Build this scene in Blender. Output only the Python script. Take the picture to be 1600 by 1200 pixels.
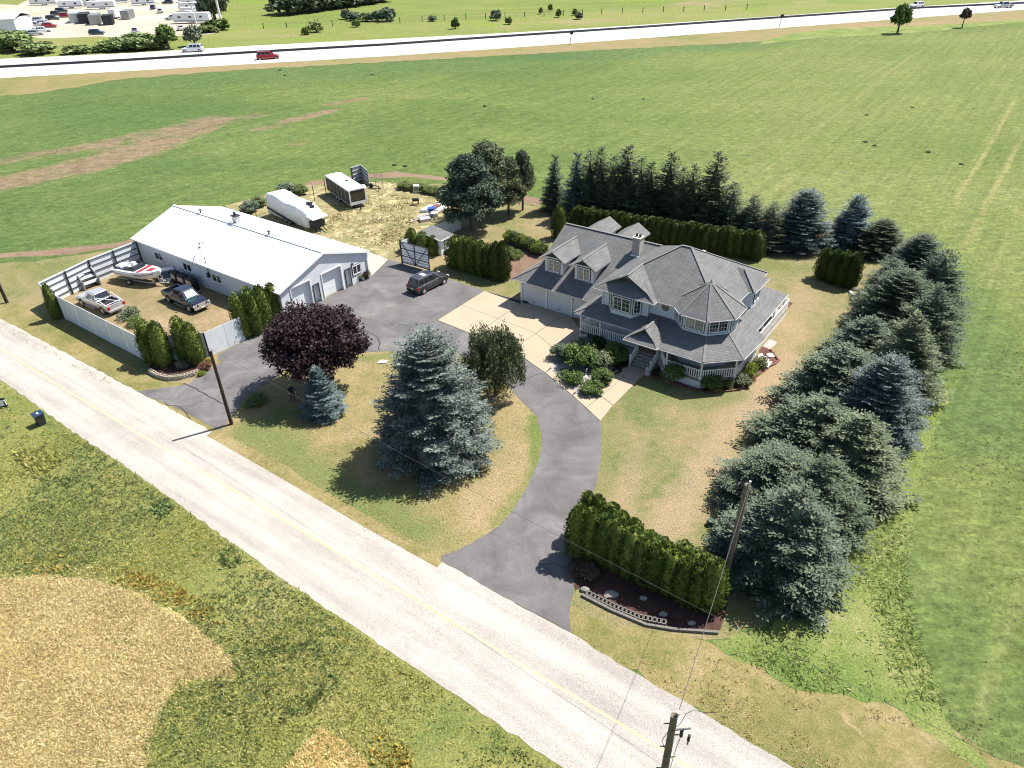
import bpy, bmesh, math, random
import numpy as np
from mathutils import Vector, Matrix, geometry

for _o in list(bpy.data.objects):
    bpy.data.objects.remove(_o)
SC = bpy.context.scene
COL = SC.collection
PI = math.pi

# ------------------------------------------------------------------ camera, sky, sun, exposure
cam_d = bpy.data.cameras.new('camera')
cam = bpy.data.objects.new('camera', cam_d)
COL.objects.link(cam)
cam_d.sensor_width = 36
cam_d.lens = 25.14
cam_d.clip_end = 4000
cam.matrix_world = Matrix.Translation((0, 0, 33.22)) @ Matrix.Rotation(math.radians(90 - 33.54), 4, 'X') @ Matrix.Rotation(math.radians(-1.357), 4, 'Z')
SC.camera = cam

SUN_AZ, SUN_EL = math.radians(27), math.radians(57)      # azimuth from +X, counter-clockwise
world = bpy.data.worlds.new('World')
SC.world = world
world.use_nodes = True
wn = world.node_tree
wn.nodes.clear()
sky = wn.nodes.new('ShaderNodeTexSky')
sky.sky_type = 'NISHITA'
sky.sun_disc = False
sky.sun_elevation = SUN_EL
sky.sun_rotation = PI / 2 - SUN_AZ
bg = wn.nodes.new('ShaderNodeBackground')
bg.inputs[1].default_value = 0.085
wo = wn.nodes.new('ShaderNodeOutputWorld')
wn.links.new(sky.outputs[0], bg.inputs[0])
wn.links.new(bg.outputs[0], wo.inputs[0])
sun_d = bpy.data.lights.new('sun', 'SUN')
sun_d.energy = 5.0
sun_d.angle = math.radians(0.55)
sun_d.color = (1.0, 0.955, 0.88)
sun = bpy.data.objects.new('sun', sun_d)
COL.objects.link(sun)
sdir = Vector((math.cos(SUN_AZ) * math.cos(SUN_EL), math.sin(SUN_AZ) * math.cos(SUN_EL), math.sin(SUN_EL)))
sun.rotation_euler = sdir.to_track_quat('Z', 'Y').to_euler()
sun.location = sdir * 60
SC.view_settings.view_transform = 'Standard'
SC.view_settings.look = 'None'
SC.view_settings.gamma = 1
SC.view_settings.use_curve_mapping = False
SC.view_settings.exposure = 1.03
SC.cycles.filter_width = 1.1

# ------------------------------------------------------------------ materials
def new_mat(name):
    m = bpy.data.materials.new(name)
    m.use_nodes = True
    nt = m.node_tree
    b = nt.nodes['Principled BSDF']
    return m, nt, b

def L(nt, a, b):
    nt.links.new(a, b)

def nd(nt, t, **kw):
    n = nt.nodes.new(t)
    for k, v in kw.items():
        setattr(n, k, v)
    return n

def noise(nt, vec, scale, detail=4, rough=.6, dist=0):
    n = nd(nt, 'ShaderNodeTexNoise')
    n.inputs['Scale'].default_value = scale
    n.inputs['Detail'].default_value = detail
    n.inputs['Roughness'].default_value = rough
    n.inputs['Distortion'].default_value = dist
    if vec is not None:
        L(nt, vec, n.inputs['Vector'])
    return n.outputs[0]

def ramp(nt, fac, stops, interp='LINEAR'):
    r = nd(nt, 'ShaderNodeValToRGB')
    r.color_ramp.interpolation = interp
    e = r.color_ramp.elements
    while len(e) < len(stops):
        e.new(0.5)
    for i, (p, c) in enumerate(stops):
        e[i].position = p
        e[i].color = (c, c, c, 1) if isinstance(c, (int, float)) else (*c, 1)
    L(nt, fac, r.inputs[0])
    return r.outputs[0]

def mix(nt, fac, a, b, mode='MIX'):
    m = nd(nt, 'ShaderNodeMixRGB', blend_type=mode)
    for s, v in ((m.inputs[0], fac), (m.inputs[1], a), (m.inputs[2], b)):
        if isinstance(v, (int, float)):
            s.default_value = v
        elif isinstance(v, tuple):
            s.default_value = (*v, 1)
        else:
            L(nt, v, s)
    return m.outputs[0]

def mth(nt, op, a, b=None, c=None):
    m = nd(nt, 'ShaderNodeMath', operation=op)
    for i, v in enumerate((a, b, c)):
        if v is None:
            continue
        if isinstance(v, (int, float)):
            m.inputs[i].default_value = v
        else:
            L(nt, v, m.inputs[i])
    return m.outputs[0]

def bump(nt, b, h, strength=.3, dist=.05):
    n = nd(nt, 'ShaderNodeBump')
    n.inputs['Strength'].default_value = strength
    n.inputs['Distance'].default_value = dist
    L(nt, h, n.inputs['Height'])
    L(nt, n.outputs[0], b.inputs['Normal'])

def pos(nt):
    return nd(nt, 'ShaderNodeNewGeometry').outputs['Position']

def objco(nt):
    return nd(nt, 'ShaderNodeTexCoord').outputs['Object']

def simple(name, c, rough=.6, metal=0.0, var=.12, scale=3, bmp=0, spec=.4, coat=0):
    m, nt, b = new_mat(name)
    c2 = tuple(max(0, x * (1 - var)) for x in c)
    c3 = tuple(min(1, x * (1 + var)) for x in c)
    f = noise(nt, objco(nt), scale, 5, .65)
    L(nt, ramp(nt, f, [(.3, c2), (.7, c3)]), b.inputs['Base Color'])
    b.inputs['Roughness'].default_value = rough
    b.inputs['Metallic'].default_value = metal
    b.inputs['Specular IOR Level'].default_value = spec
    b.inputs['Coat Weight'].default_value = coat
    if bmp:
        bump(nt, b, noise(nt, objco(nt), scale * 8, 3), bmp, .02)
    return m

def capsule(nt, p, a, b, w, wob):
    """soft noisy band round the ground segment a-b, w metres half width"""
    dx, dy = b[0] - a[0], b[1] - a[1]
    l2 = dx * dx + dy * dy
    s = nd(nt, 'ShaderNodeSeparateXYZ')
    L(nt, p, s.inputs[0])
    qx, qy = mth(nt, 'SUBTRACT', s.outputs[0], a[0]), mth(nt, 'SUBTRACT', s.outputs[1], a[1])
    t = mth(nt, 'ADD', mth(nt, 'MULTIPLY', qx, dx / l2), mth(nt, 'MULTIPLY', qy, dy / l2))
    t = mth(nt, 'MINIMUM', mth(nt, 'MAXIMUM', t, 0), 1)
    ex, ey = mth(nt, 'SUBTRACT', qx, mth(nt, 'MULTIPLY', t, dx)), mth(nt, 'SUBTRACT', qy, mth(nt, 'MULTIPLY', t, dy))
    d = mth(nt, 'SQRT', mth(nt, 'ADD', mth(nt, 'MULTIPLY', ex, ex), mth(nt, 'MULTIPLY', ey, ey)))
    d = mth(nt, 'ADD', mth(nt, 'DIVIDE', d, w), mth(nt, 'MULTIPLY', mth(nt, 'SUBTRACT', wob, .5), 1.6))
    return ramp(nt, d, [(.35, 1.0), (1.0, 0.0)])

def ground_mat(name, cols, s1=.25, s2=3.0, s3=14.0, rough=.95, fine=.35, bmp=.5, bdist=.06, patch=None, stretch=None, bands=None):
    """cols: colour stops for the broad mottling; patch: (scale, low, high, colour)"""
    m, nt, b = new_mat(name)
    p = pos(nt)
    if stretch:
        mp = nd(nt, 'ShaderNodeMapping')
        mp.inputs['Rotation'].default_value = (0, 0, stretch[0])
        mp.inputs['Scale'].default_value = (stretch[1], 1, 1)
        L(nt, p, mp.inputs['Vector'])
        q = mp.outputs[0]
    else:
        q = p
    f1 = noise(nt, q, s1, 5, .6, .4)
    f2 = noise(nt, q, s2, 5, .7)
    f = mth(nt, 'ADD', mth(nt, 'MULTIPLY', f1, .62), mth(nt, 'MULTIPLY', f2, .38))
    n = len(cols)
    c = ramp(nt, f, [(.34 + .32 * i / (n - 1), cols[i]) for i in range(n)])
    if patch:
        for (ps, lo, hi, pc) in patch:
            pf = ramp(nt, noise(nt, q, ps, 6, .68, .6), [(lo, 0.0), (hi, 1.0)])
            c = mix(nt, pf, c, pc)
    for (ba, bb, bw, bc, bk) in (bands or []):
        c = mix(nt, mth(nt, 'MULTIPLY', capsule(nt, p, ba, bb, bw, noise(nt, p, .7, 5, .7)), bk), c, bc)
    f3 = noise(nt, p, s3, 3, .8)
    sp = ramp(nt, f3, [(.3, 1 - fine), (.7, 1 + fine)])
    c = mix(nt, 1.0, c, sp, 'MULTIPLY')
    L(nt, c, b.inputs['Base Color'])
    b.inputs['Roughness'].default_value = rough
    b.inputs['Specular IOR Level'].default_value = .15
    if bmp:
        bump(nt, b, f3, bmp, bdist)
    return m

def leaf_mat(name, stops, rough=.65, trans=.12, scale=.6):
    m, nt, b = new_mat(name)
    g = nd(nt, 'ShaderNodeNewGeometry')
    f = mth(nt, 'ADD', mth(nt, 'MULTIPLY', g.outputs['Random Per Island'], .6), mth(nt, 'MULTIPLY', noise(nt, g.outputs['Position'], scale, 3), .5))
    n = len(stops)
    c = ramp(nt, f, [(.12 + .8 * i / (n - 1), s) for i, s in enumerate(stops)])
    oi = nd(nt, 'ShaderNodeObjectInfo')
    c = mix(nt, 1.0, c, ramp(nt, oi.outputs['Random'], [(0, (.80, .84, .78)), (.5, (1, 1, 1)), (1, (1.22, 1.14, 1.0))]), 'MULTIPLY')
    L(nt, c, b.inputs['Base Color'])
    b.inputs['Roughness'].default_value = rough
    b.inputs['Specular IOR Level'].default_value = .25
    if trans:
        t = nd(nt, 'ShaderNodeBsdfTranslucent')
        L(nt, c, t.inputs[0])
        mx = nd(nt, 'ShaderNodeMixShader')
        mx.inputs[0].default_value = trans
        L(nt, b.outputs[0], mx.inputs[1])
        L(nt, t.outputs[0], mx.inputs[2])
        L(nt, mx.outputs[0], nt.nodes['Material Output'].inputs[0])
    return m

def uv(nt):
    return nd(nt, 'ShaderNodeUVMap').outputs[0]

def shingle_mat(name, dark, light):
    m, nt, b = new_mat(name)
    u = uv(nt)
    br = nd(nt, 'ShaderNodeTexBrick')
    br.inputs['Scale'].default_value = 1
    br.inputs['Brick Width'].default_value = .9
    br.inputs['Row Height'].default_value = .15
    br.inputs['Mortar Size'].default_value = .02
    br.inputs['Mortar Smooth'].default_value = .3
    br.inputs['Bias'].default_value = 0
    br.inputs['Color1'].default_value = (*dark, 1)
    br.inputs['Color2'].default_value = (*light, 1)
    br.inputs['Mortar'].default_value = (*[x * .66 for x in dark], 1)
    L(nt, u, br.inputs['Vector'])
    f = noise(nt, objco(nt), .9, 5, .7)
    c = mix(nt, 1.0, br.outputs[0], ramp(nt, f, [(.3, .82), (.7, 1.16)]), 'MULTIPLY')
    g = ramp(nt, noise(nt, objco(nt), 30, 2, .8), [(.3, .8), (.7, 1.2)])
    c = mix(nt, 1.0, c, g, 'MULTIPLY')
    L(nt, c, b.inputs['Base Color'])
    b.inputs['Roughness'].default_value = .92
    b.inputs['Specular IOR Level'].default_value = .2
    bump(nt, b, br.outputs[1], -.5, .02)
    return m

def line_mat(name, c, pitch=.2, axis=1, depth=.02, rough=.6, strength=.5, dark=.88, spec=.3):
    """painted cladding with grooves every `pitch` metres: axis 0 = vertical grooves, 1 = horizontal laps"""
    m, nt, b = new_mat(name)
    s = nd(nt, 'ShaderNodeSeparateXYZ')
    L(nt, uv(nt), s.inputs[0])
    fr = mth(nt, 'FRACT', mth(nt, 'DIVIDE', s.outputs[axis], pitch))
    g = ramp(nt, fr, [(0, 0.0), (.1, 1.0), (.9, 1.0), (1, 0.3)])
    dirt = ramp(nt, noise(nt, objco(nt), .8, 5, .7), [(.3, .9), (.7, 1.03)])
    col = mix(nt, g, tuple(x * dark for x in c), c)
    L(nt, mix(nt, 1.0, col, dirt, 'MULTIPLY'), b.inputs['Base Color'])
    b.inputs['Roughness'].default_value = rough
    b.inputs['Specular IOR Level'].default_value = spec
    bump(nt, b, g, strength, depth)
    return m

def asphalt_mat(name, c, cracks=True, speck=.35, wear=.25, lanes=False):
    m, nt, b = new_mat(name)
    p = pos(nt)
    f1 = noise(nt, p, .35, 6, .65, .8)
    f2 = noise(nt, p, 22, 3, .8)
    lo = tuple(x * (1 - wear) for x in c)
    hi = tuple(x * (1 + wear) for x in c)
    col = ramp(nt, f1, [(.3, lo), (.55, c), (.72, hi)])
    col = mix(nt, 1.0, col, ramp(nt, f2, [(.3, 1 - speck), (.7, 1 + speck)]), 'MULTIPLY')
    if lanes:
        mp = nd(nt, 'ShaderNodeMapping')
        mp.vector_type = 'TEXTURE'
        mp.inputs['Rotation'].default_value = (0, 0, math.radians(-36.6))
        mp.inputs['Scale'].default_value = (14, 1.1, 1)
        L(nt, p, mp.inputs['Vector'])
        col = mix(nt, 1.0, col, ramp(nt, noise(nt, mp.outputs[0], 1, 4, .6), [(.35, (.80, .79, .80)), (.6, (1.06, 1.05, 1.04))]), 'MULTIPLY')
    if cracks:
        v = nd(nt, 'ShaderNodeTexVoronoi', feature='DISTANCE_TO_EDGE')
        v.inputs['Scale'].default_value = .16
        mp = nd(nt, 'ShaderNodeMixRGB', blend_type='ADD')
        mp.inputs[0].default_value = 1
        L(nt, p, mp.inputs[1])
        nn = nd(nt, 'ShaderNodeTexNoise')
        nn.inputs['Scale'].default_value = .7
        nn.inputs['Detail'].default_value = 5
        L(nt, p, nn.inputs['Vector'])
        sc = nd(nt, 'ShaderNodeVectorMath', operation='SCALE')
        L(nt, nn.outputs[1], sc.inputs[0])
        sc.inputs['Scale'].default_value = 3.0
        L(nt, sc.outputs[0], mp.inputs[2])
        L(nt, mp.outputs[0], v.inputs['Vector'])
        ck = ramp(nt, v.outputs['Distance'], [(0, 1.0), (.006, 0.0)])
        gate = ramp(nt, noise(nt, p, .12, 2), [(.5, 0.0), (.56, 1.0)])
        col = mix(nt, mth(nt, 'MULTIPLY', ck, gate), col, (.012, .012, .013))
    L(nt, col, b.inputs['Base Color'])
    b.inputs['Roughness'].default_value = .9
    b.inputs['Specular IOR Level'].default_value = .2
    bump(nt, b, f2, .25, .02)
    return m

def glass_mat(name, c=(.02, .025, .03), rough=.06):
    m, nt, b = new_mat(name)
    L(nt, ramp(nt, noise(nt, objco(nt), 2.5, 2), [(.3, tuple(x * .6 for x in c)), (.7, tuple(x * 1.6 for x in c))]), b.inputs['Base Color'])
    b.inputs['Roughness'].default_value = rough
    b.inputs['Specular IOR Level'].default_value = .8
    return m

M = {}
M['blue'] = leaf_mat('blue_spruce_needles', [(.032, .046, .042), (.072, .098, .09), (.125, .16, .15), (.22, .26, .25)])
M['pale_blue'] = leaf_mat('pale_blue_needles', [(.05, .075, .078), (.11, .15, .16), (.19, .25, .27), (.30, .36, .38)])
M['bluegreen'] = leaf_mat('blue_green_needles', [(.028, .042, .028), (.052, .075, .05), (.085, .115, .078), (.145, .18, .125)])
M['green'] = leaf_mat('green_needles', [(.03, .046, .028), (.06, .086, .05), (.10, .13, .075), (.16, .19, .12)])
M['dark'] = leaf_mat('dark_needles', [(.032, .046, .026), (.06, .082, .044), (.10, .125, .068), (.16, .18, .11)])
M['pine'] = leaf_mat('pine_needles', [(.04, .058, .026), (.075, .10, .045), (.115, .14, .07), (.17, .19, .11)])
M['pine_blue'] = leaf_mat('grey_pine_needles', [(.025, .042, .028), (.05, .075, .05), (.085, .12, .08), (.13, .165, .11)])
M['cedar'] = leaf_mat('cedar_foliage', [(.03, .055, .012), (.06, .10, .018), (.10, .145, .026), (.17, .20, .045)])
M['cedar_dark'] = leaf_mat('dark_cedar_foliage', [(.018, .036, .008), (.03, .058, .01), (.05, .08, .014), (.08, .105, .025)])
M['maple'] = leaf_mat('purple_maple_leaves', [(.012, .006, .009), (.028, .012, .017), (.048, .022, .028), (.085, .05, .054)], trans=.1)
M['shrub'] = leaf_mat('shrub_leaves', [(.035, .065, .016), (.065, .11, .024), (.10, .155, .036), (.18, .235, .07)])
M['lime'] = leaf_mat('lime_leaves', [(.08, .12, .015), (.14, .19, .02), (.21, .26, .03), (.3, .33, .06)])
M['pale'] = leaf_mat('variegated_leaves', [(.06, .09, .03), (.14, .17, .08), (.26, .28, .16), (.42, .42, .28)])
M['willow'] = leaf_mat('willow_leaves', [(.08, .12, .04), (.14, .19, .07), (.2, .26, .1), (.26, .3, .14)])
M['sage'] = leaf_mat('sage_leaves', [(.05, .08, .045), (.10, .14, .09), (.15, .19, .13), (.22, .25, .18)])
M['grass_green'] = leaf_mat('tall_grass', [(.13, .20, .05), (.20, .28, .075), (.30, .37, .13), (.48, .48, .28)], scale=.3, trans=.4)
M['weed'] = leaf_mat('weed_leaves', [(.17, .205, .06), (.26, .29, .085), (.37, .37, .13), (.50, .47, .25)], scale=.22, trans=.4)
M['weed_green'] = leaf_mat('green_weed_leaves', [(.09, .13, .045), (.14, .185, .06), (.20, .245, .09), (.30, .33, .15)], scale=.3, trans=.4)
M['gold'] = leaf_mat('golden_weed_leaves', [(.24, .19, .05), (.34, .26, .06), (.42, .32, .08), (.48, .40, .14)], scale=.3, trans=.4)
M['wheat'] = leaf_mat('wheat_stalks', [(.34, .265, .12), (.52, .42, .20), (.68, .57, .31), (.82, .74, .48)], scale=.25, trans=.35)
M['crop'] = leaf_mat('crop_leaves', [(.13, .17, .065), (.19, .23, .09), (.26, .29, .12), (.36, .36, .18)], scale=.12, trans=.45)
M['straw'] = leaf_mat('dry_straw', [(.24, .19, .09), (.34, .27, .13), (.44, .36, .19), (.54, .46, .27)], scale=.3, trans=.35)
M['bark'] = simple('bark', (.09, .065, .045), .95, var=.4, scale=8, bmp=.5)
M['pole_wood'] = simple('weathered_pole_wood', (.13, .11, .08), .9, var=.4, scale=5, bmp=.3)
M['pole_dark'] = simple('dark_pole_wood', (.035, .02, .015), .85, var=.4, scale=5, bmp=.3)
M['shingle'] = shingle_mat('grey_shingles', (.128, .129, .128), (.160, .160, .157))
M['ridge'] = simple('grey_ridge_shingle', (.16, .158, .153), .92, var=.15, scale=6)
M['siding'] = line_mat('white_lap_siding', (.68, .70, .72), .16, 1, .012, .6, .35, .9)
M['trim'] = simple('white_trim_paint', (.74, .74, .73), .5, var=.04)
M['green_paint'] = simple('dark_green_paint', (.012, .04, .026), .5, var=.15)
M['glass'] = glass_mat('window_glass')
M['glass_pale'] = glass_mat('curtained_glass', (.16, .16, .12), .15)
M['car_glass'] = glass_mat('car_glass', (.012, .014, .018), .05)
M['garage_door'] = line_mat('garage_door_panels', (.58, .60, .62), .55, 1, .015, .5, .5, .85)
M['metal_roof'] = line_mat('white_sheet_roof', (.78, .79, .80), .9, 0, .02, .35, .3, .95)
M['metal_wall'] = line_mat('white_sheet_wall', (.60, .62, .65), .3, 0, .03, .45, .5, .93)
M['shop_door'] = line_mat('white_sectional_door', (.70, .71, .72), .6, 1, .02, .45, .4, .92)
M['fence_panel'] = line_mat('white_fence_sheet', (.60, .63, .65), .25, 0, .03, .5, .35, .95)
M['steel_dark'] = simple('dark_steel', (.04, .045, .05), .55, .4, var=.2)
M['steel'] = simple('grey_steel', (.32, .33, .34), .4, .7, var=.2)
M['galv'] = simple('galvanised_steel', (.45, .46, .47), .45, .5, var=.2, scale=4)
M['black'] = simple('black_plastic', (.012, .012, .013), .6, var=.2)
M['rubber'] = simple('tyre_rubber', (.015, .015, .015), .85, var=.2)
M['concrete'] = asphalt_mat('concrete_slab', (.34, .285, .205), False, .12, .08)
M['concrete_grey'] = simple('grey_concrete', (.34, .31, .27), .9, var=.2, scale=6, bmp=.3)
M['wire'] = simple('dark_wire', (.10, .10, .10), .6, .3, var=.1)
M['gutter'] = simple('grey_white_gutter', (.5, .5, .5), .5, var=.1)
M['dull_stone'] = simple('dull_stone', (.22, .205, .18), .9, var=.3, scale=3, bmp=.4)
M['kerb'] = simple('shade_dark_kerb', (.14, .13, .115), .9, var=.25, scale=6, bmp=.3)  # shade on the hollow blocks is put into this darker grey
M['block'] = simple('tan_concrete_block', (.38, .33, .26), .9, var=.25, scale=6, bmp=.3)
M['asphalt'] = asphalt_mat('driveway_asphalt', (.128, .122, .122), False, .32, .34)
M['worn'] = asphalt_mat('worn_asphalt', (.15, .14, .13), False, .3, .3)
M['tar'] = simple('crack_filler_tar', (.018, .018, .02), .7, var=.2)
M['chipseal'] = asphalt_mat('chipseal_road', (.355, .33, .295), False, .5, .10, True)
M['highway'] = asphalt_mat('pale_highway_concrete', (.42, .40, .385), False, .08, .05)
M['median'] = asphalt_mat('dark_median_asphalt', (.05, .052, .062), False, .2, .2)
M['yellow_line'] = simple('yellow_road_paint', (.50, .50, .22), .8, var=.3, scale=6)
M['white_line'] = simple('white_road_paint', (.7, .7, .68), .8, var=.2, scale=6)
M['mulch'] = ground_mat('brown_mulch', [(.035, .02, .016), (.065, .035, .028), (.10, .055, .045)], .8, 5, 20, fine=.5, bmp=.8)
M['red_mulch'] = ground_mat('red_lava_rock', [(.07, .03, .025), (.115, .05, .042), (.15, .075, .062)], .8, 6, 20, fine=.4, bmp=.8)
M['pebble'] = ground_mat('pale_pebbles', [(.2, .18, .16), (.32, .29, .27), (.45, .42, .39)], 1, 8, 14, fine=.5, bmp=1, bdist=.08)
M['soil'] = ground_mat('garden_soil', [(.10, .06, .04), (.16, .105, .075), (.2, .14, .10)], .4, 4, 12, fine=.3, bmp=.8)
M['gravel'] = ground_mat('bright_gravel_lot', [(.28, .25, .19), (.35, .32, .25), (.42, .39, .33)], .04, .3, 2, fine=.1, bmp=.2)
M['white'] = simple('white_gelcoat', (.72, .73, .74), .35, var=.05)
M['tarp'] = simple('white_tarpaulin', (.72, .73, .75), .6, var=.08, scale=2, bmp=.6)
M['red'] = simple('red_paint', (.35, .02, .025), .35, var=.1)
M['navy'] = simple('navy_paint', (.012, .017, .05), .3, var=.1)
M['grey'] = simple('grey_paint', (.25, .26, .27), .6, var=.1)
M['shade_teal'] = simple('teal_sunshade', (.1, .55, .5), .4, var=.3, scale=6)
M['lens_red'] = simple('red_lamp_lens', (.35, .01, .015), .2, var=.1)
M['lens_clear'] = simple('clear_lamp_lens', (.6, .6, .6), .15, var=.1)
M['plate'] = simple('white_plate', (.7, .7, .7), .5, var=.02)
M['stone'] = simple('pale_stone', (.4, .38, .35), .9, var=.3, scale=3, bmp=.4)
M['wood'] = simple('grey_timber', (.28, .24, .19), .85, var=.3, scale=5, bmp=.3)
M['blue_tarp'] = simple('blue_plastic', (.03, .08, .3), .5, var=.2)
M['brown'] = simple('brown_rust', (.14, .06, .04), .8, var=.4, scale=5)
M['paint_grey'] = simple('charcoal_car_paint', (.055, .055, .058), .25, .5, var=.05, coat=.8)
M['paint_black'] = simple('black_car_paint', (.008, .010, .022), .2, .2, var=.05, coat=1)
M['paint_silver'] = simple('silver_car_paint', (.5, .5, .52), .3, .5, var=.05, coat=.8)
M['paint_white'] = simple('white_car_paint', (.72, .72, .73), .3, 0, var=.03, coat=.8)
M['paint_red'] = simple('red_car_paint', (.30, .008, .02), .3, .1, var=.05, coat=.8)
M['paint_blue'] = simple('blue_car_paint', (.03, .05, .10), .25, .4, var=.05, coat=.8)
M['wheel_rim'] = simple('bright_wheel_rim', (.55, .55, .56), .3, .7, var=.1)

# ground sheets
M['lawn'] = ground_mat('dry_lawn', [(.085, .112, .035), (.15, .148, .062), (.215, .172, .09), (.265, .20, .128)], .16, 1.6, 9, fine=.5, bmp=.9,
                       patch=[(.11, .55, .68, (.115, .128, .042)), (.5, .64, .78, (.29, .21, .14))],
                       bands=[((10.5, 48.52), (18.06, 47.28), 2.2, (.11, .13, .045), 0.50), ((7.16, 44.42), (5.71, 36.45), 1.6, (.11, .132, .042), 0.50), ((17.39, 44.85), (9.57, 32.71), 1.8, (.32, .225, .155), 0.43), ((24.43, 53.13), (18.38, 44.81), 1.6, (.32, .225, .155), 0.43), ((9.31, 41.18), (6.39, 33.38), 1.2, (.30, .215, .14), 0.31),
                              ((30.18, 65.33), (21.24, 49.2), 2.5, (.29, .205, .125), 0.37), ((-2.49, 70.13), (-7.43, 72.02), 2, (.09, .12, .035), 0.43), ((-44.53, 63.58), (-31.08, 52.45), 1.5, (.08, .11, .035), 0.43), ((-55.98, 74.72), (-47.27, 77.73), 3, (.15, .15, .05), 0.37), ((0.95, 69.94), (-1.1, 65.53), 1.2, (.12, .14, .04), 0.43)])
M['island_lawn'] = ground_mat('golden_lawn', [(.125, .128, .048), (.185, .16, .07), (.235, .185, .093), (.27, .205, .12)], .2, 2, 9, fine=.5, bmp=.9,
                       patch=[(.13, .58, .7, (.135, .138, .048))],
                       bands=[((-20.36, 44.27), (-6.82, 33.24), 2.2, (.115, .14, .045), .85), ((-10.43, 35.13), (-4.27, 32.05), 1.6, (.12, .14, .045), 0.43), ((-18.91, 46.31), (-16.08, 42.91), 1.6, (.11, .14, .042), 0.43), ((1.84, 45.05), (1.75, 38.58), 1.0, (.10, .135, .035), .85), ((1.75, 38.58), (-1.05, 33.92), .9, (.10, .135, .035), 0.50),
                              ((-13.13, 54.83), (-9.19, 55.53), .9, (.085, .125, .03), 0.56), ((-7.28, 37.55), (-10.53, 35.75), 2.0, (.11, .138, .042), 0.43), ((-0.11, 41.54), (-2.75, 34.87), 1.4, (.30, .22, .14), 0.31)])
M['verge'] = ground_mat('roadside_grass', [(.10, .11, .035), (.15, .14, .05), (.22, .18, .08), (.27, .22, .12)], .2, 1.8, 10, fine=.35, bmp=.7,
                       patch=[(.35, .6, .72, (.3, .22, .13))])
M['yard'] = ground_mat('scorched_yard', [(.12, .12, .05), (.17, .14, .07), (.225, .17, .095), (.28, .21, .13)], .2, 1.4, 10, fine=.3, bmp=.6)
M['straw_yard'] = ground_mat('straw_strewn_grass', [(.12, .13, .05), (.18, .165, .075), (.24, .20, .105), (.34, .29, .17)], .5, 1.3, 6, fine=.35, bmp=.6,
                       patch=[(.9, .55, .62, (.44, .37, .2))])
M['wild'] = ground_mat('wild_grass', [(.085, .11, .03), (.135, .155, .042), (.20, .195, .062), (.28, .24, .11)], .12, 1.5, 7, fine=.5, bmp=1, bdist=.12,
                       patch=[(.2, .56, .7, (.10, .14, .04)), (.6, .62, .75, (.28, .23, .13))])
M['wheat_ground'] = ground_mat('wheat_stubble_ground', [(.25, .20, .085), (.36, .29, .13), (.44, .36, .17)], .15, 2.5, 7, fine=.4, bmp=1, bdist=.1)
M['brown_verge'] = ground_mat('brown_verge_grass', [(.11, .13, .04), (.17, .155, .06), (.215, .165, .085), (.25, .185, .11)], .03, .35, 2, fine=.2, bmp=.3)
M['meadow'] = ground_mat('yellow_green_meadow', [(.085, .125, .028), (.125, .158, .036), (.16, .175, .05), (.20, .18, .08)], .014, .14, 1.0, fine=.3, bmp=.4,
                       patch=[(.03, .56, .7, (.23, .18, .10)), (.05, .56, .68, (.13, .19, .022))], stretch=(.25, .4))
M['track'] = ground_mat('dirt_track', [(.13, .09, .06), (.19, .13, .09), (.23, .16, .11)], .2, 2, 8, fine=.2, bmp=.4)
M['bright_grass'] = ground_mat('rank_green_grass', [(.075, .12, .03), (.12, .165, .042), (.17, .20, .06), (.25, .24, .11)], .18, 1.5, 8, fine=.4, bmp=1, bdist=.1)

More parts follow.
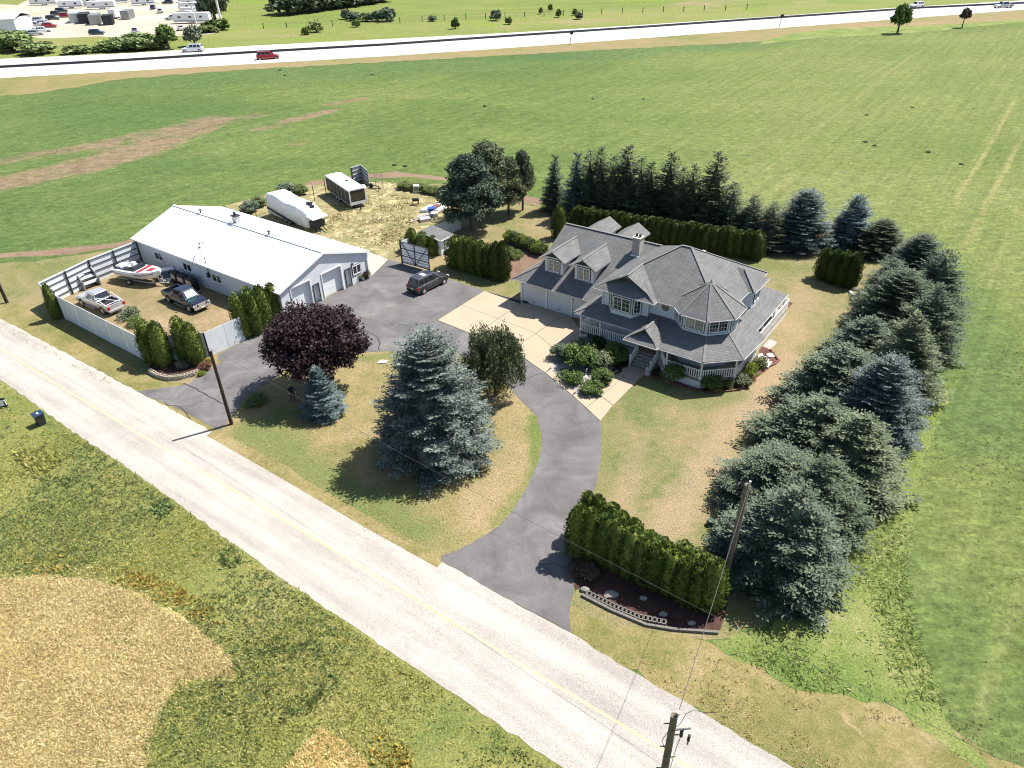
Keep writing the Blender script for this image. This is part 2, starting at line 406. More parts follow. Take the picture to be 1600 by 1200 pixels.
def field_mat():
    m, nt, b = new_mat('crop_field')
    p = pos(nt)
    at = nd(nt, 'ShaderNodeAttribute')
    at.attribute_name = 'cover'
    sp = nd(nt, 'ShaderNodeSeparateColor')
    L(nt, at.outputs['Color'], sp.inputs[0])
    mp = nd(nt, 'ShaderNodeMapping')
    mp.inputs['Rotation'].default_value = (0, 0, -.2)
    mp.inputs['Scale'].default_value = (.45, 1, 1)
    L(nt, p, mp.inputs['Vector'])
    q = mp.outputs[0]
    f1 = noise(nt, q, .035, 6, .62, .6)
    f2 = noise(nt, q, .5, 6, .7, .3)
    f = mth(nt, 'ADD', mth(nt, 'MULTIPLY', f1, .6), mth(nt, 'MULTIPLY', f2, .4))
    c = ramp(nt, f, [(.34, (.062, .100, .028)), (.46, (.084, .121, .034)), (.56, (.112, .143, .042)), (.68, (.15, .168, .058))])
    yel = ramp(nt, f, [(.34, (.096, .130, .036)), (.5, (.120, .149, .045)), (.66, (.158, .172, .064))])
    c = mix(nt, sp.outputs[1], c, yel)
    teal = mix(nt, .6, c, (.052, .10, .036))
    c = mix(nt, sp.outputs[2], c, teal)
    fd = noise(nt, q, .2, 9, .85, .6)
    dm = mth(nt, 'MULTIPLY', ramp(nt, mth(nt, 'ADD', fd, mth(nt, 'MULTIPLY', sp.outputs[0], .55)), [(.82, 0.0), (1.05, .8)]), 1.0)
    dirt = ramp(nt, f2, [(.3, (.14, .10, .06)), (.7, (.24, .165, .12))])
    c = mix(nt, dm, c, dirt)
    # wheel lines pressed into the crop
    s = nd(nt, 'ShaderNodeSeparateXYZ')
    L(nt, p, s.inputs[0])
    wob = mth(nt, 'MULTIPLY', mth(nt, 'SUBTRACT', noise(nt, p, .03, 2), .5), 6)
    for (x1, y1, x2, y2, w, k) in TRAM:
        dx, dy = x2 - x1, y2 - y1
        ln = math.hypot(dx, dy)
        nx, ny = -dy / ln, dx / ln
        d = mth(nt, 'ADD', mth(nt, 'ADD', mth(nt, 'MULTIPLY', s.outputs[0], nx), mth(nt, 'MULTIPLY', s.outputs[1], ny)), -(nx * x1 + ny * y1))
        d = mth(nt, 'ABSOLUTE', mth(nt, 'ADD', d, mth(nt, 'MULTIPLY', wob, .12)))
        tt = mth(nt, 'ADD', mth(nt, 'ADD', mth(nt, 'MULTIPLY', s.outputs[0], dx / ln / ln), mth(nt, 'MULTIPLY', s.outputs[1], dy / ln / ln)), -(dx * x1 + dy * y1) / ln / ln)
        inr = ramp(nt, tt, [(0, 0.0), (.08, 1.0), (.9, 1.0), (1, 0.0)])
        mk = mth(nt, 'MULTIPLY', ramp(nt, mth(nt, 'DIVIDE', d, w), [(.3, 1.0), (1, 0.0)]), inr)
        mk = mth(nt, 'MULTIPLY', mk, ramp(nt, noise(nt, p, .5, 4), [(.35, .1 * k), (.6, .6 * k)]))
        c = mix(nt, mk, c, (.26, .225, .10))
    rw = nd(nt, 'ShaderNodeMapping')
    rw.vector_type = 'TEXTURE'
    rw.inputs['Rotation'].default_value = (0, 0, ROWDIR)
    rw.inputs['Scale'].default_value = (30, 1.1, 1)
    L(nt, p, rw.inputs['Vector'])
    c = mix(nt, 1.0, c, ramp(nt, noise(nt, rw.outputs[0], 1, 5, .7), [(.32, (.84, .86, .86)), (.68, (1.17, 1.14, 1.14))]), 'MULTIPLY')
    c = mix(nt, 1.0, c, ramp(nt, noise(nt, q, 1.3, 3, .9), [(.32, .72), (.68, 1.28)]), 'MULTIPLY')
    f3 = noise(nt, p, 2.4, 6, .9)
    c = mix(nt, 1.0, c, ramp(nt, f3, [(.3, .5), (.7, 1.5)]), 'MULTIPLY')
    c = mix(nt, 1.0, c, ramp(nt, noise(nt, p, .75, 5, .85), [(.3, .76), (.7, 1.24)]), 'MULTIPLY')
    L(nt, c, b.inputs['Base Color'])
    b.inputs['Roughness'].default_value = .95
    b.inputs['Specular IOR Level'].default_value = .1
    bump(nt, b, f3, .7, .15)
    return m

# wheel lines: start, end, half width, strength
def _t(a, b, w, k):
    return (a[0], a[1], b[0], b[1], w, k)
TRAM = [_t((103.04, 150.57), (56.56, 87.69), .5, 1), _t((88.39, 124.45), (50.38, 73.84), .55, 1), _t((107.6, 202.65), (68.7, 148.45), .5, .7), _t((68.7, 148.45), (35.93, 102.29), .45, .45),
        _t((69.94, 94.19), (49.02, 65.8), .5, .35), _t((34.65, 33.61), (20.13, 17.35), .5, .3)]

ROWDIR = math.atan2(TRAM[0][3] - TRAM[0][1], TRAM[0][2] - TRAM[0][0])
# ------------------------------------------------------------------ mesh helpers
class MB:
    def __init__(s):
        s.v, s.f, s.m = [], [], []
    def face(s, pts, mi=0):
        n = len(s.v)
        s.v += [tuple(p) for p in pts]
        s.f.append(tuple(range(n, n + len(pts))))
        s.m.append(mi)
    def box(s, c, d, rz=0, mi=0, rx=0, ry=0):
        R = Matrix.Rotation(rz, 3, 'Z') @ Matrix.Rotation(ry, 3, 'Y') @ Matrix.Rotation(rx, 3, 'X')
        n = len(s.v)
        c = Vector(c)
        for z in (-1, 1):
            for (x, y) in ((-1, -1), (1, -1), (1, 1), (-1, 1)):
                s.v.append(tuple(c + R @ Vector((x * d[0] / 2, y * d[1] / 2, z * d[2] / 2))))
        for q in ((3, 2, 1, 0), (4, 5, 6, 7), (0, 1, 5, 4), (1, 2, 6, 5), (2, 3, 7, 6), (3, 0, 4, 7)):
            s.f.append(tuple(n + i for i in q))
            s.m.append(mi)
        return s
    def bar(s, a, b, w, h=None, mi=0):
        """box beam from a to b"""
        a, b = Vector(a), Vector(b)
        h = h or w
        d = b - a
        ln = d.length
        if ln < 1e-6:
            return s
        d /= ln
        up = Vector((0, 0, 1)) if abs(d.z) < .95 else Vector((0, 1, 0))
        sd = d.cross(up).normalized()
        up = sd.cross(d)
        n = len(s.v)
        for p in (a, b):
            for (i, j) in ((-1, -1), (1, -1), (1, 1), (-1, 1)):
                s.v.append(tuple(p + sd * (i * w / 2) + up * (j * h / 2)))
        for q in ((0, 1, 2, 3), (7, 6, 5, 4), (0, 4, 5, 1), (1, 5, 6, 2), (2, 6, 7, 3), (3, 7, 4, 0)):
            s.f.append(tuple(n + i for i in q))
            s.m.append(mi)
        return s
    def tube(s, a, b, r1, r2=None, k=8, mi=0, caps=True):
        a, b = Vector(a), Vector(b)
        r2 = r1 if r2 is None else r2
        d = (b - a).normalized()
        up = Vector((0, 0, 1)) if abs(d.z) < .9 else Vector((1, 0, 0))
        e1 = d.cross(up).normalized()
        e2 = d.cross(e1)
        n = len(s.v)
        for p, r in ((a, r1), (b, r2)):
            for i in range(k):
                t = 2 * PI * i / k
                s.v.append(tuple(p + (e1 * math.cos(t) + e2 * math.sin(t)) * r))
        for i in range(k):
            j = (i + 1) % k
            s.f.append((n + i, n + k + i, n + k + j, n + j))
            s.m.append(mi)
        if caps:
            s.f.append(tuple(n + i for i in range(k)))
            s.f.append(tuple(n + k + i for i in reversed(range(k))))
            s.m += [mi, mi]
        return s
    def path(s, pts, r, k=6, mi=0):
        for a, b in zip(pts, pts[1:]):
            s.tube(a, b, r, r, k, mi)
        return s
    def prism(s, poly, z0, z1, mi=0, top=True, bot=True):
        """poly counter-clockwise (x, y); z1 may be a list with one height per corner"""
        k = len(poly)
        zt = z1 if isinstance(z1, (list, tuple)) else [z1] * k
        for i in range(k):
            j = (i + 1) % k
            s.face([(*poly[i], z0), (*poly[j], z0), (*poly[j], zt[j]), (*poly[i], zt[i])], mi)
        if top:
            s.face([(*poly[i], zt[i]) for i in range(k)], mi)
        if bot:
            s.face([(*poly[i], z0) for i in reversed(range(k))], mi)
        return s
    def slab(s, pts, t, mi=0):
        """plate whose upper face is pts (counter-clockwise from above) and which is t thick"""
        k = len(pts)
        s.face(pts, mi)
        lo = [(p[0], p[1], p[2] - t) for p in pts]
        s.face(list(reversed(lo)), mi)
        for i in range(k):
            j = (i + 1) % k
            s.face([lo[i], lo[j], pts[j], pts[i]], mi)
        return s
    def loft(s, rings, mi=0, closed=True, caps=True):
        n = len(s.v)
        k = len(rings[0])
        for r in rings:
            s.v += [tuple(p) for p in r]
        for a in range(len(rings) - 1):
            for i in range(k if closed else k - 1):
                j = (i + 1) % k
                s.f.append((n + a * k + i, n + a * k + j, n + (a + 1) * k + j, n + (a + 1) * k + i))
                s.m.append(mi)
        if caps:
            s.f.append(tuple(n + i for i in reversed(range(k))))
            s.f.append(tuple(n + (len(rings) - 1) * k + i for i in range(k)))
            s.m += [mi, mi]
        return s
    def mesh(s, name, mats, uvs=True, smooth=False):
        me = bpy.data.meshes.new(name)
        me.from_pydata(s.v, [], s.f)
        if not isinstance(mats, (list, tuple)):
            mats = [mats]
        for m in mats:
            me.materials.append(M[m] if isinstance(m, str) else m)
        if len(mats) > 1:
            me.polygons.foreach_set('material_index', s.m)
        me.update()
        if uvs:
            ul = me.uv_layers.new(name='UVMap')
            for p in me.polygons:
                nr = p.normal
                if abs(nr.z) > .999:
                    t, w = Vector((1, 0, 0)), Vector((0, 1, 0))
                else:
                    t = Vector((0, 0, 1)).cross(nr).normalized()
                    w = nr.cross(t)
                for li in p.loop_indices:
                    c = me.vertices[me.loops[li].vertex_index].co
                    ul.data[li].uv = (c.dot(t), c.dot(w))
        if smooth:
            me.polygons.foreach_set('use_smooth', [True] * len(me.polygons))
        return me
    def build(s, name, mats, parent=None, uvs=True, smooth=False, bevel=0):
        o = bpy.data.objects.new(name, s.mesh(name, mats, uvs, smooth))
        COL.objects.link(o)
        if parent is not None:
            o.parent = parent
        if bevel:
            b = o.modifiers.new('bevel', 'BEVEL')
            b.width = bevel
            b.segments = 2
            b.limit_method = 'ANGLE'
            b.angle_limit = math.radians(25)
        return o

def tag(o, label=None, cat=None, group=None, kind=None):
    if label: o['label'] = label
    if cat: o['category'] = cat
    if group: o['group'] = group
    if kind: o['kind'] = kind
    return o

def thing(name, loc, rz, label, cat, group=None):
    o = bpy.data.objects.new(name, None)
    o.empty_display_size = .3
    COL.objects.link(o)
    o.location = (loc[0], loc[1], loc[2] if len(loc) > 2 else 0)
    o.rotation_euler = (0, 0, rz)
    return tag(o, label, cat, group)

def put(name, me, parent=None, loc=(0, 0, 0), rz=0, sc=(1, 1, 1), mat=None):
    o = bpy.data.objects.new(name, me)
    COL.objects.link(o)
    o.parent = parent
    o.location = loc
    o.rotation_euler = (0, 0, rz)
    o.scale = sc
    if mat:
        o.material_slots[0].link = 'OBJECT'
        o.material_slots[0].material = M[mat]
    return o

def copy_tree(src, loc, rz, label=None, group=None):
    r = src.copy()
    COL.objects.link(r)
    r.location = (loc[0], loc[1], loc[2] if len(loc) > 2 else 0)
    r.rotation_euler = (0, 0, rz)
    if label: r['label'] = label
    if group: r['group'] = group
    for ch in src.children:
        c = ch.copy()
        COL.objects.link(c)
        c.parent = r
        for g in ch.children:
            d = g.copy()
            COL.objects.link(d)
            d.parent = c
    return r

def smooth_poly(pts, step=1.0, jit=0.0, seed=1, curve=True):
    """closed Catmull-Rom outline resampled about every `step` metres"""
    rnd = random.Random(seed)
    out = []
    n = len(pts)
    for i in range(n):
        p0, p1, p2, p3 = [Vector((*pts[(i + k) % n][:2], 0)) for k in (-1, 0, 1, 2)]
        k = max(1, int((p2 - p1).length / step))
        for j in range(k):
            t = j / k
            if curve:
                q = .5 * ((2 * p1) + (p2 - p0) * t + (2 * p0 - 5 * p1 + 4 * p2 - p3) * t * t + (3 * p1 - p0 - 3 * p2 + p3) * t ** 3)
            else:
                q = p1.lerp(p2, t)
            out.append((q.x + rnd.uniform(-jit, jit), q.y + rnd.uniform(-jit, jit)))
    return out

def sheet(name, pts, z, mat, step=1.0, jit=0.0, seed=1, curve=False, kind='structure', parent=None, thick=0):
    pl = smooth_poly(pts, step, jit, seed, curve)
    a = sum(pl[i][0] * pl[(i + 1) % len(pl)][1] - pl[(i + 1) % len(pl)][0] * pl[i][1] for i in range(len(pl)))
    if a < 0:
        pl.reverse()
    v3 = [Vector((p[0], p[1], 0)) for p in pl]
    tris = geometry.tessellate_polygon([v3])
    mb = MB()
    mb.v = [(p[0], p[1], z) for p in pl]
    mb.f = []
    for t in tris:
        A, B, C_ = (v3[i] for i in t)
        mb.f.append(tuple(t) if (B - A).cross(C_ - A).z > 0 else tuple(reversed(t)))
    mb.m = [0] * len(mb.f)
    if thick:
        n = len(pl)
        mb.v += [(p[0], p[1], z - thick) for p in pl]
        for i in range(n):
            j = (i + 1) % n
            mb.f.append((n + i, n + j, j, i))
            mb.m.append(0)
    o = mb.build(name, mat, parent, uvs=False)
    if kind:
        o['kind'] = kind
    return o

# ------------------------------------------------------------------ ground and fields
def seg_d(X, Y, a, b):
    ax, ay, bx, by = a[0], a[1], b[0], b[1]
    dx, dy = bx - ax, by - ay
    t = np.clip(((X - ax) * dx + (Y - ay) * dy) / (dx * dx + dy * dy), 0, 1)
    return np.hypot(X - ax - t * dx, Y - ay - t * dy)

def sstep(x, a, b):
    t = np.clip((x - a) / (b - a), 0, 1)
    return t * t * (3 - 2 * t)

gx = np.concatenate([[-2500, -1200, -600, -400], np.arange(-300, -160, 20), np.arange(-160, 240, 2.5), np.arange(240, 420, 20), [500, 800, 1400, 2500]])
gy = np.concatenate([[-1500, -600, -200, -80, -30], np.arange(-10, 300, 2.5), np.arange(300, 560, 20), [700, 1200, 2500]])
X, Y = np.meshgrid(gx, gy)
nx_, ny_ = len(gx), len(gy)
dirt = np.zeros_like(X)
DIRT = [((-80.82, 105.06), (-69.23, 116.14), 4.5, 1), ((-69.23, 116.14), (-62.8, 126.72), 5, 1), ((-62.8, 126.72), (-57.36, 145.09), 5, .95), ((-57.36, 145.09), (-49.9, 149.57), 3, .75), ((-87.46, 118.98), (-72.27, 129.15), 3, .8), ((-72.27, 129.15), (-63.47, 138.4), 4, .8),
        ((-46.27, 136.82), (-42.28, 144.65), 2.2, .7), ((-41.65, 145.1), (-35, 151.89), 2.0, 1), ((-36.83, 157.81), (-30.31, 163.23), 1.6, .95), ((-29.81, 151.92), (-24.86, 153.66), 1.2, .6), ((-37.91, 126.99), (-34.92, 127.55), 1.4, .8),
        ((-29.05, 121.53), (-20.83, 116.45), 2.4, .55), ((-24, 123.41), (-20.26, 123.87), 1.2, .5), ((-58.83, 121), (-45.15, 125.21), 2.5, .5), ((55.48, 202.03), (93.36, 208.83), 2, .2), ((34.93, 45), (34.5, 36.08), 6, .25), ((28.34, 28.45), (25.56, 20.39), 5, .32)]
for (a, b_, w, k) in DIRT:
    dirt = np.maximum(dirt, k * (1 - sstep(seg_d(X, Y, a, b_), w * .5, w * 1.9)))
yel = sstep(X - (Y - 90) * .12, -12, 45) * (1 - .6 * sstep(Y, 205, 245)) * (1 - .75 * sstep(X - Y * .35, 60, 110))
yel = np.maximum(yel, .35 * (1 - sstep(Y, 40, 75)) * sstep(X, 10, 20))
hw = np.interp(X, [-129, -67, 2, 84, 185], [197, 209, 226, 251, 283])
teal = .8 * sstep(Y, hw - 42, hw - 22) * (1 - sstep(X, 60, 110)) + .5 * (1 - sstep(X, -60, -20)) * (1 - sstep(Y, 150, 180))
teal = np.maximum(teal, .8 * (1 - sstep(seg_d(X, Y, (43.13, 69.21), (34.93, 45)), 3, 9)))
teal = np.maximum(teal, .35 * (1 - sstep(seg_d(X, Y, (23.14, 28.61), (22.74, 18.81)), 1.5, 4)))
me = bpy.data.meshes.new('ground')
vv = np.stack([X.ravel(), Y.ravel(), np.zeros(X.size)], 1)
idx = np.arange(X.size).reshape(ny_, nx_)
ff = np.stack([idx[:-1, :-1], idx[:-1, 1:], idx[1:, 1:], idx[1:, :-1]], -1).reshape(-1, 4)
me.from_pydata(vv.tolist(), [], ff.tolist())
ca = me.color_attributes.new('cover', 'FLOAT_COLOR', 'POINT')
ca.data.foreach_set('color', np.stack([dirt.ravel(), yel.ravel(), np.clip(teal, 0, 1).ravel(), np.ones(X.size)], 1).ravel().astype(np.float32))
me.materials.append(field_mat())
g_ = bpy.data.objects.new('ground', me)
COL.objects.link(g_)
g_['kind'] = 'structure'

# far side of the highway: meadow
sheet('meadow', [(-900, 120), (-171.81, 211.09), (-137.78, 212.38), (-72.38, 228.32), (2.59, 247.95), (91.84, 275.82), (154.08, 293.98), (420, 370), (900, 520), (1400, 2200), (-1500, 2200)], .004, 'meadow', 60)
sheet('gravel_lot', [(-198.5, 258.94), (-166.89, 262.24), (-170.15, 283.44), (-157.99, 269.33), (-139.08, 270.72), (-125.31, 264.16), (-99.62, 270.3), (-100.51, 283.05), (-117.65, 333.94), (-143.69, 415.35), (-170.93, 487.17), (-264.79, 537.15), (-293.56, 520.86), (-239.84, 412.18), (-232.18, 387.16), (-251.81, 397), (-272.8, 364.62)], .008, 'gravel', 6, .8, 3)
sheet('brown_verge', [(-137.31, 164.03), (-115.65, 174.46), (-107.86, 176.34), (-94.31, 192.84), (-64.62, 201.15), (-38.81, 206.11), (2.14, 213.46), (38.36, 220.14), (76.7, 227.21), (117.91, 235.95), (167.16, 253.59), (195.45, 264.88), (231.66, 317.77), (86.48, 258.62), (2.37, 231.32), (-68.28, 213.95), (-130.94, 200.66), (-158.1, 192.38)], .005, 'brown_verge', 2, .9, 5)
sheet('bright_strip', [(71.12, 220.95), (86.33, 228.16), (96.95, 231.5), (116.77, 233.48), (141.01, 243.15), (166.3, 252.17), (170.7, 259.39), (146.12, 252.69), (124.57, 250.41), (103.38, 248.16), (86.47, 239.77)], .009, 'bright_grass', 4, .6, 6)
HN = [(-300, 176), (-156.85, 190.68), (-128.81, 197.01), (-98.63, 202.78), (-66.97, 209.36), (-33.39, 216.33), (2.3, 226.03), (41.23, 237.8), (84.24, 251.44), (132.03, 266.59), (185.42, 283.52), (330, 343)]
HF = [(420, 425), (202.26, 311.14), (146.34, 297.66), (93.42, 280.88), (46.02, 267.33), (2.7, 256.39), (-37.83, 248.96), (-76.26, 241.92), (-111.67, 232.78), (-146.73, 227.71), (-181.24, 223.96), (-330, 205)]
sheet('highway', HN + HF, .013, 'highway', 12)
def strip(name, pts, w, z, m, kind='structure'):
    mb = MB()
    for a, b in zip(pts, pts[1:]):
        A, B = Vector(a[:2]), Vector(b[:2])
        d = (B - A).normalized()
        n = Vector((-d.y, d.x)) * w / 2
        mb.face([(A - n).to_tuple() + (z,), (B - n).to_tuple() + (z,), (B + n).to_tuple() + (z,), (A + n).to_tuple() + (z,)])
    o = mb.build(name, m, None, uvs=False)
    o['kind'] = kind
    return o
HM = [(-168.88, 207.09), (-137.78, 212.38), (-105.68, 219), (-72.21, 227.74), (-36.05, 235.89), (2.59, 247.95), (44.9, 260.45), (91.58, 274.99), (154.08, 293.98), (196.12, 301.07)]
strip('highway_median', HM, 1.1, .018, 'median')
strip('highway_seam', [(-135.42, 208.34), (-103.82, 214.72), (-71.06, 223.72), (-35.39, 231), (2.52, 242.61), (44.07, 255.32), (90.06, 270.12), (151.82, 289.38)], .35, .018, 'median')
jb = thing('median_barrier', (0, 240), 0, 'long low barrier, coloured dark for its shaded side, running down the middle of the pale highway', 'barrier')
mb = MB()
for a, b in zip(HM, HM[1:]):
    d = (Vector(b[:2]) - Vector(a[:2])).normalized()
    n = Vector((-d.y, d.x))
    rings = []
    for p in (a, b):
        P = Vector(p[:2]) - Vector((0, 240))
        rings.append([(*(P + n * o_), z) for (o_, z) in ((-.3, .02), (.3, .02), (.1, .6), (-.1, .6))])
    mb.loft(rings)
mb.build('barrier_wall', 'steel_dark', jb, uvs=False)  # dark colour stands in for the shade on the barrier's near face

# property surfaces
sheet('dirt_track', [(-64.02, 78.33), (-60.37, 79.78), (-55.98, 80.09), (-51.66, 80.6), (-47.13, 82.47), (-45.41, 85.86), (-39.35, 91.74), (-35.03, 97.42), (-31.44, 100.94), (-27.52, 104.08), (-22.31, 106.68), (-14.69, 107.34), (-8.74, 104.76), (-2.98, 99.45), (4, 93.19), (4.99, 95.67), (-3.02, 101.7), (-9.84, 106.97), (-16.95, 110.05), (-22.67, 108.89), (-28.94, 106.27), (-33.46, 101.64), (-41.52, 90.71), (-47.77, 83.92), (-52.65, 82.6), (-56.95, 81.88), (-61.18, 81.16), (-65.11, 80.06)], .004, 'track', 1.5, .25, 4)
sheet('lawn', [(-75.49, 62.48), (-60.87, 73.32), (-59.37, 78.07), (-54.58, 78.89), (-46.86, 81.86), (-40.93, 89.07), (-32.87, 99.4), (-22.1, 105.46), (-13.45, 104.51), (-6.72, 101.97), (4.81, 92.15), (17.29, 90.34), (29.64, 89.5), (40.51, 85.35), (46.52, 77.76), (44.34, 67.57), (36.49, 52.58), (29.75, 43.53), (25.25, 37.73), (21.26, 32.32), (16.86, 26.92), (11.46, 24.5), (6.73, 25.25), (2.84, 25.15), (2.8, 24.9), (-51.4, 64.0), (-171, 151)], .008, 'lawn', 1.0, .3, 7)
sheet('verge', [(-50.69, 60.04), (-55.74, 68.37), (-48.69, 66.55), (-35.95, 55.86), (-31.37, 52.46), (-27.33, 51.29), (-18.75, 43.81), (-10.43, 35.13), (-4.61, 31.09), (-4.57, 30.57), (-18.86, 40.75), (-31.56, 50.3), (-41, 56.65)], .012, 'verge', 1.0, .3, 8)
sheet('verge', [(2.95, 25.15), (3.07, 27.1), (5.38, 25.71), (10.1, 24.62), (12.55, 23.47), (15.86, 21.51), (19.62, 20.54), (21.71, 18.06), (25.24, 16.23), (34, 8), (12.6, 17.3)], .012, 'verge', 1.0, .3, 9)
sheet('rank_grass', [(10.43, 24.53), (13.72, 25.05), (17.75, 27.35), (20.81, 31.24), (24.89, 36.42), (30.61, 44.32), (34.77, 48.62), (37.33, 49.48), (32.38, 43.42), (27.25, 36.34), (23.89, 30.61), (22.05, 26.32), (21.12, 22.29), (20.94, 18.86), (21.54, 16.74), (19.29, 19.22), (18.6, 20.39), (14.45, 21.19), (11.82, 23.3)], .016, 'bright_grass', .8, .3, 10)
sheet('front_island', [(-22.66, 44.53), (-22.21, 47.95), (-21.46, 49.87), (-20.69, 51), (-19.68, 53.51), (-17.13, 54.79), (-13.83, 55.64), (-11.55, 55.87), (-5.73, 55.83), (-1.63, 52.19), (0.5, 48.1), (1.95, 45.3), (2.16, 42.53), (1.81, 39.99), (0.94, 37.26), (-0.2, 34.84), (-0.92, 33.62), (-1.98, 32.69), (-3.56, 31.48), (-4.6, 30.99), (-10.43, 35.13), (-16.87, 40.32)], .020, 'island_lawn', .8, .12, 11, True)
strip('verge_band', [(-23.33, 44.31), (-16.63, 39.38), (-10.35, 34.64), (-4.56, 30.47)], .9, .0245, 'verge')
sheet('yard', [(-47.68, 66.64), (-47.71, 70.37), (-42.54, 77.46), (-27.89, 66.63), (-24.49, 58.8), (-27.25, 55.91), (-29.75, 55.58), (-32.6, 55.05)], .012, 'yard', 1, .1, 12)
sheet('straw_yard', [(-38.89, 96.14), (-34.25, 101.14), (-29.43, 104.22), (-22.1, 105.46), (-14.34, 103.98), (-8.51, 100.96), (-6.94, 91.97), (-7.74, 88.5), (-10.72, 84.95), (-11.97, 81.73), (-13.66, 77.97), (-13.97, 76.89), (-15.75, 78.47), (-17.9, 80.12)], .012, 'straw_yard', 1, .2, 13)
sheet('gravel_apron', [(-18.27, 80.53), (-15.82, 78.48), (-13.87, 76.7), (-12.31, 75.36), (-15.14, 71.95)], .016, 'concrete_grey', 1, .1, 13)
sheet('wild_grass', [(-165.5, 143), (-44.2, 54), (3, 19), (61, -25), (60, -200), (-400, -200), (-400, 200)], .006, 'wild', 2, .0, 14)
sheet('wheat_field', [(-35.42, 27.54), (-32.12, 30.05), (-29.15, 30.31), (-25.42, 29.84), (-21.68, 28.29), (-18.37, 26.39), (-16.24, 24.86), (-14.92, 23.63), (-15.07, 22.8), (-17.12, 22.93), (-17.86, 22.21), (-18.14, 20.48), (-17.54, 18.24), (-16.94, 15.44), (-25.17, 11.03)], .012, 'wheat_ground', .8, .25, 15)
sheet('wheat_field', [(-8.26, 19.26), (-9.79, 19.94), (-10.82, 18.39), (-11.04, 16.37), (-6.01, 15.19), (-6.65, 17.69)], .012, 'wheat_ground', .6, .25, 16)
# side road
RU = [(-171.4, 152.1), (-51.4, 64.3), (-31.56, 50.3), (-16.72, 39.74), (-4.58, 30.62), (2.84, 25.15), (12.6, 17.5), (60, -17.5)]
RL = [(56, -23), (1.9, 17.8), (-2.63, 21.18), (-8.86, 25.69), (-16.08, 31.03), (-27.34, 39.77), (-35.42, 45.69), (-44.6, 52.8), (-165, 143)]
sheet('side_road', RU + RL, .020, 'chipseal', .5, .08, 17)
strip('yellow_centre_line', [(-171.4 + 4, 148.5), (-39.25, 51.8), (-16.1, 35.14), (-4.95, 27.02), (2.86, 21.32), (6.69, 18.52), (56, -20.5)], .13, .0245, 'yellow_line')
# driveway
sheet('asphalt_driveway', [(-4.58, 30.62), (-4.61, 31.09), (-3.56, 31.48), (-1.98, 32.69), (-0.92, 33.62), (-0.2, 34.84), (0.94, 37.26), (1.81, 39.99), (2.16, 42.53), (1.95, 45.3), (0.5, 48.1), (-1.64, 52.39), (-5.75, 56.05), (-11.56, 55.98), (-13.85, 55.75), (-17.15, 54.9), (-19.7, 53.61), (-21.48, 49.97), (-22.21, 47.95), (-22.37, 46.28), (-22.76, 44.53), (-27.01, 47.52), (-31.62, 50.3),
      (-29.36, 50.88), (-27.74, 51.2), (-26.73, 53.19), (-26, 54.75), (-26.78, 55.89), (-24.94, 58.7), (-22.73, 62.5), (-19.29, 66.91), (-15.16, 72.12), (-13.87, 76.7), (-8.77, 72.93), (-6.67, 71), (-2.72, 67.97), (-7.15, 61.6), (-3.38, 58.52), (0.07, 55.67), (2.88, 51.68), (4.9, 48.2), (6.78, 44.52), (6.54, 41.29), (5.94, 38.43), (5.29, 36.21), (4.18, 34.04), (3.53, 31.26), (3.33, 28.01), (2.92, 26.57), (2.95, 25.15), (-0.3, 27.43)], .0285, 'asphalt', .6, .05, 18)
# poured concrete: every slab between the joints is a piece
conc = MB()
cd = bpy.data.objects.new('concrete_driveway', None)
COL.objects.link(cd)
cd['kind'] = 'structure'
def quad_slabs(c00, c10, c11, c01, nu, nv, gap=.03, z=.055):
    A, B, C_, D = (Vector(c[:2]) for c in (c00, c10, c11, c01))
    def at(s, t):
        return (A * (1 - s) + B * s) * (1 - t) + (D * (1 - s) + C_ * s) * t
    for i in range(nu):
        for j in range(nv):
            s0, s1, t0, t1 = i / nu, (i + 1) / nu, j / nv, (j + 1) / nv
            q = [at(s0, t0), at(s1, t0), at(s1, t1), at(s0, t1)]
            c = sum(q, Vector((0, 0))) / 4
            q = [p + (c - p).normalized() * gap for p in q]
            ar = sum(q[k].x * q[(k + 1) % 4].y - q[(k + 1) % 4].x * q[k].y for k in range(4))
            if ar < 0: q.reverse()
            mb = MB()
            mb.slab([(p.x, p.y, z) for p in q], .05)
            mb.build('slab', 'concrete', cd, uvs=False)
strip('slab_joint_bed', [(-6.72, 61.71), (8.03, 49.77)], .01, .030, 'tar')
sheet('slab_joint_bed', [(-7.12, 61.6), (-3.38, 58.52), (0.07, 55.67), (2.88, 51.68), (4.9, 48.2), (6.78, 44.56), (7.41, 46.47), (10.47, 49.96), (11.72, 51.6), (10.44, 52.59), (8.96, 51.93), (7.52, 54.88), (6.48, 58.54), (5.95, 61.6), (1.11, 65.41), (-2.68, 67.82)], .030, 'tar', 2)
quad_slabs((-7.12, 61.6), (-3.38, 58.52), (0.97, 64.71), (-2.68, 67.82), 1, 2)
quad_slabs((-3.38, 58.52), (0.07, 55.67), (4.63, 61.41), (0.97, 64.71), 1, 2)
quad_slabs((0.07, 55.67), (2.88, 51.68), (6.29, 57.11), (4.63, 61.41), 1, 2)
quad_slabs((0.97, 64.71), (4.63, 61.41), (5.95, 61.6), (1.24, 65.41), 2, 1)
quad_slabs((4.63, 61.41), (6.29, 57.11), (6.77, 57.8), (5.95, 61.6), 1, 1)
quad_slabs((2.88, 51.68), (4.9, 48.2), (5.27, 48.84), (3.47, 52.38), 1, 1)
quad_slabs((4.9, 48.2), (6.78, 44.56), (8.05, 46.62), (6.42, 49.26), 2, 1)
quad_slabs((6.42, 49.26), (8.05, 46.62), (10.47, 49.96), (8.51, 51.44), 2, 1)
quad_slabs((8.51, 51.44), (10.47, 49.96), (11.77, 51.6), (10.44, 52.59), 1, 1)
